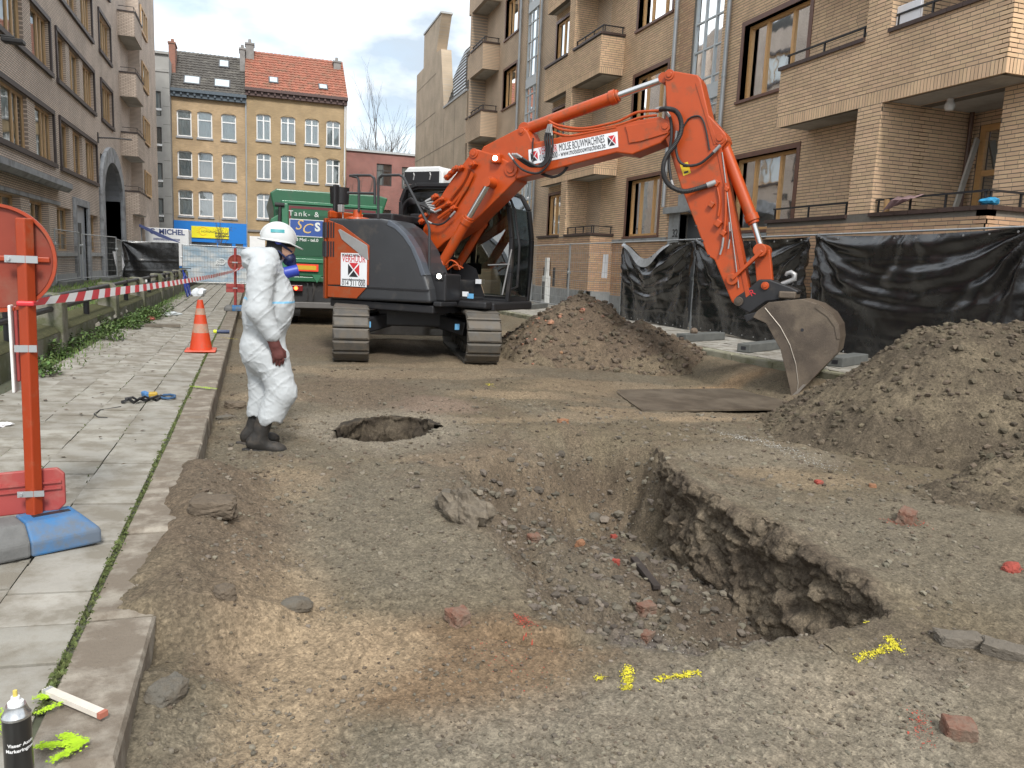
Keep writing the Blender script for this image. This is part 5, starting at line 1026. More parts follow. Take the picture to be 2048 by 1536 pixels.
emblem(po, (cx, -1.1957, z0+wz*0.50), (1,0,0), (0,0,1), wf*0.43, wz*0.42, (0,-1,0))
# --- deck, handrail, filters
m = MB(); m.box((-0.95, -1.1, 0.80), (1.2, 1.15, 0.93)); m.box((0.2, -0.45, 0.93), (1.3, 0.42, 1.06)); m.box((1.19, -1.1, 0.92), (1.35, -0.6, 1.0)); XB_('deck', m, XBLACK, bevel=0.02)
m = MB(); m.box((0.55,-0.98,1.0),(1.35,-0.5,1.45)); XB_('tool_box', m, XBLACK, bevel=0.03)
def path(pts, r): return [mp(x, y, r) for x, y in pts]
z7 = lambda x, y: (680+x/6.206, 320+y/6.206); z2 = lambda x, y: (620+x/3.2, 280+y/3.2); z3 = lambda x, y: (900+x/2.104, 100+y/2.104); z5 = lambda x, y: (1024+x/4, y/4)
RAIL = M('rail_paint', (0.045,0.047,0.05), 0.4, 0.2)
for pts in ([(120,195),(200,190),(380,192),(425,225),(432,300),(432,550)], [(150,200),(215,215),(235,260),(235,640)], [(95,410),(430,415)], [(475,720),(475,300),(482,230),(520,190),(740,187),(790,215),(1095,800),(1110,860),(1112,1110),(1110,1300),(1115,1480)]):
    m = MB(); m.tube(path([z7(*p) for p in pts], 1.0), 0.022, 8); XB_('handrail', m, RAIL, smooth=True)
m = MB(); c = mp(*z7(215, 715), 0.95); m.lathe([(0,0),(0.21,0.0),(0.20,0.03),(0.08,0.05),(0.07,0.16),(0,0.17)], (c.x, c.y, 2.295), 20); XB_('filler_cap', m, ORANGE, smooth=True)
m = MB(); c = mp(*z7(60, 500), 0.7); m.cyl((c.x-0.1, c.y, 2.3), (c.x-0.1, c.y, 2.62), 0.05, n=12); m.cyl((c.x-0.12, c.y, 2.58), (c.x-0.12, c.y, 2.86), 0.16, 0.17, 20); XB_('air_intake', m, XBLACK, smooth=True)
m = MB(); c = mp(672, 400, 0.9); m.obox((c.x, c.y, 2.62), (0.06, 0.12, 0.55)); XB_('mirror', m, XBLACK, bevel=0.025)
m = MB(); m.cyl((-0.85,-0.9,2.3),(-0.85,-0.9,2.42),0.012); m.obox((-0.85,-0.95,2.48),(0.09,0.08,0.13)); XB_('rear_lamp', m, SILVER, bevel=0.01)
m = MB(); m.box((-0.55,-0.75,2.28),(0.1,0.3,2.42)); m.box((-0.3,0.3,2.28),(0.2,0.9,2.5)); XB_('engine_cover_ribs', m, XBLACK, bevel=0.03)
# --- cab on the far side
cp = [(-0.55,1.0),(-0.55,2.72),(-0.45,2.95),(-0.2,3.02),(1.2,3.0),(1.55,2.88),(1.72,2.62),(1.80,2.1),(1.80,1.5),(1.76,1.0)]
def cab_frame(r0, r1):
    m = MB()
    for i in range(len(cp)): 
        a, b = cp[i], cp[(i+1) % len(cp)]; m.bar(V3(a[0], (r0+r1)/2, a[1]), V3(b[0], (r0+r1)/2, b[1]), abs(r1-r0), 0.09, (0,1,0))
    m.bar(V3(0.55,(r0+r1)/2,1.0), V3(0.62,(r0+r1)/2,3.0), abs(r1-r0), 0.09, (0,1,0)); return m
m = cab_frame(-0.36, -0.43); XB_('cab_frame', m, XBLACK, bevel=0.012); m = cab_frame(-1.13, -1.2); XB_('cab_frame', m, XBLACK, bevel=0.012)
m = MB()
for i in (1, 2, 3, 4, 5): m.prism([V3(cp[i][0], -0.40, cp[i][1]), V3(cp[i+1][0], -0.40, cp[i+1][1]), V3(cp[i+1][0], -0.40, cp[i+1][1]-0.07), V3(cp[i][0], -0.40, cp[i][1]-0.07)], (0, 0.76, 0)) if i < 5 else None
XB_('cab_roof', m, XBLACK); m = MB(); m.box((-0.55, 0.43, 0.98), (1.78, 1.13, 1.08)); XB_('cab_floor', m, XBLACK)
m = MB(); m.prism([V3(-0.5,-0.385,1.05), V3(1.3,-0.385,1.05), V3(1.1,-0.385,1.55), V3(0.62,-0.385,1.75), V3(-0.5,-0.385,1.8)], (0, 0.02, 0)); XB_('cab_lower_panel', m, XBLACK)
CABG = glass_mat('cab_glass', (0.7,0.8,0.77), 0.36)
for nm, pts in (('cab_side_pane', [(0.64,1.55),(1.1,1.56),(1.3,1.1),(1.74,1.1),(1.76,2.1),(1.68,2.6),(1.5,2.84),(0.68,2.93)]), ('cab_rear_side_pane', [(-0.48,1.82),(0.56,1.76),(0.6,2.92),(-0.4,2.88)])):
    for r in (-0.395, -1.165):
        m = MB(); m.add([V3(f, r, z) for f, z in pts], [tuple(range(len(pts)))]); XB_(nm, m, CABG)
m = MB(); m.add([V3(f, r, z) for f, z in ((1.79,1.1),(1.80,1.5),(1.80,2.1),(1.72,2.62),(1.58,2.84)) for r in (-0.42,-1.14)], [(0,1,3,2),(2,3,5,4),(4,5,7,6),(6,7,9,8)]); XB_('windscreen', m, CABG)
m = MB(); m.box((-0.56, 0.44, 1.1), (-0.52, 1.12, 2.7)); XB_('cab_back', m, XBLACK)
m = MB(); m.box((0.0,0.55,1.08),(0.55,1.02,1.5)); m.obox((-0.02,0.78,1.9),(0.16,0.46,0.85),(1,0,0.2)); m.box((-0.1,0.62,2.3),(0.02,0.94,2.55)); XB_('driver_seat', m, M('seat_cloth', (0.05,0.05,0.055), 0.9), bevel=0.05)
m = MB(); m.obox((1.0,0.5,1.55),(0.25,0.12,0.2)); m.cyl((1.0,0.55,1.55),(1.05,0.55,1.8),0.02); XB_('joystick_console', m, XBLACK, bevel=0.02)
m = MB(); pts = path([z2(1240,365), z2(1285,385), z2(1310,450), z2(1340,680), z2(1335,800), z2(1325,940), z2(1290,955)], -0.3); m.tube(pts, 0.022, 8); XB_('mirror_bracket', m, XBLACK, smooth=True)
m = MB(); m.tube(path([z2(1230,990), z2(1290,700)], -0.35), 0.015, 6); m.tube(path([z2(1140,800), z2(1280,795)], -0.35), 0.012, 6); XB_('grab_bar', m, SILVER)
# overpressure filter box on the cab roof
bx0, bx1 = mp(*z7(890,105), -0.6), mp(*z7(1330,290), -0.6); m = MB()
m.prism([V3(-0.60,-0.5,3.03), V3(0.28,-0.5,3.03), V3(0.28,-0.5,3.26), V3(0.20,-0.5,3.36), V3(-0.50,-0.5,3.36), V3(-0.60,-0.5,3.26)], (0, 0.6, 0)); fb = XB_('filter_unit', m, M('white_plastic', (0.70,0.72,0.72), 0.4, var=0.05), bevel=0.03)
m = MB(); m.box((-0.57, 0.493, 3.05), (0.2, 0.499, 3.27)); XB_('filter_panel', m, XBLACK, fb)
for f in (-0.36, 0.0): m = MB(); m.tube([V3(f, -0.49, 3.25), V3(f+0.02, -0.485, 3.2), V3(f, -0.485, 3.12)], 0.012, 6); XB_('latch', m, SILVER, fb)
# --- undercarriage, turned to its own heading
UA = math.radians(90-6.9)-XH; uc, us = math.cos(UA), math.sin(UA)
def U(t, w_, z): return Vector((uc*t+us*w_, us*t-uc*w_, z))      # t along the tracks (away from the viewer), w_ to the viewer's right
def ubox(mb, t0, t1, w0, w1, z0, z1):
    P = [U(t, w_, z) for z in (z0, z1) for t, w_ in ((t0,w0),(t1,w0),(t1,w1),(t0,w1))]; return mb.add(P, [(0,3,2,1),(4,5,6,7),(0,1,5,4),(1,2,6,5),(2,3,7,6),(3,0,4,7)])
RT, HL = 0.40, 1.38
def loop_pt(s):
    """position and direction on the track loop; total length"""
    P_ = [2*HL, math.pi*RT, 2*HL, math.pi*RT]; T_ = sum(P_); s %= T_
    if s < P_[0]: return (-HL+s, 0.02), (1, 0)
    s -= P_[0]
    if s < P_[1]: a = -math.pi/2+s/RT; return (HL+RT*math.cos(a), RT+0.02+RT*math.sin(a)), (-math.sin(a), math.cos(a))
    s -= P_[1]
    if s < P_[2]: return (HL-s, 2*RT+0.02), (-1, 0)
    s -= P_[2]; a = math.pi/2+s/RT; return (-HL+RT*math.cos(a), RT+0.02+RT*math.sin(a)), (-math.sin(a), math.cos(a))
NS = 44; TL = 4*HL+2*math.pi*RT
for wc in (-1.065, 1.065):
    m = MB(); ubox(m, -1.3, 1.3, wc-0.16, wc+0.16, 0.22, 0.62); tf = XB_('track_frame', m, XBLACK, bevel=0.05)
    for t in (-HL, HL):
        m = MB(); m.cyl(U(t, wc-0.12, RT+0.02), U(t, wc+0.12, RT+0.02), 0.33, n=24); m.cyl(U(t, wc-0.17, RT+0.02), U(t, wc+0.17, RT+0.02), 0.12, n=16); XB_('track_wheel', m, TRACK, tf, smooth=True)
    for t in (-0.9, -0.45, 0, 0.45, 0.9): m = MB(); m.cyl(U(t, wc-0.14, 0.17), U(t, wc+0.14, 0.17), 0.11, n=14); XB_('track_roller', m, TRACK, tf, smooth=True)
    for i in range(NS):
        (t, z), (dt, dz) = loop_pt((i+0.35)*TL/NS); nt_, nz_ = dz, -dt; m = MB(); wl2 = TL/NS-0.012; hw = 0.285
        def sp(a, n_, w_): return U(t+dt*a+nt_*n_, wc+w_, z+dz*a+nz_*n_)
        prof = [(-wl2/2,0.0),(-wl2/2,0.022),(-wl2*0.30,0.026),(-wl2*0.24,0.055),(-wl2*0.14,0.055),(-wl2*0.08,0.026),(wl2*0.12,0.026),(wl2*0.18,0.042),(wl2*0.28,0.042),(wl2/2,0.022),(wl2/2,0.0)]
        prof = [(-wl2/2,-0.02),(-wl2/2,0.030),(-wl2*0.36,0.045),(wl2*0.36,0.045),(wl2/2,0.030),(wl2/2,-0.02)]
        A_ = [sp(a, n_, -hw+ (0.03 if n_ > 0.04 else 0)) for a, n_ in prof]; B_ = [sp(a, n_, hw-(0.03 if n_ > 0.04 else 0)) for a, n_ in prof]; k = len(prof)
        m.add(A_+B_, [tuple(range(k)), tuple(range(2*k-1, k-1, -1))]+[(j, k+j, k+(j+1) % k, (j+1) % k) for j in range(k)]); XB_('track_shoe', m, TRACK, tf)
m = MB(); ubox(m, -0.55, 0.55, -0.6, 0.6, 0.50, 0.80)
for sx in (-1, 1):
    for st in (-1, 1): m.bar(U(st*0.35, sx*0.45, 0.62), U(st*0.75, sx*0.95, 0.50), 0.3, 0.26)
XB_('undercarriage_frame', m, XBLACK, bevel=0.03)
m = MB(); m.cyl((0,0,0.78), (0,0,0.92), 0.55, n=32); XB_('swing_ring', m, XBLACK, smooth=True)
for sx in (-0.78, 0.72): m = MB(); ubox(m, -0.97, -0.955, sx-0.04, sx+0.04, 0.50, 0.60); XB_('blue_sticker', m, M('blue_sticker', (0.12,0.35,0.60), 0.5))
m = MB()
for w0, w1 in ((-1.25,1.25),): m.prism([U(1.95,w0,0.12), U(2.12,w0,0.10), U(2.2,w0,0.35), U(2.12,w0,0.72), U(2.02,w0,0.72), U(2.06,w0,0.35)], U(0,w1-w0,0)-U(0,0,0))
for sx in (-0.5, 0.5): m.bar(U(0.5, sx, 0.45), U(2.0, sx, 0.35), 0.12, 0.14)
XB_('dozer_blade', m, M('grey_blade', (0.30,0.28,0.25), 0.6, 0.2, var=0.2), bevel=0.01)
# --- boom in two parts, arm, cylinders
def plate(pts, r0, r1, name, mat, bevel=0.012, tr=None):
    c = [mp(x, y, r1) for x, y in pts]; m = MB(); m.prism([Vector((p.x, -r0, p.z)) for p in c], (0, -(r1-r0), 0)); return XB_(name, m, mat, bevel=bevel)
LB = [z2(*p) for p in [(722,700),(722,560),(790,430),(900,260),(1020,95),(1070,60),(1190,95),(1290,150),(1328,195),(1312,262),(1240,335),(1010,560),(860,655),(800,712)]]
lb = plate(LB, -0.22, 0.22, 'lower_boom', ORANGE, 0.02)
UB = [z3(*p) for p in [(120,440),(140,405),(300,322),(325,340),(348,390),(600,335),(740,302),(880,280),(930,300),(932,345),(885,392),(765,440),(700,432),(480,490),(345,527),(270,545),(215,510)]]
ub = plate(UB, -0.20, 0.20, 'upper_boom', ORANGE, 0.02)
plate([z3(*p) for p in [(735,320),(905,292),(928,318),(915,350),(800,385),(752,392),(745,350)]], 0.2, 0.222, 'boom_end_plate', ORANGE, 0.008)
ST_ = [z3(*p) for p in [(903,98),(925,85),(1042,105),(1056,128),(1090,275),(1160,352),(1168,380),(1140,415),(1258,1035),(1205,1075),(1185,1060),(1112,882),(1085,868),(975,585),(905,370),(900,300),(912,270)]]
arm = plate(ST_, -0.17, 0.17, 'arm', ORANGE, 0.015)
plate([z3(*p) for p in [(1118,400),(1140,400),(1262,1030),(1245,1042)]], 0.172, 0.182, 'arm_edge', M('orange_edge', (0.40,0.058,0.010), 0.4), 0.003)
plate([z3(*p) for p in [(1032,140),(1050,128),(1090,290),(1128,390),(1110,400)]], 0.172, 0.18, 'arm_rib', ORANGE, 0.004)
def pin(pt, r0, r1, rad, name='pin', mat=ORANGE):
    p = mp(*pt, r1); m = MB(); m.cyl((p.x, -r0, p.z), (p.x, -r1, p.z), rad, n=20); m.cyl((p.x, -r1, p.z), (p.x, -r1-0.015, p.z), rad*0.55, n=16); return XB_(name, m, mat, smooth=True, bevel=0.004)
for pt, rad, w_ in ((z3(922,103),0.075,0.185),(z3(905,320),0.085,0.225),(z3(1135,370),0.085,0.185),(z3(1187,965),0.06,0.19),(z3(300,342),0.06,0.21),(z2(1283,185),0.12,0.24),(z2(1148,270),0.09,0.34),(z2(1045,85),0.08,0.24)): pin(pt, -w_, w_, rad)
for i in range(4): pin(z3(1007+15*i+(i*12), 680+62*i), 0.16, 0.172, 0.022, 'bolt_hole', BLACK_D)
def ram(p0, p1, p2, r, rb, rr, name, mat=ORANGE):
    """cylinder barrel p0 to p1 with end collar, rod on to p2"""
    a, b, c = [mp(*p, r) for p in (p0, p1, p2)]; d = (b-a).normalized(); m = MB(); m.cyl(a, b, rb, n=20); m.cyl(b-d*0.10, b, rb*1.18, n=20); m.cyl(b, b+d*0.04, rb*0.95, n=20); m.cyl(a-Vector((0,0.09,0)), a+Vector((0,0.09,0)), rb*1.1, n=16); o = XB_(name, m, mat, smooth=True, bevel=0.006)
    m = MB(); m.cyl(b, c, rr, n=16); XB_('rod', m, CHROME, o, smooth=True); m = MB(); m.cyl(c-Vector((0,0.1,0)), c+Vector((0,0.1,0)), rr*1.5, n=16); XB_('rod_eye', m, mat, o, smooth=True); return o
ram(z3(320,335), z3(700,195), z3(905,122), 0.0, 0.095, 0.05, 'arm_cylinder')
ram(z2(840,800), z2(1010,505), z2(1148,272), 0.42, 0.085, 0.05, 'boom_cylinder'); ram(z2(955,800), z2(1120,520), z2(1235,330), -0.42, 0.085, 0.05, 'boom_cylinder')
ram(z3(1150,395), z3(1275,720), z3(1312,840), 0.0, 0.085, 0.045, 'bucket_cylinder')
m = MB(); m.tube(path([z3(1145,430), z3(1215,1000)], 0.19), 0.008, 6); XB_('pipe', m, SILVER)
# linkage
for r in (-0.2, 0.2):
    a, b, c = mp(*z3(1187,965), r), mp(*z3(1315,845), r), mp(*z3(1328,992), r); m = MB(); m.bar(a, b, 0.05, 0.11, (0,1,0)); m.cyl(a-Vector((0,0.03,0)), a+Vector((0,0.03,0)), 0.085, n=16); XB_('link_arm', m, ORANGE, bevel=0.01)
a, b = mp(*z3(1315,845), 0), mp(*z3(1328,992), 0); m = MB(); m.bar(a, b, 0.22, 0.12, (0,1,0)); m.cyl(a-Vector((0,0.24,0)), a+Vector((0,0.24,0)), 0.095, n=18); m.cyl(b-Vector((0,0.14,0)), b+Vector((0,0.14,0)), 0.08, n=18); XB_('bucket_link', m, ORANGE, bevel=0.01)
# quick coupler and bucket
plate([z3(*p) for p in [(1200,1040),(1260,1000),(1300,965),(1345,965),(1440,1000),(1470,1015),(1440,1045),(1330,1060),(1260,1110),(1215,1085)]], -0.18, 0.18, 'quick_coupler', XBLACK, 0.02)
pin(z3(1213,1058), -0.22, 0.22, 0.065, 'coupler_pin', BUCK); pin(z3(1325,992), -0.21, 0.21, 0.055, 'coupler_pin', ORANGE)
lettering('R', mp(*z3(1272,1022), 0.185), (0.8,0,0.5), (-0.5,0,0.8), 0.13, RED_D, 'coupler_mark', ex, depth=0.003)
hk = [mp(*z3(x, y), 0.05) for x, y in [(1395,985),(1425,975),(1448,965),(1450,945),(1435,935),(1418,940),(1412,950)]]; m = MB(); m.tube(hk, [0.03,0.035,0.04,0.04,0.035,0.028,0.018], 10); XB_('lifting_hook', m, SILVER, smooth=True)
m = MB(); c = mp(*z3(1425,1025), 0.2); m.box((c.x-0.13, -0.24, c.z-0.07), (c.x+0.1, 0.24, c.z+0.03)); XB_('coupler_block', m, BUCK, bevel=0.02)
BS = [z3(*p) for p in [(1222,1120),(1290,1100),(1340,1062),(1480,1048),(1550,1070),(1605,1110),(1635,1160),(1641,1215),(1630,1275),(1440,1475),(1422,1390),(1390,1260),(1330,1150),(1275,1125),(1235,1150)]]
bs = [mp(x, y, 0.47) for x, y in BS]
m = MB()
for r in (0.44, -0.47): m.prism([Vector((p.x, -r, p.z)) for p in bs[1:14]], (0, -0.03, 0))
bko = XB_('bucket', m, BUCK, bevel=0.006)
m = MB(); curve = bs[3:10]
for i in range(len(curve)-1): m.prism([Vector((curve[i].x, -0.438, curve[i].z)), Vector((curve[i+1].x, -0.438, curve[i+1].z)), Vector((curve[i+1].x-0.03, -0.438, curve[i+1].z-0.01)), Vector((curve[i].x-0.02, -0.438, curve[i].z-0.03))], (0, 0.876, 0))
XB_('bucket_shell', m, BUCK, bko)
m = MB(); e = bs[9]; m.prism([Vector((e.x-0.02, -0.49, e.z-0.02)), Vector((e.x+0.16, -0.49, e.z+0.24)), Vector((e.x+0.12, -0.49, e.z+0.24)), Vector((e.x-0.06, -0.49, e.z))], (0, 0.98, 0)); XB_('cutting_edge', m, M('edge_steel', (0.30,0.27,0.24), 0.35, 0.6, var=0.2), bko)
m = MB(); m.prism([Vector((p.x, -0.25, p.z)) for p in [bs[0], bs[1], bs[2], bs[3], mp(*z3(1430,1062), 0.47), mp(*z3(1300,1100), 0.47), bs[13], bs[14]]], (0, 0.05, 0)); XB_('bucket_ear', m, XBLACK, bko, bevel=0.01)
m = MB(); m.prism([Vector((p.x, 0.20, p.z)) for p in [bs[0], bs[1], bs[2], bs[3], mp(*z3(1430,1062), 0.47), mp(*z3(1300,1100), 0.47), bs[13], bs[14]]], (0, 0.05, 0)); XB_('bucket_ear', m, XBLACK, bko, bevel=0.01)
wp = [mp(*z3(x, y), 0.474) for x, y in [(1325,1085),(1390,1165),(1430,1240),(1455,1320),(1465,1400),(1460,1450)]]; m = MB(); m.tube(wp, 0.006, 5); XB_('weld_seam', m, M('weld', (0.40,0.36,0.31), 0.5, 0.4), bko)
m = MB(); c = mp(*z3(1482,1178), 0.471); m.cyl(c, c+Vector((0,-0.004,0)), 0.022, n=14); XB_('drain_hole', m, BLACK_D, bko)
m = MB(); q = [mp(*z3(x, y), 0.474) for x, y in [(1545,1066),(1605,1108),(1637,1160),(1643,1215),(1628,1216),(1618,1165),(1588,1122),(1535,1085)]]; m.prism(q, (0,-0.006,0)); XB_('wear_strip', m, BUCK, bko)
# boom lettering panel
q = [mp(*z3(x, y), 0.204) for x, y in [(330,420),(705,343),(708,408),(333,484)]]; m = MB(); m.prism([Vector((p.x, -0.2015, p.z)) for p in q], (0, -0.004, 0)); bp_ = XB_('sign_panel', m, WHITE_D)
ax = (q[1]-q[0]); ax.y = 0; axn = ax.normalized(); up = Vector((-axn.z, 0, axn.x)); mid = (q[0]+q[1]+q[2]+q[3])/4; ln = ax.length; hh = (q[0]-q[3]).length
def bl(t, s, v, size, mt, **k): p = mid+axn*(s*ln)+up*(v*hh); lettering(t, (p.x, -0.207, p.z), axn, up, size, mt, 'lettering', bp_, depth=0.003, **k)
bl('VERHUUR', -0.27, 0.21, 0.16, RED_D, fit=ln*0.21); bl('MOLSE BOUWMACHINES', 0.11, 0.19, 0.16, BLACK_D, fit=ln*0.50); bl('014 311 000 - www.molsebouwmachines.be', -0.005, -0.20, 0.13, BLACK_D, fit=ln*0.74)
for s in (0.435, -0.435): p = mid+axn*(s*ln); emblem(bp_, (p.x, -0.206, p.z), axn, up, hh*0.52, hh*0.62, (0,-1,0))
m = MB(); q = [mp(*z3(x, y), 0.176) for x, y in [(967,482),(1000,470),(1014,517),(982,530)]]; m.prism([Vector((p.x, -0.172, p.z)) for p in q], (0,-0.004,0)); ys_ = XB_('warning_sticker', m, M('warning_yellow', (0.75,0.52,0.02), 0.5, var=0.05))
q = [mp(*z3(x, y), 0.178) for x, y in [(978,492),(990,480),(999,493)]]; m = MB(); m.prism([Vector((p.x, -0.1765, p.z)) for p in q], (0,-0.002,0)); XB_('warning_triangle', m, BLACK_D, ys_)
q = [mp(*z3(x, y), 0.178) for x, y in [(984,512),(1002,507),(1004,515),(986,521)]]; m = MB(); m.prism([Vector((p.x, -0.1765, p.z)) for p in q], (0,-0.002,0)); XB_('warning_arrow', m, BLACK_D, ys_)
# hoses and pipes
def hose(pts, r, rad, mat=RUBBER, name='hose', ends=True, ribs=False):
    P_ = [mp(x, y, rr_) if not isinstance(rr_, tuple) else mp(x, y, rr_[0]) for (x, y), rr_ in zip(pts, r if isinstance(r, list) else [r]*len(pts))]
    # smooth curve through the points
    Q = []; n = len(P_)
    for i in range(n-1):
        p0, p1, p2, p3 = P_[max(i-1,0)], P_[i], P_[i+1], P_[min(i+2,n-1)]
        for k in range(6):
            t = k/6; Q.append(0.5*((2*p1)+(p2-p0)*t+(2*p0-5*p1+4*p2-p3)*t*t+(3*p1-p0-3*p2+p3)*t**3))
    Q.append(P_[-1]); rads = rad
    if ribs:
        Q2 = []
        for a, b in zip(Q[:-1], Q[1:]): Q2 += [a, (a*2+b)/3, (a+b*2)/3]
        Q = Q2+[Q[-1]]; rads = [rad*(1.0 if i % 2 else 0.86) for i in range(len(Q))]
    m = MB(); m.tube(Q, rads, 8); o = XB_(name, m, mat, smooth=True)
    if ends and mat is RUBBER:
        for a, b in ((Q[0], Q[1]), (Q[-1], Q[-2])):
            d = (b-a).normalized(); e = MB(); e.cyl(a-d*0.02, a+d*0.11, rad*1.12, n=10); XB_('hose_fitting', e, SILVER, o, smooth=True)
    return o
hose([z5(*p) for p in [(1165,880),(1240,870),(1310,890),(1350,960),(1350,1060),(1300,1160),(1240,1240),(1210,1330),(1220,1420),(1270,1490),(1370,1530),(1480,1510),(1620,1462)]], [0.1]+[0.3]*10+[0.25,0.2], 0.038, ribs=True)
hose([z5(*p) for p in [(1230,890),(1270,960),(1275,1100),(1255,1260),(1270,1420),(1290,1500)]], 0.22, 0.022)
hose([z5(*p) for p in [(1320,1060),(1310,1180),(1340,1290),(1410,1325),(1500,1310),(1580,1250),(1660,1170)]], 0.24, 0.022, ribs=True)
hose([z5(*p) for p in [(1400,960),(1440,935),(1500,930),(1535,980),(1560,1080),(1580,1200)]], 0.185, 0.012, ends=False); hose([z5(*p) for p in [(1405,960),(1375,1010),(1355,1080)]], 0.19, 0.012, ends=False)
for off in (0, 14, 28): hose([z3(415+off*0.4,318), z3(400+off*0.7,370), z3(405+off*0.6,420), z3(395+off*0.5,470), z3(340+off,490), z3(265+off*0.6,440)], 0.30+off*0.002, 0.018)
hose([z3(250,440), z3(300,500), z3(370,518), z3(420,470), z3(432,400), z3(425,330)], 0.33, 0.018); hose([z3(385,520), z3(430,534), z3(470,520), z3(495,490)], 0.1, 0.022, ends=False)
hose([z3(350,370), z3(348,420), z3(350,470)], 0.23, 0.012, ends=False)
for pts in ([(415,298),(460,318),(560,330),(690,305),(740,285),(790,262),(880,255)], [(420,310),(470,335),(560,340),(700,318),(800,285),(870,275)], [(430,345),(500,362),(600,345),(700,325)]): hose([z3(*p) for p in pts], 0.19, 0.020, ORANGE, 'hydraulic_pipe')
for pts in ([(640,150),(560,330),(500,420),(400,540),(330,560)], [(655,170),(575,340),(510,440),(420,590)], [(600,110),(520,280),(430,400),(330,530),(290,570),(170,630)]): hose([z7(1000+p[0], p[1]) for p in pts], 0.27, 0.022, ORANGE, 'hydraulic_pipe')
for i in range(9):
    t = i/8; hose([z7(1130+60*t, 480+170*t), z7(1000+20*t, 540+20*t), z7(880+30*t, 480+60*t), z7(790+30*t, 560+20*t), z7(770+25*t, 700), z7(830+30*t, 880-20*t), z7(960+20*t, 930-60*t)], [0.30,0.36,0.36,0.34-0.03*i,0.3-0.03*i,0.25,0.2], 0.020, ends=(i % 2 == 0))
for pts in ([(1080,760),(1150,790),(1240,800),(1320,760),(1420,650)], [(1000,560),(1080,620),(1160,650),(1240,620)]): hose([z7(*p) for p in pts], 0.33, 0.017)
for pts in ([(1340,540),(1250,590),(1160,630)], [(1300,480),(1230,500),(1140,560)], [(1420,590),(1330,640),(1220,720)]): hose([z7(*p) for p in pts], 0.3, 0.028, ORANGE, 'valve_pipe')
for x, y, s in ((1180,460,0.07),(1260,490,0.06),(1350,540,0.06),(1410,600,0.07),(1440,110,0.07),(1390,160,0.07),(1340,210,0.07),(1500,100,0.06),(1650,60,0.08),(1020,700,0.06),(1060,690,0.06),(1020,760,0.07)):
    m = MB(); c = mp(*z7(x, y), 0.28); m.obox(c, (s*1.6, s*1.4, s), (0.8,0,0.6)); m.cyl(c-Vector((0,0.0,0)), c+Vector((0,-s*1.2,0)), s*0.4, n=10); XB_('valve_block', m, ORANGE, bevel=0.01)
for x, y, s in ((1120,560,0.05),(1128,730,0.06),(1100,650,0.05),(1150,770,0.05),(1165,585,0.04)):
    m = MB(); c = mp(*z3(x, y), 0.2); m.obox(c, (s*1.5, s*1.2, s*1.6), (0.8,0,-0.5)); XB_('valve_block', m, ORANGE, bevel=0.01)
hose([z3(1125,580), z3(1135,640), z3(1128,700)], 0.19, 0.018, ORANGE, 'hydraulic_pipe'); hose([z3(1158,560), z3(1160,650), z3(1158,720), z3(1150,790)], 0.2, 0.018, ORANGE, 'hydraulic_pipe')
hose([z3(1175,730), z3(1178,780), z3(1172,830)], 0.21, 0.010, ends=True); hose([z3(1150,795), z3(1145,830), z3(1138,855)], 0.21, 0.014, ends=True)
for pts in ([(870,800),(900,770),(940,790),(960,830)], [(880,830),(930,800),(980,820)]): hose([z2(*p) for p in pts], 0.5, 0.014, ORANGE, 'hydraulic_pipe')
m = MB(); m.box((0.75,-0.5,1.05),(1.1,0.5,1.35)); XB_('boom_foot_bracket', m, XBLACK, bevel=0.03)
# work lamps, lit
LIT = M('lit_lamp', (1,0.95,0.85), 0.3, emit=((1.0,0.93,0.80), 6.0))
for pt, r in ((z3(190,455), 0.31), (z2(826,872), 1.0)):
    c = mp(*pt, r); m = MB(); m.obox(c+Vector((0,0.05,0)), (0.16, 0.1, 0.15)); lo_ = XB_('work_lamp', m, ORANGE if r < 0.5 else XBLACK, bevel=0.02); m = MB(); m.cyl(c+Vector((0,-0.0,0)), c+Vector((0,-0.008,0)), 0.04, n=18); XB_('lamp_lens', m, LIT, lo_)
for x, y, mt in ((957,563,WHITE_D),(931,588,WHITE_D),(941,592,M('blue_sticker', (0.12,0.35,0.60)))):
    c = mp(x, y, 0.5 if x < 950 else -0.34); m = MB(); m.box((c.x-0.06, c.y-0.004, c.z-0.04), (c.x+0.06, c.y, c.z+0.04)); XB_('safety_sticker', m, mt)
m = MB(); m.box((0.9,-0.52,0.9),(1.85,-0.3,1.02)); m.box((1.2,-0.3,0.86),(1.88,1.15,1.0)); XB_('cab_skirt', m, XBLACK, bevel=0.03)
# ------------------------------------------------------------------ green tipper truck behind the excavator
TG = M('green_paint', (0.016,0.105,0.048), 0.45, var=0.08, scale=2, dirt=(0.07,0.085,0.06), dirt_amt=0.25, coat=0.2); TGL = M('green_paint_light', (0.035,0.165,0.085), 0.45, var=0.08, coat=0.2)
TGD = M('green_panel', (0.012,0.07,0.035), 0.5, var=0.08); CHAS = M('chassis_black', (0.025,0.025,0.026), 0.7, var=0.25, dirt=(0.08,0.07,0.06), dirt_amt=0.3); MAR = M('maroon_stripe', (0.14,0.03,0.035), 0.5)
TY = 19.3; tk = root('tipper_truck', (1.8, TY, 0), 'green tipper truck seen from behind between the worker and the excavator', 'truck')
def TB(name, lo, hi, mat, parent=tk, bevel=0.0):
    m = MB(); m.box(lo, hi); return m.build(name, mat, parent, bevel=bevel)
TX0, TX1 = 0.50, 3.05
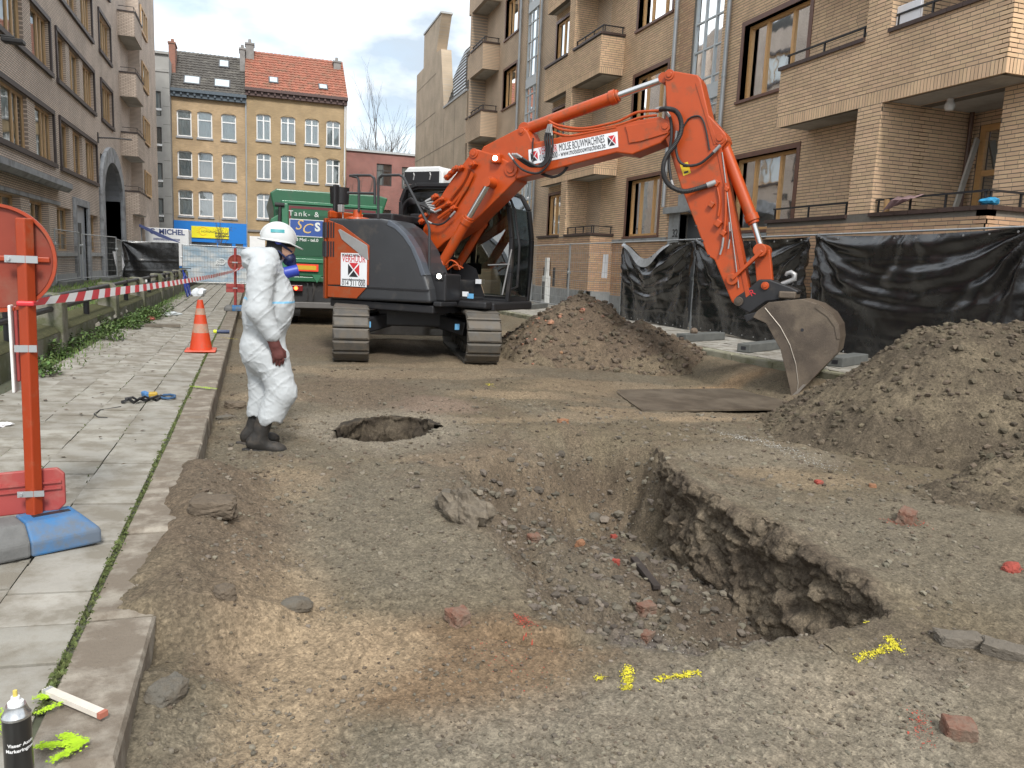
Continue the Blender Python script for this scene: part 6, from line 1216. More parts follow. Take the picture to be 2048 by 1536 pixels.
m = MB(); m.prism([(TX0, TY+0.12, 1.15), (TX1, TY+0.12, 1.15), (TX1, TY+0.12, 2.75), (TX1+0.12, TY+0.12, 3.15), (TX1-0.1, TY+0.12, 3.2), (TX0+0.05, TY+0.12, 3.2), (TX0-0.1, TY+0.12, 3.1), (TX0-0.02, TY+0.12, 2.75)], (0, 5.6, 0)); m.build('tipper_body', TG, tk, bevel=0.03)
p = atY(568, 398, TY)
tg = TB('tailgate', (0.70, TY, 1.18), (2.98, TY+0.10, 2.86), TG, bevel=0.015)
TB('tailgate_rim', (0.66, TY-0.03, 2.86), (3.02, TY+0.1, 2.93), TGL, tg, 0.01)
for x0, x1 in ((0.66,0.80),(2.88,3.02)): TB('tailgate_post', (x0, TY-0.04, 1.15), (x1, TY+0.1, 2.86), TGL, tg, 0.01)
TB('stripe', (0.82, TY-0.006, 2.76), (2.86, TY-0.001, 2.82), MAR, tg); TB('stripe', (0.82, TY-0.006, 1.75), (0.87, TY-0.001, 2.76), MAR, tg)
TB('name_panel', (0.90, TY-0.008, 1.66), (2.84, TY-0.002, 2.62), TGD, tg)
TB('tailgate_rib', (0.80, TY-0.03, 1.50), (2.88, TY-0.001, 1.60), TGL, tg, 0.01)
TWHT = M('truck_white', (0.62,0.66,0.64), 0.5, var=0.04); GOLD = M('gold_script', (0.60,0.42,0.16), 0.45); TBLUE = M('blue_name_plate', (0.035,0.085,0.30), 0.45, var=0.05)
def TX(px, py): return atY(px, py, TY-0.012)
q = TX(606, 428); lettering('Tank- &', (q.x+0.02, TY-0.0125, q.z), (1,0,0), (0,0,1), 0.175, TWHT, 'lettering', tg, spacing=1.25)
a, b = TX(579, 437), TX(579, 472); TB('name_plate_border', (a.x, TY-0.013, b.z), (2.80, TY-0.009, a.z), TWHT, tg); TB('name_plate', (a.x+0.015, TY-0.0145, b.z+0.018), (2.785, TY-0.0132, a.z-0.018), TBLUE, tg)
q = TX(596, 453); lettering('S', (q.x, TY-0.017, q.z+0.03), (1,0,0), (0,0,1), 0.33, GOLD, 'script_letter', tg, shear=0.35); q = TX(612, 456); lettering('C', (q.x, TY-0.0172, q.z-0.02), (1,0,0), (0,0,1), 0.33, GOLD, 'script_letter', tg, shear=0.35)
q = TX(635, 455); lettering('S', (q.x, TY-0.017, q.z), (1,0,0), (0,0,1), 0.27, TWHT, 'lettering', tg, bold=0.012)
q = TX(612, 480); lettering('00 Mol - tel.0', (q.x, TY-0.0125, q.z), (1,0,0), (0,0,1), 0.105, TWHT, 'lettering', tg, bold=0.002)
REFR = M('reflector_red', (0.80,0.06,0.03), 0.4, var=0.03); REFY = M('reflector_yellow', (0.55,0.36,0.03), 0.4, var=0.05)
for x0, x1 in ((0.85, 1.50), (2.15, 2.80)): rr_ = TB('reflector_board', (x0, TY-0.05, 1.30), (x1, TY-0.031, 1.47), REFR, tk); TB('reflector_field', (x0+0.04, TY-0.054, 1.335), (x1-0.05, TY-0.0505, 1.435), REFY, rr_)
TB('tail_beam', (0.6, TY-0.02, 1.05), (3.0, TY+0.2, 1.17), TG, bevel=0.02); m = MB(); q = TX(634, 518); m.prism([(q.x-0.12, TY-0.04, 1.22), (q.x+0.12, TY-0.04, 1.22), (q.x, TY-0.04, 1.03)], (0,0.03,0)); m.build('tail_wedge', TGL, tk)
TB('chassis', (1.2, TY+0.2, 0.62), (2.4, TY+7.4, 1.04), CHAS); TB('bumper', (0.62, TY-0.05, 0.42), (2.98, TY+0.05, 0.56), M('bumper_steel', (0.14,0.135,0.13), 0.6, 0.3), bevel=0.015); TB('rear_plate', (0.7, TY+0.1, 0.56), (2.9, TY+0.14, 1.04), CHAS)
for x in (0.72, 2.6):
    lo_ = TB('tail_light', (x, TY-0.03, 0.82), (x+0.42, TY+0.05, 0.96), M('tail_light_red', (0.16,0.012,0.012), 0.3), bevel=0.01); m = MB(); m.cyl((x+0.26 if x < 1 else x+0.1, TY-0.034, 0.89), (x+0.26 if x < 1 else x+0.1, TY-0.030, 0.89), 0.045, n=16); m.build('lamp_lens', M('tail_lit', (1,0.1,0.02), 0.4, emit=((1.0,0.07,0.015), 5.0)), lo_)
m = MB(); c = TX(619, 560)
for sx in (-0.05, 0.08): m.tube([(c.x+sx, TY-0.04, 1.02), (c.x+sx+0.02, TY-0.07, 0.85), (c.x+sx-0.01, TY-0.06, 0.62)], 0.018, 6)
m.build('tow_coupling', CHAS, tk)
m = MB(); m.tube([(0.62,TY-0.04,2.78),(0.6,TY-0.08,2.4),(0.55,TY-0.05,1.9)], 0.035, 8); m.cyl((0.5,TY-0.05,2.82),(0.72,TY-0.05,2.82),0.05,n=12); m.build('tailgate_hinge', CHAS, tk); m = MB(); m.prism([(0.33,TY+0.05,2.1),(0.62,TY+0.05,2.2),(0.62,TY+0.05,2.62),(0.42,TY+0.05,2.5)], (0,0.4,0)); m.build('side_bracket', TGL, tk, bevel=0.02)
m = MB(); m.box((0.45,TY-0.02,1.55),(0.55,TY+0.06,2.35)); m.build('marker_post', CHAS, tk)
for y in (TY+1.0, TY+2.4, TY+6.6):
    for x in (0.62, 2.48):
        m = MB(); m.cyl((x,y,0.5),(x+0.45,y,0.5),0.5,n=28); wh = m.build('wheel', RUBBER, tk, smooth=True, bevel=0.03); m = MB(); m.cyl((x-0.006,y,0.5),(x+0.456,y,0.5),0.27,n=20); m.build('rim', SILVER, wh)
TB('mud_flap', (0.62, TY+0.3, 0.2), (1.1, TY+0.32, 0.9), CHAS); TB('mud_flap', (2.45, TY+0.3, 0.2), (2.95, TY+0.32, 0.9), CHAS)
m = MB(); m.prism([(0.55,TY+6.0,0.7),(0.55,TY+7.9,0.7),(0.55,TY+7.9,1.9),(0.55,TY+7.6,2.9),(0.55,TY+6.0,2.95)], (2.45,0,0)); cabt = m.build('cab', TG, tk, bevel=0.06); TB('cab_rear_window', (1.2,TY+5.985,1.9), (2.3,TY+5.995,2.5), ROOM, cabt)
# ------------------------------------------------------------------ the worker in white overalls
def surface_nets(fn, lo, hi, h):
    ax = [np.arange(a, b+h, h) for a, b in zip(lo, hi)]; X, Y, Z = np.meshgrid(*ax, indexing='ij'); D = fn(X, Y, Z); n = D.shape
    c = [D[i:n[0]-1+i, j:n[1]-1+j, k:n[2]-1+k] for i in (0,1) for j in (0,1) for k in (0,1)]; S = np.stack([q < 0 for q in c]); act = S.any(0) & ~S.all(0)
    idx = -np.ones(act.shape, int); A = np.argwhere(act); idx[tuple(A.T)] = np.arange(len(A))
    cor = np.array([(i,j,k) for i in (0,1) for j in (0,1) for k in (0,1)], float); val = np.stack([q[act] for q in c], 1); P = np.zeros((len(A), 3)); W = np.zeros(len(A))
    for a in range(8):
        for b in range(a+1, 8):
            if np.abs(cor[a]-cor[b]).sum() == 1:
                m = (val[:, a] < 0) != (val[:, b] < 0); t = np.where(m, val[:, a]/(val[:, a]-val[:, b]+1e-12), 0); P += np.where(m[:, None], cor[a]+(cor[b]-cor[a])*t[:, None], 0); W += m
    V = (A+P/W[:, None])*h+np.array([q[0] for q in ax]); F_ = []
    for d in range(3):
        e = [slice(1, -1)]*3; s0 = [slice(1, n[i]-1) for i in range(3)]; s0[d] = slice(0, n[d]-1); s1 = list(s0); s1[d] = slice(1, n[d]); a, b = D[tuple(s0)], D[tuple(s1)]
        cr = np.argwhere((a < 0) != (b < 0)); off = np.array([1,1,1]); off[d] = 0; cr = cr+off; flip = D[tuple(cr.T)] < 0; u, v = [i for i in range(3) if i != d]; eu = np.zeros(3, int); eu[u] = 1; ev = np.zeros(3, int); ev[v] = 1
        q = np.stack([idx[tuple((cr-eu-ev).T)], idx[tuple((cr-ev).T)], idx[tuple(cr.T)], idx[tuple((cr-eu).T)]], 1); w_ = flip if d != 1 else ~flip; q[~w_] = q[~w_][:, ::-1]; F_.append(q[(q >= 0).all(1)])
    return V, np.vstack(F_)
def cone_sdf(X, Y, Z, a, b, ra, rb, sy=1.0):
    """tapered limb from a to b; sy > 1 flattens it across"""
    a, b = np.array(a, float), np.array(b, float); d = b-a; ym = a[1]+0*X; px, py, pz = X-a[0], (Y-a[1]), Z-a[2]; t = np.clip((px*d[0]+py*d[1]+pz*d[2])/max(d@d, 1e-9), 0, 1)
    return np.sqrt((px-d[0]*t)**2+((py-d[1]*t)/sy)**2+(pz-d[2]*t)**2)-(ra+(rb-ra)*t)
def ell_sdf(X, Y, Z, c, r): 
    k = np.sqrt(((X-c[0])/r[0])**2+((Y-c[1])/r[1])**2+((Z-c[2])/r[2])**2); return (k-1)*min(r)
def smin(a, b, k): h = np.clip(0.5+0.5*(b-a)/k, 0, 1); return b+(a-b)*h-k*h*(1-h)
PX0, PY0 = 0.12, 6.7; PZ0 = GHs(0.1, 6.7)
def pp(zx, zy): q = atY(420+zx/3.0708, 420+zy/3.0708, PY0); return q.x-PX0, q.z
def P3(zx, zy, y): x, z = pp(zx, zy); return (x, y, z)
WHITE_C = M('white_coverall', (0.45,0.475,0.49), 0.6, var=0.05, scale=5, bump=0.30, bscale=11, detail=3, dirt=(0.43,0.39,0.385), dirt_amt=0.15, spec=0.35)
BLUE_T = M('blue_seam_tape', (0.20,0.45,0.66), 0.6); SKIN = M('skin', (0.42,0.24,0.17), 0.55, var=0.08); BALA = M('black_hood', (0.018,0.018,0.02), 0.9, var=0.2); GLOVE = M('maroon_glove', (0.105,0.030,0.026), 0.75, var=0.25, scale=14, bump=0.35, bscale=70); BOOT = M('muddy_boot', (0.022,0.020,0.018), 0.7, var=0.25, scale=10, dirt=(0.07,0.055,0.042), dirt_amt=0.4, dirt_scale=8)
def body(X, Y, Z):
    d = cone_sdf(X, Y, Z, P3(335,620,0.0), P3(335,900,0.0), 0.172, 0.168, 1.15)              # waist to seat
    d = smin(d, cone_sdf(X, Y, Z, P3(345,400,0.0), P3(350,640,0.0), 0.150, 0.150, 1.35), 0.10)   # chest to belly
    d = smin(d, ell_sdf(X, Y, Z, P3(400,560,0.0), (0.16,0.19,0.24)), 0.06)
    d = smin(d, ell_sdf(X, Y, Z, P3(275,850,0.0), (0.12,0.17,0.14)), 0.06)
    d = smin(d, cone_sdf(X, Y, Z, P3(330,330,-0.13), P3(330,330,0.13), 0.105, 0.105), 0.06)      # shoulders
    # near leg, bent forward, and far leg behind
    d = smin(d, cone_sdf(X, Y, Z, P3(385,900,-0.09), P3(437,1110,-0.10), 0.132, 0.122), 0.05); d = smin(d, cone_sdf(X, Y, Z, P3(437,1100,-0.10), P3(370,1255,-0.10), 0.122, 0.108), 0.03)
    d = smin(d, cone_sdf(X, Y, Z, P3(315,900,0.09), P3(325,1120,0.10), 0.13, 0.112), 0.05); d = smin(d, cone_sdf(X, Y, Z, P3(325,1120,0.10), P3(300,1255,0.10), 0.112, 0.10), 0.03)
    d = np.maximum(d, (P3(0,1300,0)[2]+0.02*np.sin(X*40)+0.10*np.abs(X-P3(350,0,0)[0]))-Z)
    # arms
    d = smin(d, cone_sdf(X, Y, Z, P3(315,370,-0.215), P3(300,600,-0.25), 0.108, 0.100), 0.05); d = smin(d, cone_sdf(X, Y, Z, P3(300,600,-0.25), P3(375,745,-0.25), 0.100, 0.070), 0.03)
    d = smin(d, cone_sdf(X, Y, Z, P3(320,370,0.215), P3(320,590,0.25), 0.09, 0.072), 0.05); d = smin(d, cone_sdf(X, Y, Z, P3(320,590,0.25), P3(385,730,0.22), 0.072, 0.052), 0.03)
    # neck, head
    d = smin(d, cone_sdf(X, Y, Z, P3(360,330,0.0), P3(415,225,0.0), 0.085, 0.075), 0.05)
    hd = ell_sdf(X, Y, Z, P3(425,195,0.0), (0.098,0.078,0.115)); hd = smin(hd, ell_sdf(X, Y, Z, P3(455,265,0.0), (0.075,0.058,0.065)), 0.04); hd = smin(hd, ell_sdf(X, Y, Z, P3(508,235,0.0), (0.02,0.016,0.025)), 0.02)
    d = smin(d, hd, 0.02)
    # bunched hood behind the neck
    for c, r in ((P3(262,275,0.0), (0.095,0.15,0.060)), (P3(315,268,-0.07), (0.095,0.09,0.055)), (P3(375,295,-0.095), (0.06,0.05,0.085)), (P3(315,268,0.07), (0.095,0.09,0.055)), (P3(240,320,0.0), (0.06,0.12,0.06))): d = smin(d, ell_sdf(X, Y, Z, c, r), 0.025)
    # folds of the loose suit: fine creases pulled along the limbs, none on the head
    suit = sstep((P3(0,250,0)[2]-Z)/0.06); leg = sstep((0.95-Z)/0.25); f1 = fbm(X*5+3, Y*5, Z*9+X*6, 4, gain=0.55); f2 = fbm(X*9, Y*7, Z*16-X*9, 3); f3 = 1-np.abs(fbm(X*6+9, Y*5, Z*11+X*8*leg, 3))*2.2
    f4 = 1-np.abs(fbm(X*4-Z*5+2, Y*4, Z*7-X*7, 2))*3.2; f5 = 1-np.abs(fbm(X*10+Z*6, Y*8, Z*12-X*4+5, 2))*2.6
    return d + suit*(0.006*f1-0.003*np.clip(f3, 0, 1)**4-0.006*np.clip(f4, 0, 1)**6-0.004*np.clip(f5, 0, 1)**4+0.003)
V, Fq = surface_nets(body, (-0.36,-0.42,0.18), (0.46,0.42,1.86), 0.0080)
ce = V[Fq].mean(1); hx, hz = ce[:, 0], ce[:, 2]; mi = np.zeros(len(Fq), int); zn = P3(0,275,0)[2]
headm = (hz > zn-0.02+0.30*np.clip(hx-0.10, -0.2, 0.1)) & (hx > P3(345,0,0)[0]-0.01) & (np.abs(ce[:, 1]) < 0.10); hood = (hz < zn+0.045) & (hx < P3(400,0,0)[0]-0.02)
mi[headm & ~hood] = 3; face = headm & ~hood & (hx > P3(442,0,0)[0]) & (hz < P3(0,205,0)[2]); mi[face] = 2
for zc, x0, x1 in ((P3(0,548,0)[2], P3(375,0,0)[0], 0.6), (P3(0,525,0)[2], -0.6, P3(225,0,0)[0])): mi[(np.abs(hz-zc-0.02*(hx-0.2)) < 0.0075) & (hx > x0) & (hx < x1) & (mi == 0)] = 1
per = np_mesh('person', V-np.array([0,0,PZ0])*0, Fq, [WHITE_C, BLUE_T, SKIN, BALA], smooth=True, mi=mi); per.location = (PX0, PY0, 0); ORG[per.name] = Vector((0,0,0))
tag(per, 'person in white hooded coverall, white helmet, blue respirator and maroon gloves walking by the kerb', 'person')
def part_sdf(name, fn, lo, hi, h, mat, parent=per, smooth=True):
    V, Fq = surface_nets(fn, lo, hi, h); o = np_mesh(name, V, Fq, mat, smooth=smooth); o.parent = parent; return o
# gloves: cuff, palm, four fingers and thumb
def glove(c0, yy, sgn, sw=0.0):
    cx, cz = pp(*c0)
    def fn(X, Y, Z):
        d = cone_sdf(X, Y, Z, (cx-0.03,yy,cz+0.09), (cx+0.005,yy,cz-0.01), 0.052, 0.040, 0.85); d = smin(d, cone_sdf(X, Y, Z, (cx+0.005,yy,cz-0.01), (cx+0.03,yy,cz-0.085), 0.042, 0.046, 0.55), 0.02)
        for i, (dx, ln, cu) in enumerate(((0.062,0.072,0.010),(0.038,0.085,0.006),(0.014,0.080,0.004),(-0.008,0.062,0.0))):
            k0 = (cx+dx-0.004, yy+0.004*i*sgn, cz-0.088); k1 = (cx+dx+0.006, yy+sgn*0.008, cz-0.088-ln*0.55); k2 = (cx+dx+0.002, yy+sgn*(0.02+cu), cz-0.088-ln); d = smin(d, cone_sdf(X, Y, Z, k0, k1, 0.0125, 0.0118), 0.006); d = smin(d, cone_sdf(X, Y, Z, k1, k2, 0.0118, 0.0098), 0.004)
        t0, t1, t2 = (cx+0.04, yy+sgn*0.01, cz-0.03), (cx+0.078, yy+sgn*0.028, cz-0.065), (cx+0.085, yy+sgn*0.035, cz-0.105); d = smin(d, cone_sdf(X, Y, Z, t0, t1, 0.019, 0.0145), 0.012); d = smin(d, cone_sdf(X, Y, Z, t1, t2, 0.0145, 0.0115), 0.004)
        return d+0.0025*fbm(X*40, Y*40, Z*40, 3)
    return part_sdf('glove', fn, (cx-0.11,yy-0.09,cz-0.21), (cx+0.14,yy+0.09,cz+0.16), 0.0042, GLOVE)
glove((390,805), -0.25, 1); glove((395,775), 0.215, -1)
def boot(cx, yy, z0, toe, tilt):
    def fn(X, Y, Z):
        zz = Z-z0-tilt*(X-cx); d = cone_sdf(X, Y, zz, (cx+0.085,yy,0.27), (cx+0.045,yy,0.13), 0.066, 0.060, 0.92); d = smin(d, cone_sdf(X, Y, zz, (cx+0.005,yy,0.075), (cx+0.175,yy,0.055), 0.062, 0.048, 0.85), 0.05)
        d = smin(d, ell_sdf(X, Y, zz, (cx+0.20,yy,0.055), (0.07,0.052,0.045)), 0.03); sole = np.maximum(np.maximum(ell_sdf(X, Y, zz*0, (cx+0.085,yy,0), (0.175,0.056,1.0)), -zz), zz-0.03); d = np.minimum(d, sole)
        return np.maximum(d, -zz)+0.0035*fbm(X*22, Y*22, Z*30, 3)
    return part_sdf('boot', fn, (cx-0.16,yy-0.1,z0-0.06), (cx+0.34,yy+0.1,z0+0.46), 0.006, BOOT)
bx, bz = pp(265, 1440); boot(bx, -0.10, GHs(0.1,6.6)-0.015, 1, -0.13); boot(bx-0.05, 0.11, GHs(0.02,6.8)-0.012, 1, 0.0)
# helmet
hc = P3(418,185,0.0); hcx, hcz = hc[0], hc[2]
def helmet(X, Y, Z):
    x, z = X-hcx, Z-hcz; c, s = math.cos(0.12), math.sin(0.12); x2, z2_ = x*c-z*s*1.0, x*s+z*c
    o = ell_sdf(x2, Y, z2_, (0,0,0.01), (0.142,0.118,0.132)); i = ell_sdf(x2, Y, z2_, (0,0,0.005), (0.134,0.110,0.124)); dome = np.maximum(np.maximum(o, -i), -z2_-0.012+0.02*np.clip(x2, -1, 0))
    ridge = np.maximum(ell_sdf(x2, Y, z2_, (0,0,0.01), (0.149,0.022,0.140)), -z2_+0.02); ridge = np.maximum(ridge, -i); br = np.maximum(np.abs(z2_+0.012+0.28*np.clip(x2-0.09, 0, 1))-0.0055, ell_sdf(x2, Y, z2_*0, (0.022,0,0), (0.182,0.132,1.0))*1.0); br = np.maximum(br, -ell_sdf(x2, Y, z2_*0, (0,0,0), (0.130,0.107,1.0)))
    return np.minimum(np.minimum(dome, br), ridge)
HW_ = M('helmet_white', (0.53,0.545,0.545), 0.35, var=0.03, coat=0.2); hel = part_sdf('helmet', helmet, (hcx-0.2,-0.16,hcz-0.10), (hcx+0.25,0.16,hcz+0.19), 0.0045, HW_)
m = MB(); 
for i in range(6): 
    a0, a1 = -0.055+0.018*i, -0.055+0.018*(i+1)
    f = lambda a, zz: (hcx+0.0+a-0.005, -0.119*math.sqrt(max(0.05, 1-(a/0.142)**2-((zz)/0.132)**2))-0.002, hcz+0.012+zz); m.add([f(a0,0.045), f(a1,0.045), f(a1,0.072), f(a0,0.072)], [(0,1,2,3)])
m.build('helmet_badge', M('teal_badge', (0.03,0.25,0.28), 0.5), hel, local=True)
# respirator with filter and straps
RESP = M('navy_respirator', (0.014,0.022,0.075), 0.5, var=0.15); RESB = M('blue_filter', (0.03,0.055,0.36), 0.4, var=0.08)
rx, rz = pp(492, 298)
mask = part_sdf('respirator', lambda X, Y, Z: np.minimum(smin(ell_sdf(X, Y, Z, (rx-0.01,0,rz), (0.055,0.055,0.062)), cone_sdf(X, Y, Z, (rx+0.0,0,rz-0.01), (rx+0.02,0,rz-0.06), 0.038, 0.034), 0.02), cone_sdf(X, Y, Z, (rx-0.005,-0.05,rz-0.0), (rx-0.005,0.05,rz), 0.032, 0.032)), (rx-0.12,-0.13,rz-0.15), (rx+0.12,0.13,rz+0.12), 0.005, RESP)
fx, fz = pp(498, 375); m = MB(); m.cyl((fx-0.055,-0.045,fz-0.018), (fx+0.055,-0.045,fz+0.012), 0.047, n=24); m.cyl((fx-0.06,-0.045,fz-0.02), (fx-0.05,-0.045,fz-0.016), 0.05, n=24); fo = m.build('filter', RESB, mask, local=True, smooth=True, bevel=0.004)
m = MB(); m.tube([P3(500,260,-0.03), P3(455,225,-0.072), P3(415,185,-0.088), P3(370,190,-0.08)], 0.011, 8); m.tube([P3(470,300,-0.062), P3(420,255,-0.085), P3(370,235,-0.075)], 0.009, 8); m.build('head_strap', RESP, mask, local=True, smooth=True)
m = MB(); x, z = pp(418,190); m.lathe([(0,-0.012),(0.03,-0.01),(0.03,0.01),(0,0.012)], (x,-0.093,z), 14, 'y'); m.build('strap_buckle', RESB, mask, local=True, smooth=True)
# ------------------------------------------------------------------ site fence on the right with black sheeting
GALV = M('galvanised_tube', (0.42,0.44,0.45), 0.4, 0.6, var=0.12, scale=6)
SHEET = M('black_sheeting', (0.012,0.012,0.013), 0.22, var=0.3, scale=2, bump=0.35, bscale=9, spec=0.9, rvar=0.12)
WIRE = M('wire_mesh', (0.32,0.33,0.33), 0.5, 0.5)
def fence_panel(a, b, label, zb=0.42, h=2.02, step=0.16, group='mesh fence panels', wires=True, tube_r=0.021):
    """tubular panel from a to b with clamps, a welded wire mesh and its two posts"""
    a, b = Vector(a), Vector(b); u = (b-a); L_ = u.length; u.normalize(); r = root('mesh_fence', (a+b)/2, label, 'fence', group)
    p = lambda s, z: Vector((a.x+u.x*s, a.y+u.y*s, z))
    for s in (0.03, L_-0.03): m = MB(); m.cyl(p(s, zb-0.08), p(s, zb+h), tube_r, n=10); m.build('post', GALV, r, smooth=True)
    for z in (zb, zb+h-0.02): m = MB(); m.cyl(p(0.03, z), p(L_-0.03, z), tube_r*0.85, n=10); m.build('rail', GALV, r, smooth=True)
    if wires:
        m = MB(); n = int(L_/step)
        for i in range(1, n): s = L_*i/n; m.cyl(p(s, zb), p(s, zb+h-0.02), 0.004, n=4, caps=False)
        for k in range(1, 7): z = zb+(h-0.02)*k/7; m.cyl(p(0.03, z), p(L_-0.03, z), 0.005, n=4, caps=False)
        o = m.build('wire_mesh', WIRE, r); o['kind'] = 'stuff'
    m = MB(); m.box(p(0.0, zb+1.1)-Vector((0.05,0.05,0.04)), p(0.0, zb+1.1)+Vector((0.05,0.05,0.04))); m.build('clamp', GALV, r, bevel=0.01); return r
XFN = 9.7
posts = [7.45, 11.72, 15.75, 19.5, 23.3, 26.9, 30.5]
labs = ['mesh fence panel carrying the black sheeting nearest the soil heap', 'mesh fence panel carrying the black sheeting behind the bucket', 'mesh fence panel carrying the sagging torn sheeting below house number 32', 'bare mesh fence panel in front of the paper notice', 'bare mesh fence panel in front of the white meter cabinet', 'bare mesh fence panel half hidden behind the excavator cab']
for i in range(6): fence_panel((XFN+(0.03 if i % 2 else 0), posts[i], 0), (XFN+(0.0 if i % 2 else 0.03), posts[i+1], 0), labs[i], wires=i > 2)
def sheeting(y0, y1, label, zt, zb, sag, seed, xoff=-0.05, slump=None):
    n, k = 110, 64; S, T = np.meshgrid(np.linspace(0, 1, n), np.linspace(0, 1, k)); L_ = y1-y0; top = zt-sag*(4*S*(1-S))
    if slump is not None: top = zt-slump(S)
    bot = zb+0.03*np.sin(S*9+seed); Z = bot+(top-bot)*T; Y = y0+L_*S; D = np.zeros_like(S)
    for cs, ct, am, fr in ((0, 1, 0.085, 15), (1, 1, 0.09, 13), (0.5, 1.15, 0.035, 9)):      # folds pulled from the tied corners
        ang = np.arctan2((ct-T)*2.0, (S-cs)*L_+1e-6); rr_ = np.hypot((S-cs)*L_, (ct-T)*2.0); D += am*np.sin(ang*fr+seed+1.5*fbm(S*3, T*3, seed, 3))*np.exp(-rr_*0.75)*np.clip(rr_*2.5, 0, 1)
    D += 0.055*fbm(S*L_*1.2, T*2.4, seed+0.5, 4) + 0.016*fbm(S*L_*5, T*9, seed+2.5, 3)
    for zc in (0.18, 0.36, 0.5, 0.62, 0.8): D += 0.014*np.exp(-((T-zc-0.012*np.sin(S*7+zc*30))/0.012)**2)*(0.6+0.6*fbm(S*3, zc*9+S*0, seed, 2))     # the creases left from being folded
    for cc_ in (0.98, 0.88, 0.74, 0.60): D += 0.045*np.exp(-((T-cc_+0.22*4*S*(1-S)*(0.6+0.5*cc_)+0.05*fbm(S*4, S*0+cc_*7, seed, 3))/0.035)**2)*(0.7+0.6*fbm(S*5, S*0+cc_*3, seed+4, 2))     # swags hanging from the corners
    D += 0.06*np.exp(-((T-0.93)/0.05)**2)*np.sin(S*math.pi)*(0.4+sag*3)
    V = np.column_stack([(XFN+xoff-D).ravel(), Y.ravel(), Z.ravel()]); i = np.arange(n*k).reshape(k, n); F_ = np.stack([i[:-1,:-1], i[:-1,1:], i[1:,1:], i[1:,:-1]], -1).reshape(-1, 4); c = np.array([XFN, (y0+y1)/2, zb])
    o = np_mesh('tarpaulin', V-c, F_, SHEET, smooth=True); o.location = c; ORG[o.name] = Vector(c); tag(o, label, 'tarpaulin', 'black sheets tied to the site fence')
    for q in range(10):
        s = (q+0.5)/10
        for z in (zt-0.05-(sag*4*s*(1-s) if slump is None else float(slump(np.array(s)))), zb+0.06):
            m = MB(); m.cyl((XFN+xoff-0.075, y0+L_*s, z), (XFN+xoff-0.08, y0+L_*s, z), 0.016, n=10); m.build('eyelet', SILVER, o)
    return o
sheeting(7.5, 11.68, 'wide black plastic sheet on the fence above the large soil heap', 2.41, 0.36, 0.05, 1.0)
sheeting(11.80, 15.70, 'black plastic sheet on the fence behind the excavator bucket', 2.38, 0.36, 0.03, 2.0)
tp = sheeting(15.80, 19.42, 'sagging black plastic sheet with its top edge slumped below house number 32', 2.40, 0.34, 0.0, 3.0, slump=lambda S: 0.02+0.42*np.exp(-((S-0.62)/0.22)**2)*(1-np.exp(-((1-S)/0.05))))
m = MB()
pts = []
for q in range(25):
    s = 0.28+0.70*q/24; e = 0.02+0.42*math.exp(-((s-0.62)/0.22)**2)*(1-math.exp(-((1-s)/0.05))); pts.append((s, 2.40-e, 0.05+0.16*math.sin(math.pi*q/24)))
m.add([(XFN-0.125-0.02*math.sin(s*20), 15.80+3.62*s, z-d) for s, z, d in pts]+[(XFN-0.09, 15.80+3.62*s, z+0.01) for s, z, d in pts], [(i, i+1, 25+i+1, 25+i) for i in range(24)]); m.build('silver_underside', M('silver_sheet', (0.42,0.44,0.46), 0.35, 0.3, var=0.2, scale=14, bump=0.5, bscale=25), tp, smooth=True)
# concrete feet of the fence
FOOT = M('grey_fence_foot', (0.11,0.115,0.11), 0.85, var=0.2, bump=0.2)
def foot(x, y, z, ang, label, ln=0.95):
    m = MB(); ca, sa = math.cos(ang), math.sin(ang); m.obox((x, y, z+0.075), (ln, 0.24, 0.15), (ca, sa, 0)); o = m.build('ballast_block', FOOT, base=(x, y, z), bevel=0.015); tag(o, label, 'fence foot', 'fence feet')
    m = MB(); m.obox((x-ca*(ln/2+0.001), y-sa*(ln/2+0.001), z+0.075), (0.004, 0.09, 0.06), (ca, sa, 0)); m.build('grip_hole', BLACK_D, o)
foot(8.42, 13.25, SWR, 0.42, 'grey fence foot with a stone on it beside the soil heap', 1.35); foot(8.6, 11.55, SWR, 0.52, 'grey fence foot half hidden behind the bucket', 1.5); foot(8.75, 9.6, SWR, 0.5, 'grey fence foot peeping out between bucket and large heap', 1.1); foot(8.6, 23.3, SWR, 0.9, 'grey fence foot on the far pavement beside the excavator cab', 1.9)
v, f = rock_shape(2, 3, 0.8, 0.4); o = np_mesh('stone', v*0.08, f, CLOD); o.location = (8.15, 13.1, SWR+0.19); tag(o, 'brown stone lying on the fence foot beside the heap', 'stone')
# steel road plate below the bucket
m = MB(); m.prism([(4.84,9.78,-0.075), (4.49,8.23,-0.075), (7.2,8.15,-0.075), (7.75,9.8,-0.075)], (0,0,0.02)); tag(m.build('steel_plate', M('rusty_plate', (0.105,0.083,0.06), 0.65, 0.35, var=0.3, scale=3, bump=0.15, dirt=(0.17,0.14,0.105), dirt_amt=0.6, dirt_scale=1.5), base=(6.1,9.0,-0.075)), 'flat rusty steel road plate under the bucket', 'steel plate')
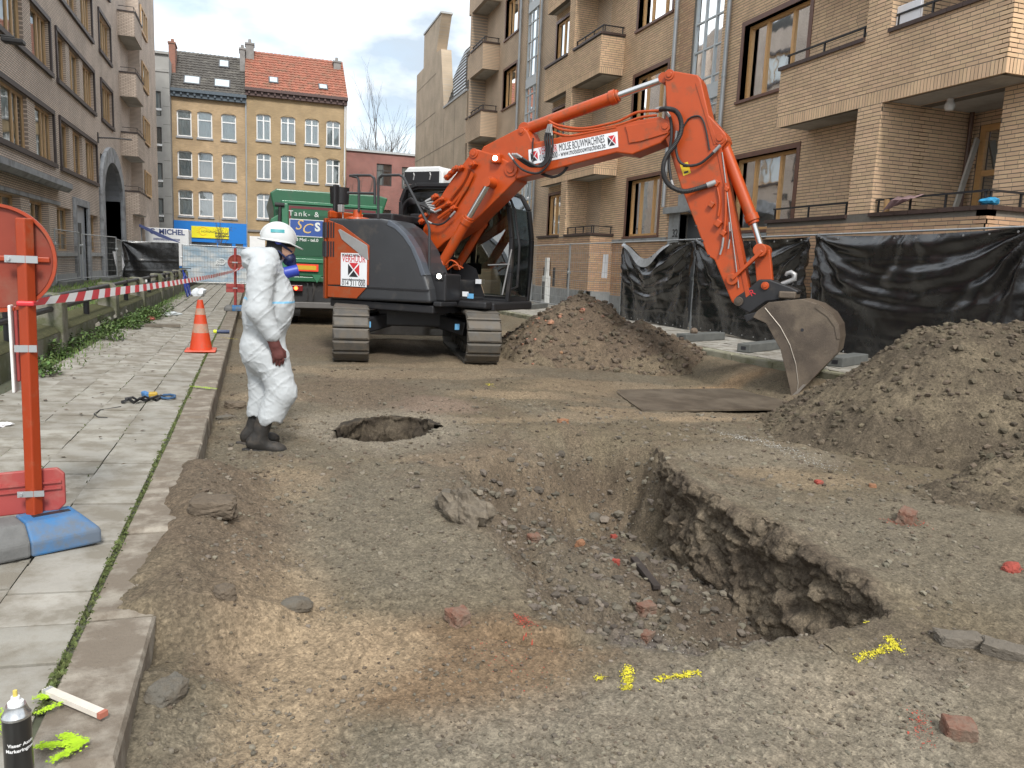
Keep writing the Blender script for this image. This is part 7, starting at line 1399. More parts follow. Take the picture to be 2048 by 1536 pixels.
# ------------------------------------------------------------------ named stones, bricks and scrap on the road bed
ST_G = M('grey_rock', (0.155,0.142,0.118), 0.95, var=0.3, scale=9, bump=0.8, bscale=60, dirt=(0.11,0.088,0.063), dirt_amt=0.7, dirt_scale=9); ST_P = M('pale_rock', (0.215,0.18,0.135), 0.95, var=0.3, scale=8, bump=0.9, bscale=45, dirt=(0.10,0.08,0.058), dirt_amt=0.7, dirt_scale=6); ST_B = M('brown_rock', (0.118,0.092,0.066), 0.95, var=0.3, scale=9, bump=0.6, bscale=40)
BRK = M('red_brick_piece', (0.19,0.088,0.058), 0.92, var=0.35, scale=12, bump=0.5, bscale=50, dirt=(0.16,0.12,0.09), dirt_amt=0.75, dirt_scale=12); BRK_R = M('bright_red_piece', (0.30,0.055,0.038), 0.88, var=0.3, scale=15, bump=0.4, dirt=(0.12,0.08,0.06), dirt_amt=0.4, dirt_scale=18); CONB = M('old_concrete', (0.145,0.125,0.10), 0.95, var=0.25, scale=10, bump=0.6, bscale=40)
def stone(name, px, py, w_, d_, h_, mat, label, cat, rot=0.0, tilt=0.0, boxy=0.0, seed=0, zoff=0.0, jag=0.3, z0=0.0):
    p = gp(px, py, z0)
    for _ in range(6): p = gp(px, py, top_z(p.x, p.y))
    v, f = rock_shape(4, seed, 1.0, jag, 0.97 if boxy > 0.55 else boxy); v = v*(1+0.05*fbm(v[:,0]*7+seed, v[:,1]*7, v[:,2]*7, 4, gain=0.65)+ (0.10*np.abs(fbm(v[:,0]*2.5+seed, v[:,1]*2.5, v[:,2]*2.5, 2)) if boxy <= 0.55 else 0))[:, None]; o = np_mesh(name, v*np.array([w_, d_, h_])*0.46, f, mat, smooth=False); o.location = (p.x, p.y, top_z(p.x, p.y)+h_*0.12+zoff*0.5); o.rotation_euler = (tilt, 0.0, rot); ORG[o.name] = o.location.copy(); return tag(o, label, cat)
stone('boulder', 928, 1035, 0.20, 0.42, 0.30, ST_P, 'tall pale boulder jutting from the bank of the trench', 'boulder', 0.3, 0.35, 0.5, 4, -0.03, 0.75)
stone('stone', 905, 1015, 0.22, 0.25, 0.2, ST_G, 'grey stone leaning against the tall pale boulder', 'stone', 0.8, 0, 0.2, 6)
stone('stone', 428, 1030, 0.26, 0.18, 0.13, ST_B, 'brown flat-topped stone lying on the loose soil by the kerb', 'stone', -0.2, 0.1, 0.5, 7, 0.05)
stone('stone', 592, 1215, 0.16, 0.11, 0.075, ST_G, 'smooth oval grey stone on the sandy road bed', 'stone', 0.1, 0, 0.1, 8, 0.0, 0.15)
stone('stone', 450, 1190, 0.10, 0.09, 0.08, ST_B, 'small dark stone on the sand between kerb and oval stone', 'stone', 0.4, 0, 0.3, 9)
stone('stone', 335, 1385, 0.15, 0.10, 0.09, ST_G, 'grey wedge-shaped stone at the foot of the near kerb', 'stone', 0.9, 0.3, 0.3, 10)
stone('brick', 1812, 1042, 0.17, 0.11, 0.12, BRK, 'reddish half brick with red crumbs beside it near the large heap', 'brick', 0.6, 0.15, 0.8, 11, 0.02, 0.12)
stone('brick', 2022, 1140, 0.13, 0.09, 0.07, BRK_R, 'bright red brick lump at the edge of the picture', 'brick', 0.2, 0, 0.4, 12)
stone('brick', 1915, 1470, 0.115, 0.085, 0.09, BRK, 'brown-red brick lying by the corner nearest the viewer', 'brick', -0.5, 0.2, 0.85, 13, 0.01, 0.1)
stone('brick', 917, 1246, 0.10, 0.09, 0.085, BRK, 'brick piece at the end of the crack in the broken slab', 'brick', 0.3, 0.1, 0.6, 14, 0.01)
stone('brick', 1292, 1222, 0.11, 0.08, 0.075, BRK, 'tan brick piece lying in the trench', 'brick', 0.1, 0, 0.7, 15); stone('brick', 1292, 1280, 0.08, 0.07, 0.06, BRK, 'small tan brick piece in the trench nearest the yellow marks', 'brick', 0.5, 0, 0.6, 16)
stone('brick', 1068, 1082, 0.10, 0.08, 0.075, BRK, 'dull red brick piece on the slope of grey stones in the trench', 'brick', 0.2, 0.1, 0.7, 17); stone('brick', 1160, 1090, 0.10, 0.08, 0.10, M('orange_brick', (0.26,0.13,0.07), 0.92, var=0.3, scale=14, bump=0.5), 'orange and pink brick lump among the stones in the trench', 'brick', 0.8, 0.2, 0.3, 18)
stone('brick', 1228, 1078, 0.06, 0.05, 0.06, BRK_R, 'small bright red brick lump in the trench above the iron bar', 'brick', 0, 0, 0.4, 19); stone('brick', 1232, 1125, 0.06, 0.06, 0.06, BRK_R, 'small pinkish red lump in the trench beside the iron bar', 'brick', 0.9, 0, 0.5, 20)
stone('brick', 1125, 868, 0.13, 0.09, 0.08, M('orange_brick', (0.40,0.19,0.085)), 'orange brick piece on the far rim of the trench', 'brick', 0.2, 0, 0.5, 21); stone('brick', 1637, 968, 0.07, 0.05, 0.05, BRK_R, 'small red brick bit between the trench and the large heap', 'brick', 0, 0, 0.4, 22); stone('brick', 1745, 974, 0.06, 0.05, 0.045, M('orange_brick', (0.40,0.19,0.085)), 'small orange brick bit at the foot of the large heap', 'brick', 0, 0, 0.4, 23)
stone('concrete_block', 1920, 1290, 0.22, 0.10, 0.085, CONB, 'long earth-covered concrete block beside the yellow marking', 'block', -0.35, 0.05, 0.85, 24, 0.01, 0.12); stone('concrete_block', 2008, 1310, 0.19, 0.09, 0.08, CONB, 'dark concrete block lying against the end of the long one', 'block', -0.95, 0.15, 0.8, 25, 0.01, 0.12)
stone('stone', 1190, 1040, 0.14, 0.12, 0.13, ST_G, 'rounded grey stone half buried in the back slope of the trench', 'stone', 0.4, 0, 0.1, 26, 0, 0.12); stone('stone', 1290, 860+230, 0.12, 0.09, 0.10, ST_B, 'brown clod above the iron bar in the trench', 'stone', 0, 0, 0.2, 27)
stone('stone', 470, 815, 0.22, 0.15, 0.12, ST_B, 'dark stone lying against the kerb behind the worker', 'stone', 0.2, 0, 0.5, 28); stone('stone', 455, 838, 0.22, 0.10, 0.06, ST_G, 'flat grey stone lying against the kerb behind the worker', 'stone', 0.3, 0.1, 0.5, 29)
stone('stone', 1085, 606, 0.5, 0.3, 0.22, ST_B, 'long brown lump of clay on the very top of the brown heap', 'stone', 0.6, 0, 0.4, 30, 0.02)
def bar_between(name, pa, pb, rad, mat, label, cat):
    a, b = [gp(*p, -0.4) for p in (pa, pb)]; a.z, b.z = top_z(a.x, a.y)+rad*2.2, top_z(b.x, b.y)+rad*1.8; m = MB(); m.bar(a, b, rad*2.4, rad*1.6); return tag(m.build(name, mat, base=(a+b)/2, bevel=rad*0.3), label, cat)
bar_between('iron_bar', (1268,1108), (1315,1165), 0.022, M('rusty_iron', (0.05,0.04,0.035), 0.8, 0.3, var=0.3), 'dark iron bar lying in the trench', 'iron bar')
# ------------------------------------------------------------------ spray marks
def flat_z(x, y): return np.full(np.shape(x), SWZ+0.009)
def soil_z(x, y): return np.maximum(GH(x, y), np.where(np.hypot(x-7.3, y-5.9) < 4.0, heap2(x, y), -9))
def marks(name, label, strokes, mat, zf, n=60, size=0.012, spread=0.02, seed=1, loose=False):
    """sprayed paint: specks of paint lying on the surface, thickest along the stroke"""
    r = np.random.default_rng(seed); top = None; c0 = strokes[0][0]
    if len(strokes) > 1: top = root(name, (c0[0], c0[1], float(zf(np.array([c0[0]]), np.array([c0[1]]))[0])), label, 'paint mark')
    for (x0, y0), (x1, y1), wd, dens in strokes:
        k = int(n*dens*4.0); t = r.random(k); x = x0+(x1-x0)*t+r.normal(size=k)*wd*1.3; y = y0+(y1-y0)*t+r.normal(size=k)*wd*1.3; s = size*(0.12+0.5*r.random(k)**2); a = r.random(k)*6; q = np.arange(6)*math.pi/3; rad = s[:, None]*(0.5+0.7*r.random((k, 6)))
        X, Y = x[:, None]+rad*np.cos(a[:, None]+q), y[:, None]+rad*np.sin(a[:, None]+q); Z = zf(X.ravel(), Y.ravel()).reshape(k, 6)+0.003+(np.arange(k)*0.004/k)[:, None]; V = np.stack([X, Y, Z], -1).reshape(-1, 3); F_ = np.arange(6*k).reshape(k, 6)
        o = np_mesh('spray_stroke' if top else name, V, F_, mat, parent=top); o['kind'] = 'stuff' if (top or loose) else 'thing'
    if not top: tag(o, label, 'paint mark')
    return top or o
def on(px, py, z): p = gp(px, py, z); return (p.x, p.y)
NEON = M('neon_paint', (0.36,0.56,0.015), 0.85, var=0.25, scale=30); YEP = M('yellow_paint', (0.55,0.48,0.03), 0.85, var=0.2, scale=30); REP = M('red_paint', (0.36,0.065,0.04), 0.9, var=0.25, scale=30); WHP = M('white_dust', (0.40,0.39,0.36), 0.95, var=0.15)
zk, hz = flat_z, soil_z
marks('paint_mark', 'neon green arrow sprayed on the kerb beside the near spray can', [(on(78,1500,.2), on(165,1492,.2), 0.006, 3.0), (on(165,1492,.2), on(125,1478,.2), 0.006, 2.0), (on(165,1495,.2), on(105,1530,.2), 0.006, 2.0)], NEON, zk, 90, 0.008)
marks('paint_mark', 'neon green strokes sprayed on the kerb under the folding rule', [(on(80,1432,.2), on(118,1415,.2), 0.006, 1.0), (on(75,1400,.2), on(92,1402,.2), 0.006, 0.7), (on(0,1430,.2), on(10,1470,.2), 0.010, 1.5)], NEON, zk, 60, 0.008, seed=2)
marks('paint_mark', 'neon green line sprayed across the pavement near the worker', [(on(385,775,.2), on(432,780,.2), 0.012, 1.5)], NEON, zk, 60, 0.016, seed=3); marks('paint_mark', 'faint yellow line sprayed across the pavement by the cone', [(on(440,676,.2), on(475,680,.2), 0.012, 1.0)], YEP, zk, 40, 0.016, seed=4)
marks('paint_mark', 'yellow spray mark shaped like a T at the corner of the trench', [(on(1735,1243,0), on(1805,1300,0), 0.008, 2.2), (on(1712,1318,0), on(1790,1288,0), 0.010, 1.8)], YEP, hz, 90, 0.009, seed=5)
marks('paint_mark', 'upright yellow spray mark at the near rim of the trench', [(on(1258,1335,0), on(1253,1378,0), 0.010, 1.8), (on(1196,1352,0), on(1206,1348,0), 0.01, 0.2)], YEP, hz, 90, 0.009, seed=6); marks('paint_mark', 'yellow spray line along the near rim of the trench', [(on(1312,1358,0), on(1400,1345,0), 0.007, 1.6)], YEP, hz, 90, 0.009, seed=7)
marks('paint_mark', 'tiny yellow spray mark on the ground before the excavator', [(on(975,768,0), on(985,772,0), 0.02, 0.5)], YEP, hz, 40, 0.02, seed=8)
marks('paint_mark', 'red spray crumbs on the broken slab by the crack', [(on(1035,1235,0), on(1058,1265,0), 0.016, 1.4)], REP, hz, 60, 0.009, seed=9, loose=True); marks('paint_mark', 'red brick dust round the reddish half brick', [(on(1770,1045,0), on(1850,1050,0), 0.03, 1.2)], REP, hz, 50, 0.009, seed=10); marks('paint_mark', 'red crumbs beside the brown-red brick nearest the viewer', [(on(1835,1425,0), on(1850,1490,0), 0.018, 1.0)], REP, hz, 50, 0.008, seed=11); marks('paint_mark', 'scattered red crumbs on the clay below the broken slab', [(on(950,1300,0), on(1060,1340,0), 0.06, 0.5)], REP, hz, 60, 0.007, seed=12)
marks('paint_mark', 'pale line of white dust along the foot of the large heap', [(on(1450,860,0), on(1570,895,0), 0.05, 2.5), (on(1570,895,0), on(1680,940,0), 0.06, 1.5)], WHP, hz, 90, 0.012, seed=13)
marks('paint_mark', 'whitish smear on the grey patch in the trench', [(on(1290,1240,-.3), on(1350,1280,-.3), 0.06, 1.2)], WHP, hz, 60, 0.006, seed=14)
# ------------------------------------------------------------------ signs, tape, cone, cans
SO = M('orange_sign_paint', (0.32,0.040,0.008), 0.42, var=0.08, dirt=(0.25,0.12,0.07), dirt_amt=0.2, dirt_scale=6); SR = M('faded_red_sign', (0.33,0.055,0.050), 0.5, var=0.08, dirt=(0.30,0.16,0.13), dirt_amt=0.35, dirt_scale=3); SBLUE = M('blue_sprayed', (0.035,0.15,0.34), 0.75, var=0.25, scale=6, dirt=(0.12,0.13,0.14), dirt_amt=0.6, dirt_scale=5); SRUB = M('recycled_rubber', (0.135,0.135,0.132), 0.9, var=0.25, scale=10, bump=0.3)
def sign(base, lean, hgt, disc_c, disc_r, board, label, side_board=False, scale=1.0, blk=None):
    bx, by = base; z0 = SWZ+0.006; r = root('road_sign', (bx, by, z0), label, 'sign', 'road signs on rubber feet'); A = Vector((bx, by, z0+0.10)); T = A+Vector((lean, 0, hgt)); m = MB(); w_ = 0.055*scale; m.bar(A, T, w_*0.95, w_*0.95, (0.55,0.83,0)); m.build('post', SO if scale == 1 else SR, r, bevel=0.006)
    c = Vector(disc_c); m = MB(); m.lathe([(0,0),(disc_r-0.01,0),(disc_r,-0.012),(disc_r,-0.03),(disc_r-0.014,-0.03),(disc_r-0.018,-0.008),(0,-0.006)], (c.x, c.y+0.03, c.z), 48, 'y'); d = m.build('disc', SO if scale == 1 else SR, r, smooth=True); m = MB(); m.cyl((c.x, c.y+0.0185, c.z), (c.x, c.y+0.0205, c.z), disc_r-0.02, n=48); m.build('disc_back', M('disc_back_red', (0.22,0.030,0.012), 0.5, var=0.15, scale=4, dirt=(0.20,0.09,0.06), dirt_amt=0.4, dirt_scale=3), d)
    m = MB(); m.box((c.x-disc_r+0.03, c.y+0.005, c.z-0.012), (c.x+disc_r-0.03, c.y+0.018, c.z+0.012)); m.build('disc_rib', SO if scale == 1 else SR, d, bevel=0.004)
    pa = lambda z: A+(T-A)*((z-A.z)/(T.z-A.z))
    m = MB(); q = pa(c.z); m.box((q.x-0.075, by-w_/2-0.006, q.z-0.016), (q.x+0.055, by-w_/2-0.001, q.z+0.016)); m.cyl((q.x-0.06, by-w_/2-0.006, q.z), (q.x-0.06, by-w_/2-0.016, q.z), 0.009, n=8); m.build('clamp', GALV, r)
    x0, x1, zc, hb, tl = board; m = MB(); P_ = [(x0, zc-hb/2-tl), (x1-0.03, zc-hb/2), (x1, zc-hb/2+0.03), (x1, zc+hb/2-0.03), (x1-0.03, zc+hb/2), (x0, zc+hb/2-tl)]; m.prism([(x, by+0.034, z) for x, z in P_], (0, 0.022, 0)); b = m.build('lower_board', SR, r, bevel=0.006)
    P_i = [(x0, zc-hb/2-tl+0.012), (x1-0.034, zc-hb/2+0.012), (x1-0.012, zc-hb/2+0.034), (x1-0.012, zc+hb/2-0.034), (x1-0.034, zc+hb/2-0.012), (x0, zc+hb/2-tl-0.012)]; m = MB()
    m.bar((x0, by+0.028, zc-tl*0.8), (x1-0.012, by+0.028, zc+0.01), 0.012, 0.01); m.bar((x0, by+0.028, zc-tl*0.8+0.03), (x1-0.012, by+0.028, zc+0.04), 0.012, 0.01); m.build('board_rib', SR, b)
    q = pa(zc); m = MB(); m.box((q.x-0.06, by-w_/2-0.006, q.z-0.014), (q.x+0.05, by-w_/2-0.001, q.z+0.014)); m.cyl((q.x-0.045, by-w_/2-0.006, q.z), (q.x-0.045, by-w_/2-0.014, q.z), 0.008, n=8); m.build('clamp', GALV, r)
    if side_board:
        q = pa(1.16); m = MB(); m.box((q.x-0.06, by+0.02, 0.98), (q.x-0.045, by+0.30, 1.33)); m.build('side_board', SR, r, bevel=0.006); m = MB(); m.box((q.x-0.075, by-0.01, 0.93), (q.x-0.062, by+0.30, 1.335)); m.build('side_board_face', M('white_sign_face', (0.68,0.68,0.66), 0.5), r, bevel=0.006); q = pa(1.14); m = MB(); m.box((q.x-0.05, by-w_/2-0.006, q.z-0.016), (q.x+0.04, by-w_/2-0.001, q.z+0.016)); m.build('clamp', GALV, r)
    # rubber foot with sloped shoulders, half sprayed blue
    ux, uy, L_, W_, ang = blk; ca, sa = math.cos(ang), math.sin(ang); o3 = lambda a, b_, z: (ux+ca*a-sa*b_, uy+sa*a+ca*b_, z0+z)
    for a0, a1, mt, nm in ((-L_/2, -0.07, SRUB, 'foot'), (-0.07, L_/2, SBLUE, 'foot_sprayed_end')):
        m = MB(); e0 = 0.07 if a0 < -0.1 else 0.0; e1 = 0.07 if a1 > 0.1 else 0.0; m.add([o3(a0,-W_/2,0), o3(a1,-W_/2,0), o3(a1,W_/2,0), o3(a0,W_/2,0), o3(a0,-W_/2,0.07), o3(a1,-W_/2,0.07), o3(a1,W_/2,0.07), o3(a0,W_/2,0.07), o3(a0+e0,-W_/2+0.07,0.145), o3(a1-e1,-W_/2+0.07,0.145), o3(a1-e1,W_/2-0.07,0.145), o3(a0+e0,W_/2-0.07,0.145)], [(0,3,2,1),(0,1,5,4),(1,2,6,5),(2,3,7,6),(3,0,4,7),(4,5,9,8),(5,6,10,9),(6,7,11,10),(7,4,8,11),(8,9,10,11)]); m.build(nm, mt, r, bevel=0.012)
    m = MB(); m.obox(o3(0.06, 0, 0.1452), (0.16, 0.035, 0.004), (ca, sa, 0)); m.build('foot_slot', BLACK_D, r); return r, pa
dc = atY(-8, 516, 4.07); s1, pa1 = sign((-0.99,4.04), 0.02, 1.42, (dc.x, 4.06, dc.z), 0.243, (-1.6, -0.865, 0.455, 0.21, 0.05), 'orange road sign seen from behind beside the planter, its blue rubber foot close up', True, 1.0, (-0.97, 4.0, 0.46, 0.30, 0.5))
q2 = gp(471, 622, SWZ); d2 = atY(472, 525, q2.y); s2, pa2 = sign((q2.x, q2.y), 0.01, 1.48, (d2.x, q2.y+0.03, d2.z), 0.20, (q2.x-0.22, q2.x+0.22, 0.78, 0.22, 0.0), 'small red road sign on the far pavement behind the worker', False, 1.02, (q2.x-0.02, q2.y, 0.5, 0.3, 0.1))
# red and white tape
TR, TWt = M('tape_red', (0.55,0.03,0.04), 0.45, var=0.08), M('tape_white', (0.72,0.72,0.72), 0.45, var=0.05)
def tape(a, b, sag, label, width, twist, k, taper=None):
    a, b = Vector(a), Vector(b); n = k*2; m = MB(); L_ = (b-a).length; base = (a+b)/2; d = (b-a).normalized(); side = Vector((0,0,1)).cross(d).normalized()
    def fr(t, v):
        c = a+(b-a)*t-Vector((0,0,sag*4*t*(1-t))); th = twist(t); w_ = width*(1.0 if taper is None else taper(t)); e = Vector((0,0,1))*math.cos(th)+side*math.sin(th); return c+e*(v*w_/2)+side*(0.004*math.sin(t*60))
    for i in range(n):
        m.cur = i % 2; t0, t1 = i/n, (i+1)/n; sk_ = 0.35/n
        for v0, v1 in ((-1,-0.33),(-0.33,0.33),(0.33,1)): m.add([fr(min(1,max(0,t0+sk_*v0)),v0), fr(min(1,max(0,t1+sk_*v0)),v0), fr(min(1,max(0,t1+sk_*v1)),v1), fr(min(1,max(0,t0+sk_*v1)),v1)], [(0,1,2,3)])
    return tag(m.build('barrier_tape', [TWt, TR], base=base, smooth=True), label, 'tape', 'red and white barrier tape')
A_ = pa1(1.345); A_.y -= 0.03; B_ = Vector((q2.x, q2.y-0.03, atY(471, 541, q2.y).z))
tape(A_, B_, 0.035, 'red and white striped tape stretched from the near sign to the far sign', 0.056, lambda t: 0.15+0.5*sstep((t-0.55)*2.5)+0.3*math.sin(t*5), 46, lambda t: 0.55+0.45*float(sstep(t*12)))
tape(B_, (0.35, 17.6, 1.62), 0.0, 'pale tape end running from the far sign to behind the worker', 0.06, lambda t: 0.4, 6)
m = MB(); m.box((A_.x-0.036, A_.y-0.008, A_.z-0.012), (A_.x+0.036, A_.y+0.058, A_.z+0.012)); m.cur = 1; o = m.build('tape_knot', [TR], base=A_, bevel=0.008); tag(o, 'red tape knot wound round the orange sign post', 'tape')
# cone
c = gp(402, 703, SWZ); cz = SWZ+0.008; CO = M('cone_orange', (0.55,0.055,0.014), 0.45, var=0.1, dirt=(0.30,0.12,0.07), dirt_amt=0.25, dirt_scale=8); cn = root('traffic_cone', (c.x, c.y, cz), 'worn orange traffic cone on the pavement behind the worker', 'cone'); cn.rotation_euler = (0, 0, 0)
m = MB(); m.box((c.x-0.21, c.y-0.21, cz), (c.x+0.21, c.y+0.21, cz+0.03)); m.build('base', CO, cn, bevel=0.02)
prof = lambda z: 0.155-0.118*(z-0.03)/0.71
for z0, z1, mt, nm in ((0.03,0.27,CO,'lower_cone'),(0.27,0.40,M('worn_white_band', (0.40,0.26,0.19), 0.6, var=0.3, scale=14, dirt=(0.45,0.10,0.04), dirt_amt=0.5, dirt_scale=14),'band'),(0.40,0.53,CO,'middle_cone'),(0.53,0.62,M('worn_white_band', (0.40,0.26,0.19)),'band'),(0.62,0.74,CO,'tip')): m = MB(); m.lathe([(prof(z0),z0),(prof(z1),z1)], (c.x, c.y, cz), 28); m.build(nm, mt, cn, smooth=True)
# spray cans
def can(loc, ax, label, body_mat, cap_mat, hgt=0.235, rad=0.0325, text=False, cap=False):
    loc = Vector(loc); r = root('spray_can', loc, label, 'spray can', 'spray cans'); ax = Vector(ax).normalized(); 
    def L3(prof):
        m = MB(); 
        if abs(ax.z) > 0.9: m.lathe(prof, loc, 32)
        else: m.lathe(prof, loc, 24, 'x' if abs(ax.x) > 0.5 else 'y')
        return m
    L3([(0,0),(rad*0.95,0),(rad,0.004),(rad,hgt-0.02)]).build('body', body_mat, r, smooth=True)
    if cap: L3([(rad*1.02,hgt-0.02),(rad*1.02,hgt+0.02),(rad*0.8,hgt+0.035),(0,hgt+0.036)]).build('cap', cap_mat, r, smooth=True)
    else:
        L3([(rad*1.03,hgt-0.02),(rad*1.03,hgt-0.014),(rad*0.95,hgt-0.012),(rad*0.72,hgt+0.008),(rad*0.70,hgt+0.012),(rad*0.45,hgt+0.012),(0,hgt+0.012)]).build('shoulder', M('can_aluminium', (0.55,0.56,0.57), 0.25, 0.9), r, smooth=True); L3([(rad*0.55,hgt+0.012),(rad*0.55,hgt+0.02),(rad*0.34,hgt+0.024),(rad*0.30,hgt+0.034),(0,hgt+0.036)]).build('collar', WHITE_F, r, smooth=True); L3([(0.0055,hgt+0.034),(0.005,hgt+0.05),(0,hgt+0.05)]).build('nozzle', M('nozzle_yellow', (0.62,0.50,0.12), 0.5), r, smooth=True)
    return r
cb_ = gp(42, 1590, SWZ); cb_.z = SWZ+0.006; r1 = can(cb_, (0,0,1), 'black spray can with bare nozzle standing on the kerb in the near corner', M('can_black', (0.018,0.018,0.018), 0.3, var=0.1, coat=0.3), WHITE_F)
def wrap_text(t, c, rad, z, size, mat, parent, a0, bold=0.0):
    o = lettering(t, (0,0,0), (1,0,0), (0,1,0), size, mat, 'lettering', None, depth=0.0004, align='CENTER', bold=bold)
    for v in o.data.vertices: x, y, d = v.co; a = a0+x/rad; v.co = ((rad+0.0006+max(0, d))*math.cos(a), (rad+0.0006+max(0, d))*math.sin(a), y)
    o.parent = parent; o.location = (0, 0, z); return o
a_ = math.atan2(-cb_.y, -cb_.x)+0.25; wrap_text('Visser Assen', cb_, 0.0325, 0.152, 0.0125, TWt, r1, a_, 0.0003); wrap_text('Markeringsverf', cb_, 0.0325, 0.137, 0.0125, TWt, r1, a_, 0.0003)
c2 = gp(459, 668, SWZ); can((c2.x, c2.y, SWZ+0.042), (-1,0,0), 'navy spray can with yellow cap lying on the pavement behind the cone', M('can_navy', (0.03,0.045,0.10), 0.4, var=0.3, scale=30), M('cap_yellow', (0.62,0.70,0.03), 0.5), 0.235, 0.0325, cap=True).rotation_euler = (0, 0, math.pi)
# folding rule
a, b = gp(92, 1390, SWZ), gp(208, 1440, SWZ); d = (b-a).normalized(); RW = M('rule_wood', (0.62,0.57,0.50), 0.6, var=0.12, scale=30, stretch=(1,1,1)); fr_ = root('folding_rule', ((a.x+b.x)/2, (a.y+b.y)/2, SWZ+0.008), 'folded white wooden rule lying on the kerb behind the spray can', 'folding rule'); n_ = Vector((-d.y, d.x, 0))
for i in range(7): m = MB(); c_ = (a+b)/2+n_*(0.0038*(i-3)); m.obox((c_.x, c_.y, SWZ+0.008+0.009), ((b-a).length-0.012*(i % 2), 0.0034, 0.017), d); m.build('rule_segment', RW, fr_)
for e, mt in ((a, ZINC), (b, M('rule_red_tip', (0.35,0.12,0.08), 0.6))): c_ = e+(d*0.012 if e is a else -d*0.006); m = MB(); m.obox((c_.x, c_.y, SWZ+0.0172), (0.014, 0.0275, 0.0178), d); m.build('rule_hinge', mt, fr_)
# harness and strap left on the pavement
hs = root('harness', gp(300, 800, SWZ), 'black and blue strap with a yellow buckle lying on the pavement', 'harness'); pz = SWZ+0.02; r_ = random.Random(3)
def gpts(l, z): return [Vector((*on(x, y, SWZ), z+r_.uniform(-0.004,0.008))) for x, y in l]
m = MB(); m.tube(gpts([(245,808),(258,803),(268,809),(280,802),(292,806),(303,800),(312,804),(322,797),(330,800)], pz), 0.016, 6); m.build('black_strap', RUBBER, hs, smooth=True)
m = MB(); m.tube(gpts([(250,804),(266,803),(275,807),(290,801),(300,805),(316,799)], pz+0.012), 0.012, 6); m.build('black_strap', RUBBER, hs, smooth=True)
m = MB(); lp = [(320,798),(328,794),(340,793),(350,795),(349,799),(338,801),(326,800)]; m.tube([Vector((*on(x, y, SWZ), pz)) for x, y in lp], 0.012, 6, closed=True); m.build('blue_loop', M('blue_webbing', (0.04,0.10,0.20), 0.8), hs, smooth=True)
m = MB(); p = Vector((*on(304, 793, SWZ), pz)); m.obox(p, (0.10, 0.07, 0.05), (1,0.2,0)); m.build('yellow_buckle', M('buckle_yellow', (0.42,0.27,0.03), 0.5), hs, bevel=0.015); m = MB(); p = Vector((*on(291, 793, SWZ), pz)); m.obox(p, (0.05, 0.11, 0.06), (1,0.5,0.2)); m.build('blue_pouch', M('blue_pouch', (0.06,0.17,0.36), 0.7), hs, bevel=0.015)
m = MB(); m.tube([Vector((*on(x, y, SWZ), SWZ+0.009)) for x, y in [(242,815),(225,818),(200,822),(188,830),(196,836),(215,837)]], 0.004, 5); tag(m.build('cord', RUBBER, base=(0,0,0)), 'thin dark cord curled on the slabs beside the strap', 'cord')
# litter on the pavement
def crumple(name, px, py, s, mat, label, seed, flat=0.6):
    p = gp(px, py, SWZ); v, f = rock_shape(2, seed, flat, 0.6); o = np_mesh(name, v*s*(0.7+0.5*np.random.default_rng(seed).random(len(v)))[:, None], f, mat); o.location = (p.x, p.y, SWZ+s*flat*0.45); tag(o, label, 'litter')
crumple('plastic_wrapper', 300, 640, 0.09, M('red_white_wrapper', (0.55,0.14,0.13), 0.5, var=0.5, scale=12), 'crumpled red and white wrapper among the weeds', 41); crumple('plastic_bag', 345, 630, 0.17, M('grey_plastic', (0.45,0.48,0.49), 0.4, var=0.2), 'crumpled grey plastic sheet on the pavement past the weeds', 42, 0.35); crumple('paper_scrap', 5, 852, 0.06, PAPER, 'white paper scrap on the pavement at the picture edge', 43, 0.4); crumple('white_bag', 398, 592, 0.20, M('white_sack', (0.62,0.66,0.70), 0.5, var=0.1), 'white sack standing at the end of the planter wall', 44, 1.0)
r_ = np.random.default_rng(9); lv = []; lf = []
for i in range(420):
    y = 3+26*r_.random()**1.2; x = -0.7-1.7*r_.random()**0.5; s = 0.01+0.025*r_.random(); a = r_.random()*6.28; z = SWZ+0.010+0.006*r_.random(); o_ = len(lv); lv += [(x, y, z), (x+s*math.cos(a+0.5), y+s*math.sin(a+0.5), z+0.004), (x+2*s*math.cos(a), y+2*s*math.sin(a), z), (x+s*math.cos(a-0.5), y+s*math.sin(a-0.5), z+0.005)]; lf.append((o_, o_+1, o_+2, o_+3))
tag(np_mesh('leaf_litter', lv, lf, M('dead_leaf', (0.085,0.058,0.035), 0.9, var=0.3, island=0.4)), 'dead leaves and crumbs scattered over the left pavement', 'leaves', kind='stuff')
# tilted old slabs heaped at the wall foot
for i in range(6):
    p = gp(178+12*i, 668-6*i, SWZ); m = MB(); m.obox((p.x, p.y, SWZ+0.10), (0.36, 0.30, 0.055), (0.85, 0.1, 0.42)); tag(m.build('loose_slab', SLAB, base=(p.x, p.y, SWZ), bevel=0.008), 'old slab tilted against the weeds at the planter wall', 'slab', 'tilted old slabs by the planter wall')
m = MB(); p = gp(325, 654, SWZ); m.obox((p.x, p.y, SWZ+0.03), (0.62, 0.2, 0.05), (1,0.1,0)); tag(m.build('plank', CONB, base=(p.x, p.y, SWZ)), 'short grey board lying flat on the pavement by the weeds', 'board')
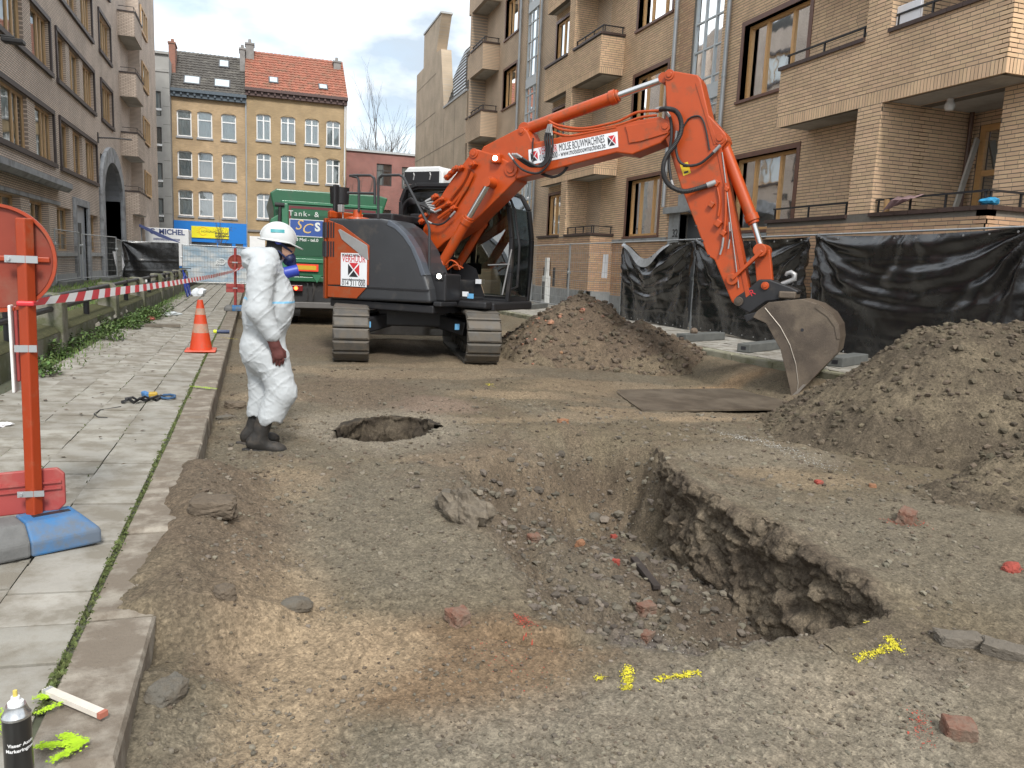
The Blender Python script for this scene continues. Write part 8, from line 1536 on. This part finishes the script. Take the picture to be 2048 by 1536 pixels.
# ------------------------------------------------------------------ far end of the left pavement
fence_panel((-5.62,26.6,0), (-5.62,30.1,0), 'mesh fence panel before the ground-floor windows of the grey-brown block', 0.62, 1.55, group='mesh fence panels by the grey-brown block'); fence_panel((-5.55,30.1,0), (-5.0,33.6,0), 'mesh fence panel before the grey-blue door', 0.62, 1.5, group='mesh fence panels by the grey-brown block'); fence_panel((-5.0,33.6,0), (-5.45,37.9,0), 'mesh fence panel before the arched doorway', 0.55, 1.5, group='mesh fence panels by the grey-brown block')
for x, y, lb_ in ((-5.5,28.3,'long grey fence foot on the grass below the first ground-floor window'),(-5.1,33.2,'long grey fence foot on the grass before the arched doorway')): m = MB(); m.box((x-0.15,y-1.6,0.42), (x+0.15,y+0.9,0.60)); tag(m.build('ballast_block', FOOT, base=(x,y,0.42), bevel=0.02), lb_, 'fence foot', 'fence feet')
YT = 39.0; n, k = 60, 40; S, T = np.meshgrid(np.linspace(0, 1, n), np.linspace(0, 1, k)); a0, a1 = -5.6, -3.22
D = 0.05*np.sin(np.arctan2((1-T)*1.7, S*2.4+1e-4)*9)*np.exp(-np.hypot(S*2.4, (1-T)*1.7)*0.5)+0.03*fbm(S*4, T*3, 7.7, 4)+0.02*np.exp(-((T-0.5)/0.02)**2)+0.02*np.exp(-((T-0.22)/0.02)**2)
V = np.column_stack([(a0+(a1-a0)*S+0.16*np.clip(0.15-S, 0, 1)*np.sin(T*math.pi)*4).ravel(), (YT-D).ravel(), (0.35+1.68*T+0.03*S).ravel()]); i = np.arange(n*k).reshape(k, n); F_ = np.stack([i[:-1,:-1], i[:-1,1:], i[1:,1:], i[1:,:-1]], -1).reshape(-1, 4)[:, ::-1]
tf_ = fence_panel((a0,YT+0.05,0), (a1,YT+0.05,0), 'mesh fence panel carrying the black sheet across the far pavement', 0.38, 1.68, wires=False, group='mesh fence panels at the end of the pavement'); o = np_mesh('tarpaulin', V-np.array([-4.4,YT,0.35]), F_, SHEET, smooth=True); o.location = (-4.4, YT, 0.35); tag(o, 'black plastic sheet on the far fence below the blue-roofed stand', 'tarpaulin')
m = MB(); p = atY(243, 503, 38.6); q_ = atY(247, 560, 38.6); m.prism([(p.x-0.35,38.55,1.55), (p.x-0.02,38.55,1.55), (p.x+0.12,38.55,0.95), (p.x-0.1,38.55,0.45), (p.x-0.16,38.55,0.45)], (0,0.03,0)); tag(m.build('white_board', PAPER, base=(p.x,38.55,0.45)), 'white board leaning beside the arched doorway', 'board')
# printed banner on the far fence
fence_panel((-3.1,YT,0), (0.6,YT,0), 'mesh fence panel carrying the blue printed banner', 0.3, 1.72, step=0.12, group='mesh fence panels at the end of the pavement')
bm = bpy.data.materials.new('printed_banner'); bm.use_nodes = True; N = bm.node_tree.nodes; L = bm.node_tree.links; bs_ = N['Principled BSDF']; bs_.inputs['Roughness'].default_value = 0.6; tcn = N.new('ShaderNodeTexCoord'); nz = N.new('ShaderNodeTexNoise'); nz.inputs['Scale'].default_value = 1.3; nz.inputs['Detail'].default_value = 4; mpn = N.new('ShaderNodeMapping'); mpn.inputs['Scale'].default_value = (1.0,1.0,2.4); mpn.inputs['Rotation'].default_value = (0,0.5,0); L.new(tcn.outputs['Object'], mpn.inputs[0]); L.new(mpn.outputs[0], nz.inputs[0]); rp = N.new('ShaderNodeValToRGB'); rp.color_ramp.elements[0].position = 0.40; rp.color_ramp.elements[1].position = 0.60; rp.color_ramp.elements[0].color = (0.26,0.36,0.45,1); rp.color_ramp.elements[1].color = (0.50,0.53,0.54,1); L.new(nz.outputs['Fac'], rp.inputs[0]); L.new(rp.outputs[0], bs_.inputs['Base Color'])
V = np.column_stack([(-3.05+3.6*S).ravel(), (YT+0.03+0.03*fbm(S*7, T*3, 3.3, 3)).ravel(), (0.34+1.62*T).ravel()]); bn_ = np_mesh('banner', V-np.array([-1.3,YT,0.34]), F_, bm, smooth=True); bn_.location = (-1.3, YT, 0.34); ORG[bn_.name] = Vector((-1.3,YT,0.34)); tag(bn_, 'pale blue printed banner hung on the far fence', 'banner')
lettering('Ca', (-1.42, YT+0.0-0.03, 1.28), (-1,0,0), (0,0,1), 0.42, M('banner_white', (0.62,0.65,0.66), 0.6), 'lettering', bn_, depth=0.002); lettering('n', (-0.72, YT-0.03, 1.22), (-1,0,0), (0,0,1), 0.36, M('banner_white', (0.62,0.65,0.66)), 'lettering', bn_, depth=0.002)
# white box van with lettering, blue canopy, bucket
vn = root('box_van', (-4.3, 47.2, 0.06), 'white box van lettered MICHEL parked before the blue shop', 'van'); VW = M('van_white', (0.68,0.70,0.72), 0.4, var=0.04); m = MB(); m.box((-6.2,46.2,0.9), (-3.3,48.3,2.9)); m.build('box_body', VW, vn, bevel=0.03); m = MB(); m.prism([(-6.2,46.3,0.6),(-7.6,46.3,0.6),(-7.6,46.3,1.4),(-7.1,46.3,2.2),(-6.2,46.3,2.3)], (0,1.9,0)); m.build('cab', VW, vn, bevel=0.05)
for x in (-6.9, -4.2):
    for y in (46.25, 48.0): m = MB(); m.cyl((x,y,0.42),(x,y+0.22,0.42),0.36,n=24); m.build('wheel', RUBBER, vn, smooth=True)
NAVY = M('navy_lettering', (0.03,0.05,0.16), 0.5, var=0.02); p = atY(341, 464.5, 46.18); lettering('G. MICHEL', (p.x-0.16, 46.19, p.z), (1,0,0), (0,0,1), 0.40, NAVY, 'lettering', vn, bold=0.012, fit=1.75); m = MB()
for i in range(22): m.box((-5.05+i*0.06, 46.19, 2.24+0.012*(i % 2)), (-5.012+i*0.06, 46.197, 2.36))
o = m.build('small_print', NAVY, vn); o['kind'] = 'stuff'
m = MB(); a, b = atY(278, 448, 41.0), atY(357, 484, 41.0); m.prism([a, b, b+Vector((0,0,-0.03)), (a+b)/2+Vector((0,0,-0.18)), a+Vector((0,0,-0.12))], (0,0.8,0)); cn_ = root('canopy', (a.x, 41.2, 0.06), 'blue sloping canopy of a stand behind the far black sheet', 'canopy'); m.build('cloth_roof', M('blue_canvas', (0.055,0.075,0.19), 0.7), cn_)
for x in (a.x+0.05, b.x-0.05): m = MB(); m.cyl((x,41.4,0.06), (x,41.4,(a.z if x < -4 else b.z)-0.1), 0.03, n=8); m.build('pole', ZINC, cn_)
p = atY(279, 558, 24.5); m = MB(); m.lathe([(0,0),(0.06,0),(0.075,0.26),(0.06,0.27),(0,0.26)], (-2.62, 22.5, SWZ+0.40), 18); tag(m.build('paper_cup', PAPER, base=(-2.62,22.5,SWZ+0.40), smooth=True), 'white paper cup left on the planter wall', 'cup')
# blue bicycle leaning on the planter wall
bk_ = root('bicycle', (-2.0, 27.6, SWZ), 'blue bicycle leaning against the far planter wall', 'bicycle'); BB = M('bike_blue', (0.02,0.05,0.33), 0.4)
def bikep(t, z, lean=0.16): return Vector((-2.0-lean*z, 27.1+t, SWZ+z))
for t, nm in ((0.0,'front_wheel'),(1.02,'rear_wheel')):
    m = MB(); m.tube([bikep(t+0.32*math.cos(a), 0.33+0.32*math.sin(a)) for a in np.linspace(0, 2*math.pi, 28)[:-1]], 0.022, 6, closed=True); wh = m.build(nm, BB, bk_, smooth=True); m = MB()
    for a in np.linspace(0, 2*math.pi, 13)[:-1]: m.cyl(bikep(t, 0.33), bikep(t+0.3*math.cos(a), 0.33+0.3*math.sin(a)), 0.004, n=4)
    o = m.build('spokes', ZINC, wh); o['kind'] = 'stuff'
m = MB()
for p_, q_ in (((0.08,0.62),(0.42,0.36)),((0.08,0.62),(0.62,0.72)),((0.62,0.78),(0.46,0.33)),((0.46,0.33),(1.02,0.33)),((0.62,0.72),(1.02,0.33)),((0.0,0.33),(0.12,0.86))): m.cyl(bikep(*p_), bikep(*q_), 0.018, n=8)
m.build('bike_frame', BB, bk_, smooth=True); m = MB(); c_ = bikep(0.12,0.92); m.tube([c_+Vector((-0.25,0.1,0)), c_, c_+Vector((0.25,0.1,0))], 0.014, 6); m.build('handlebar', IRON, bk_); m = MB(); m.obox(bikep(0.64,0.86), (0.14,0.24,0.05)); m.build('saddle', IRON, bk_, bevel=0.02)
# towel, tube and odds on the near balcony
m = MB(); p0 = atX(1800, 425, XB-0.06); n_ = 14
vs = []
for i in range(n_+1):
    t = i/n_; vs += [(XB+0.10, p0.y-0.30+0.55*t, 3.05+0.01*math.sin(i)), (XB-0.06-0.03*math.sin(i*1.3), p0.y-0.25+0.5*t, 2.98), (XB-0.075-0.03*math.sin(i*1.3), p0.y-0.05+0.45*t, 2.80+0.12*(1-t))]
for i in range(n_):
    for j in range(2): m.add([vs[3*i+j], vs[3*i+3+j], vs[3*i+4+j], vs[3*i+1+j]], [(0,1,2,3)])
tag(m.build('towel', M('mauve_towel', (0.21,0.135,0.135), 0.95, var=0.2, scale=20), base=p0, smooth=True), 'mauve towel hung over the railing of the near ground-floor balcony', 'towel')
p1 = atX(1775, 415, XB+0.1); m = MB(); m.cyl((XB+0.08, p1.y, 2.80), (XB+0.08, p1.y, 3.02), 0.05, n=16); tag(m.build('cardboard_tube', M('cardboard', (0.36,0.22,0.10), 0.8), base=(XB+0.08,p1.y,2.8), smooth=True), 'brown cardboard tube standing beside the mauve towel', 'tube')
m = MB(); m.bar((11.6, 10.72, 2.4), (12.2, 10.85, 4.2), 0.04, 0.12); tag(m.build('plank', M('pale_plank', (0.42,0.40,0.36), 0.7), base=(11.6,10.7,2.4)), 'pale plank leaning in the corner of the near balcony', 'plank')
m = MB(); m.cyl((12.15, 10.98, 2.4), (12.15, 10.98, 4.67), 0.04, n=10); o = m.build('downpipe', M('brown_pipe', (0.12,0.07,0.05), 0.5), bR, smooth=True)
p2 = atX(1978, 408, XB+0.1); v, f = rock_shape(2, 5, 0.5, 0.5); o = np_mesh('blue_bag', v*0.14, f, M('cyan_plastic', (0.03,0.26,0.48), 0.5, var=0.3, scale=20)); o.location = (XB+0.1, p2.y, 2.86); tag(o, 'crumpled bright blue bag on the parapet of the near balcony', 'bag')
p3 = atX(1812, 22, XB+0.05); m = MB(); m.box((XB+0.1, p3.y-0.25, 5.84), (XB+0.16, p3.y+0.25, 6.2)); tag(m.build('white_screen', PAPER, base=(XB+0.1,p3.y,5.84), bevel=0.01), 'white framed panel standing on the upper balcony near the picture edge', 'panel')
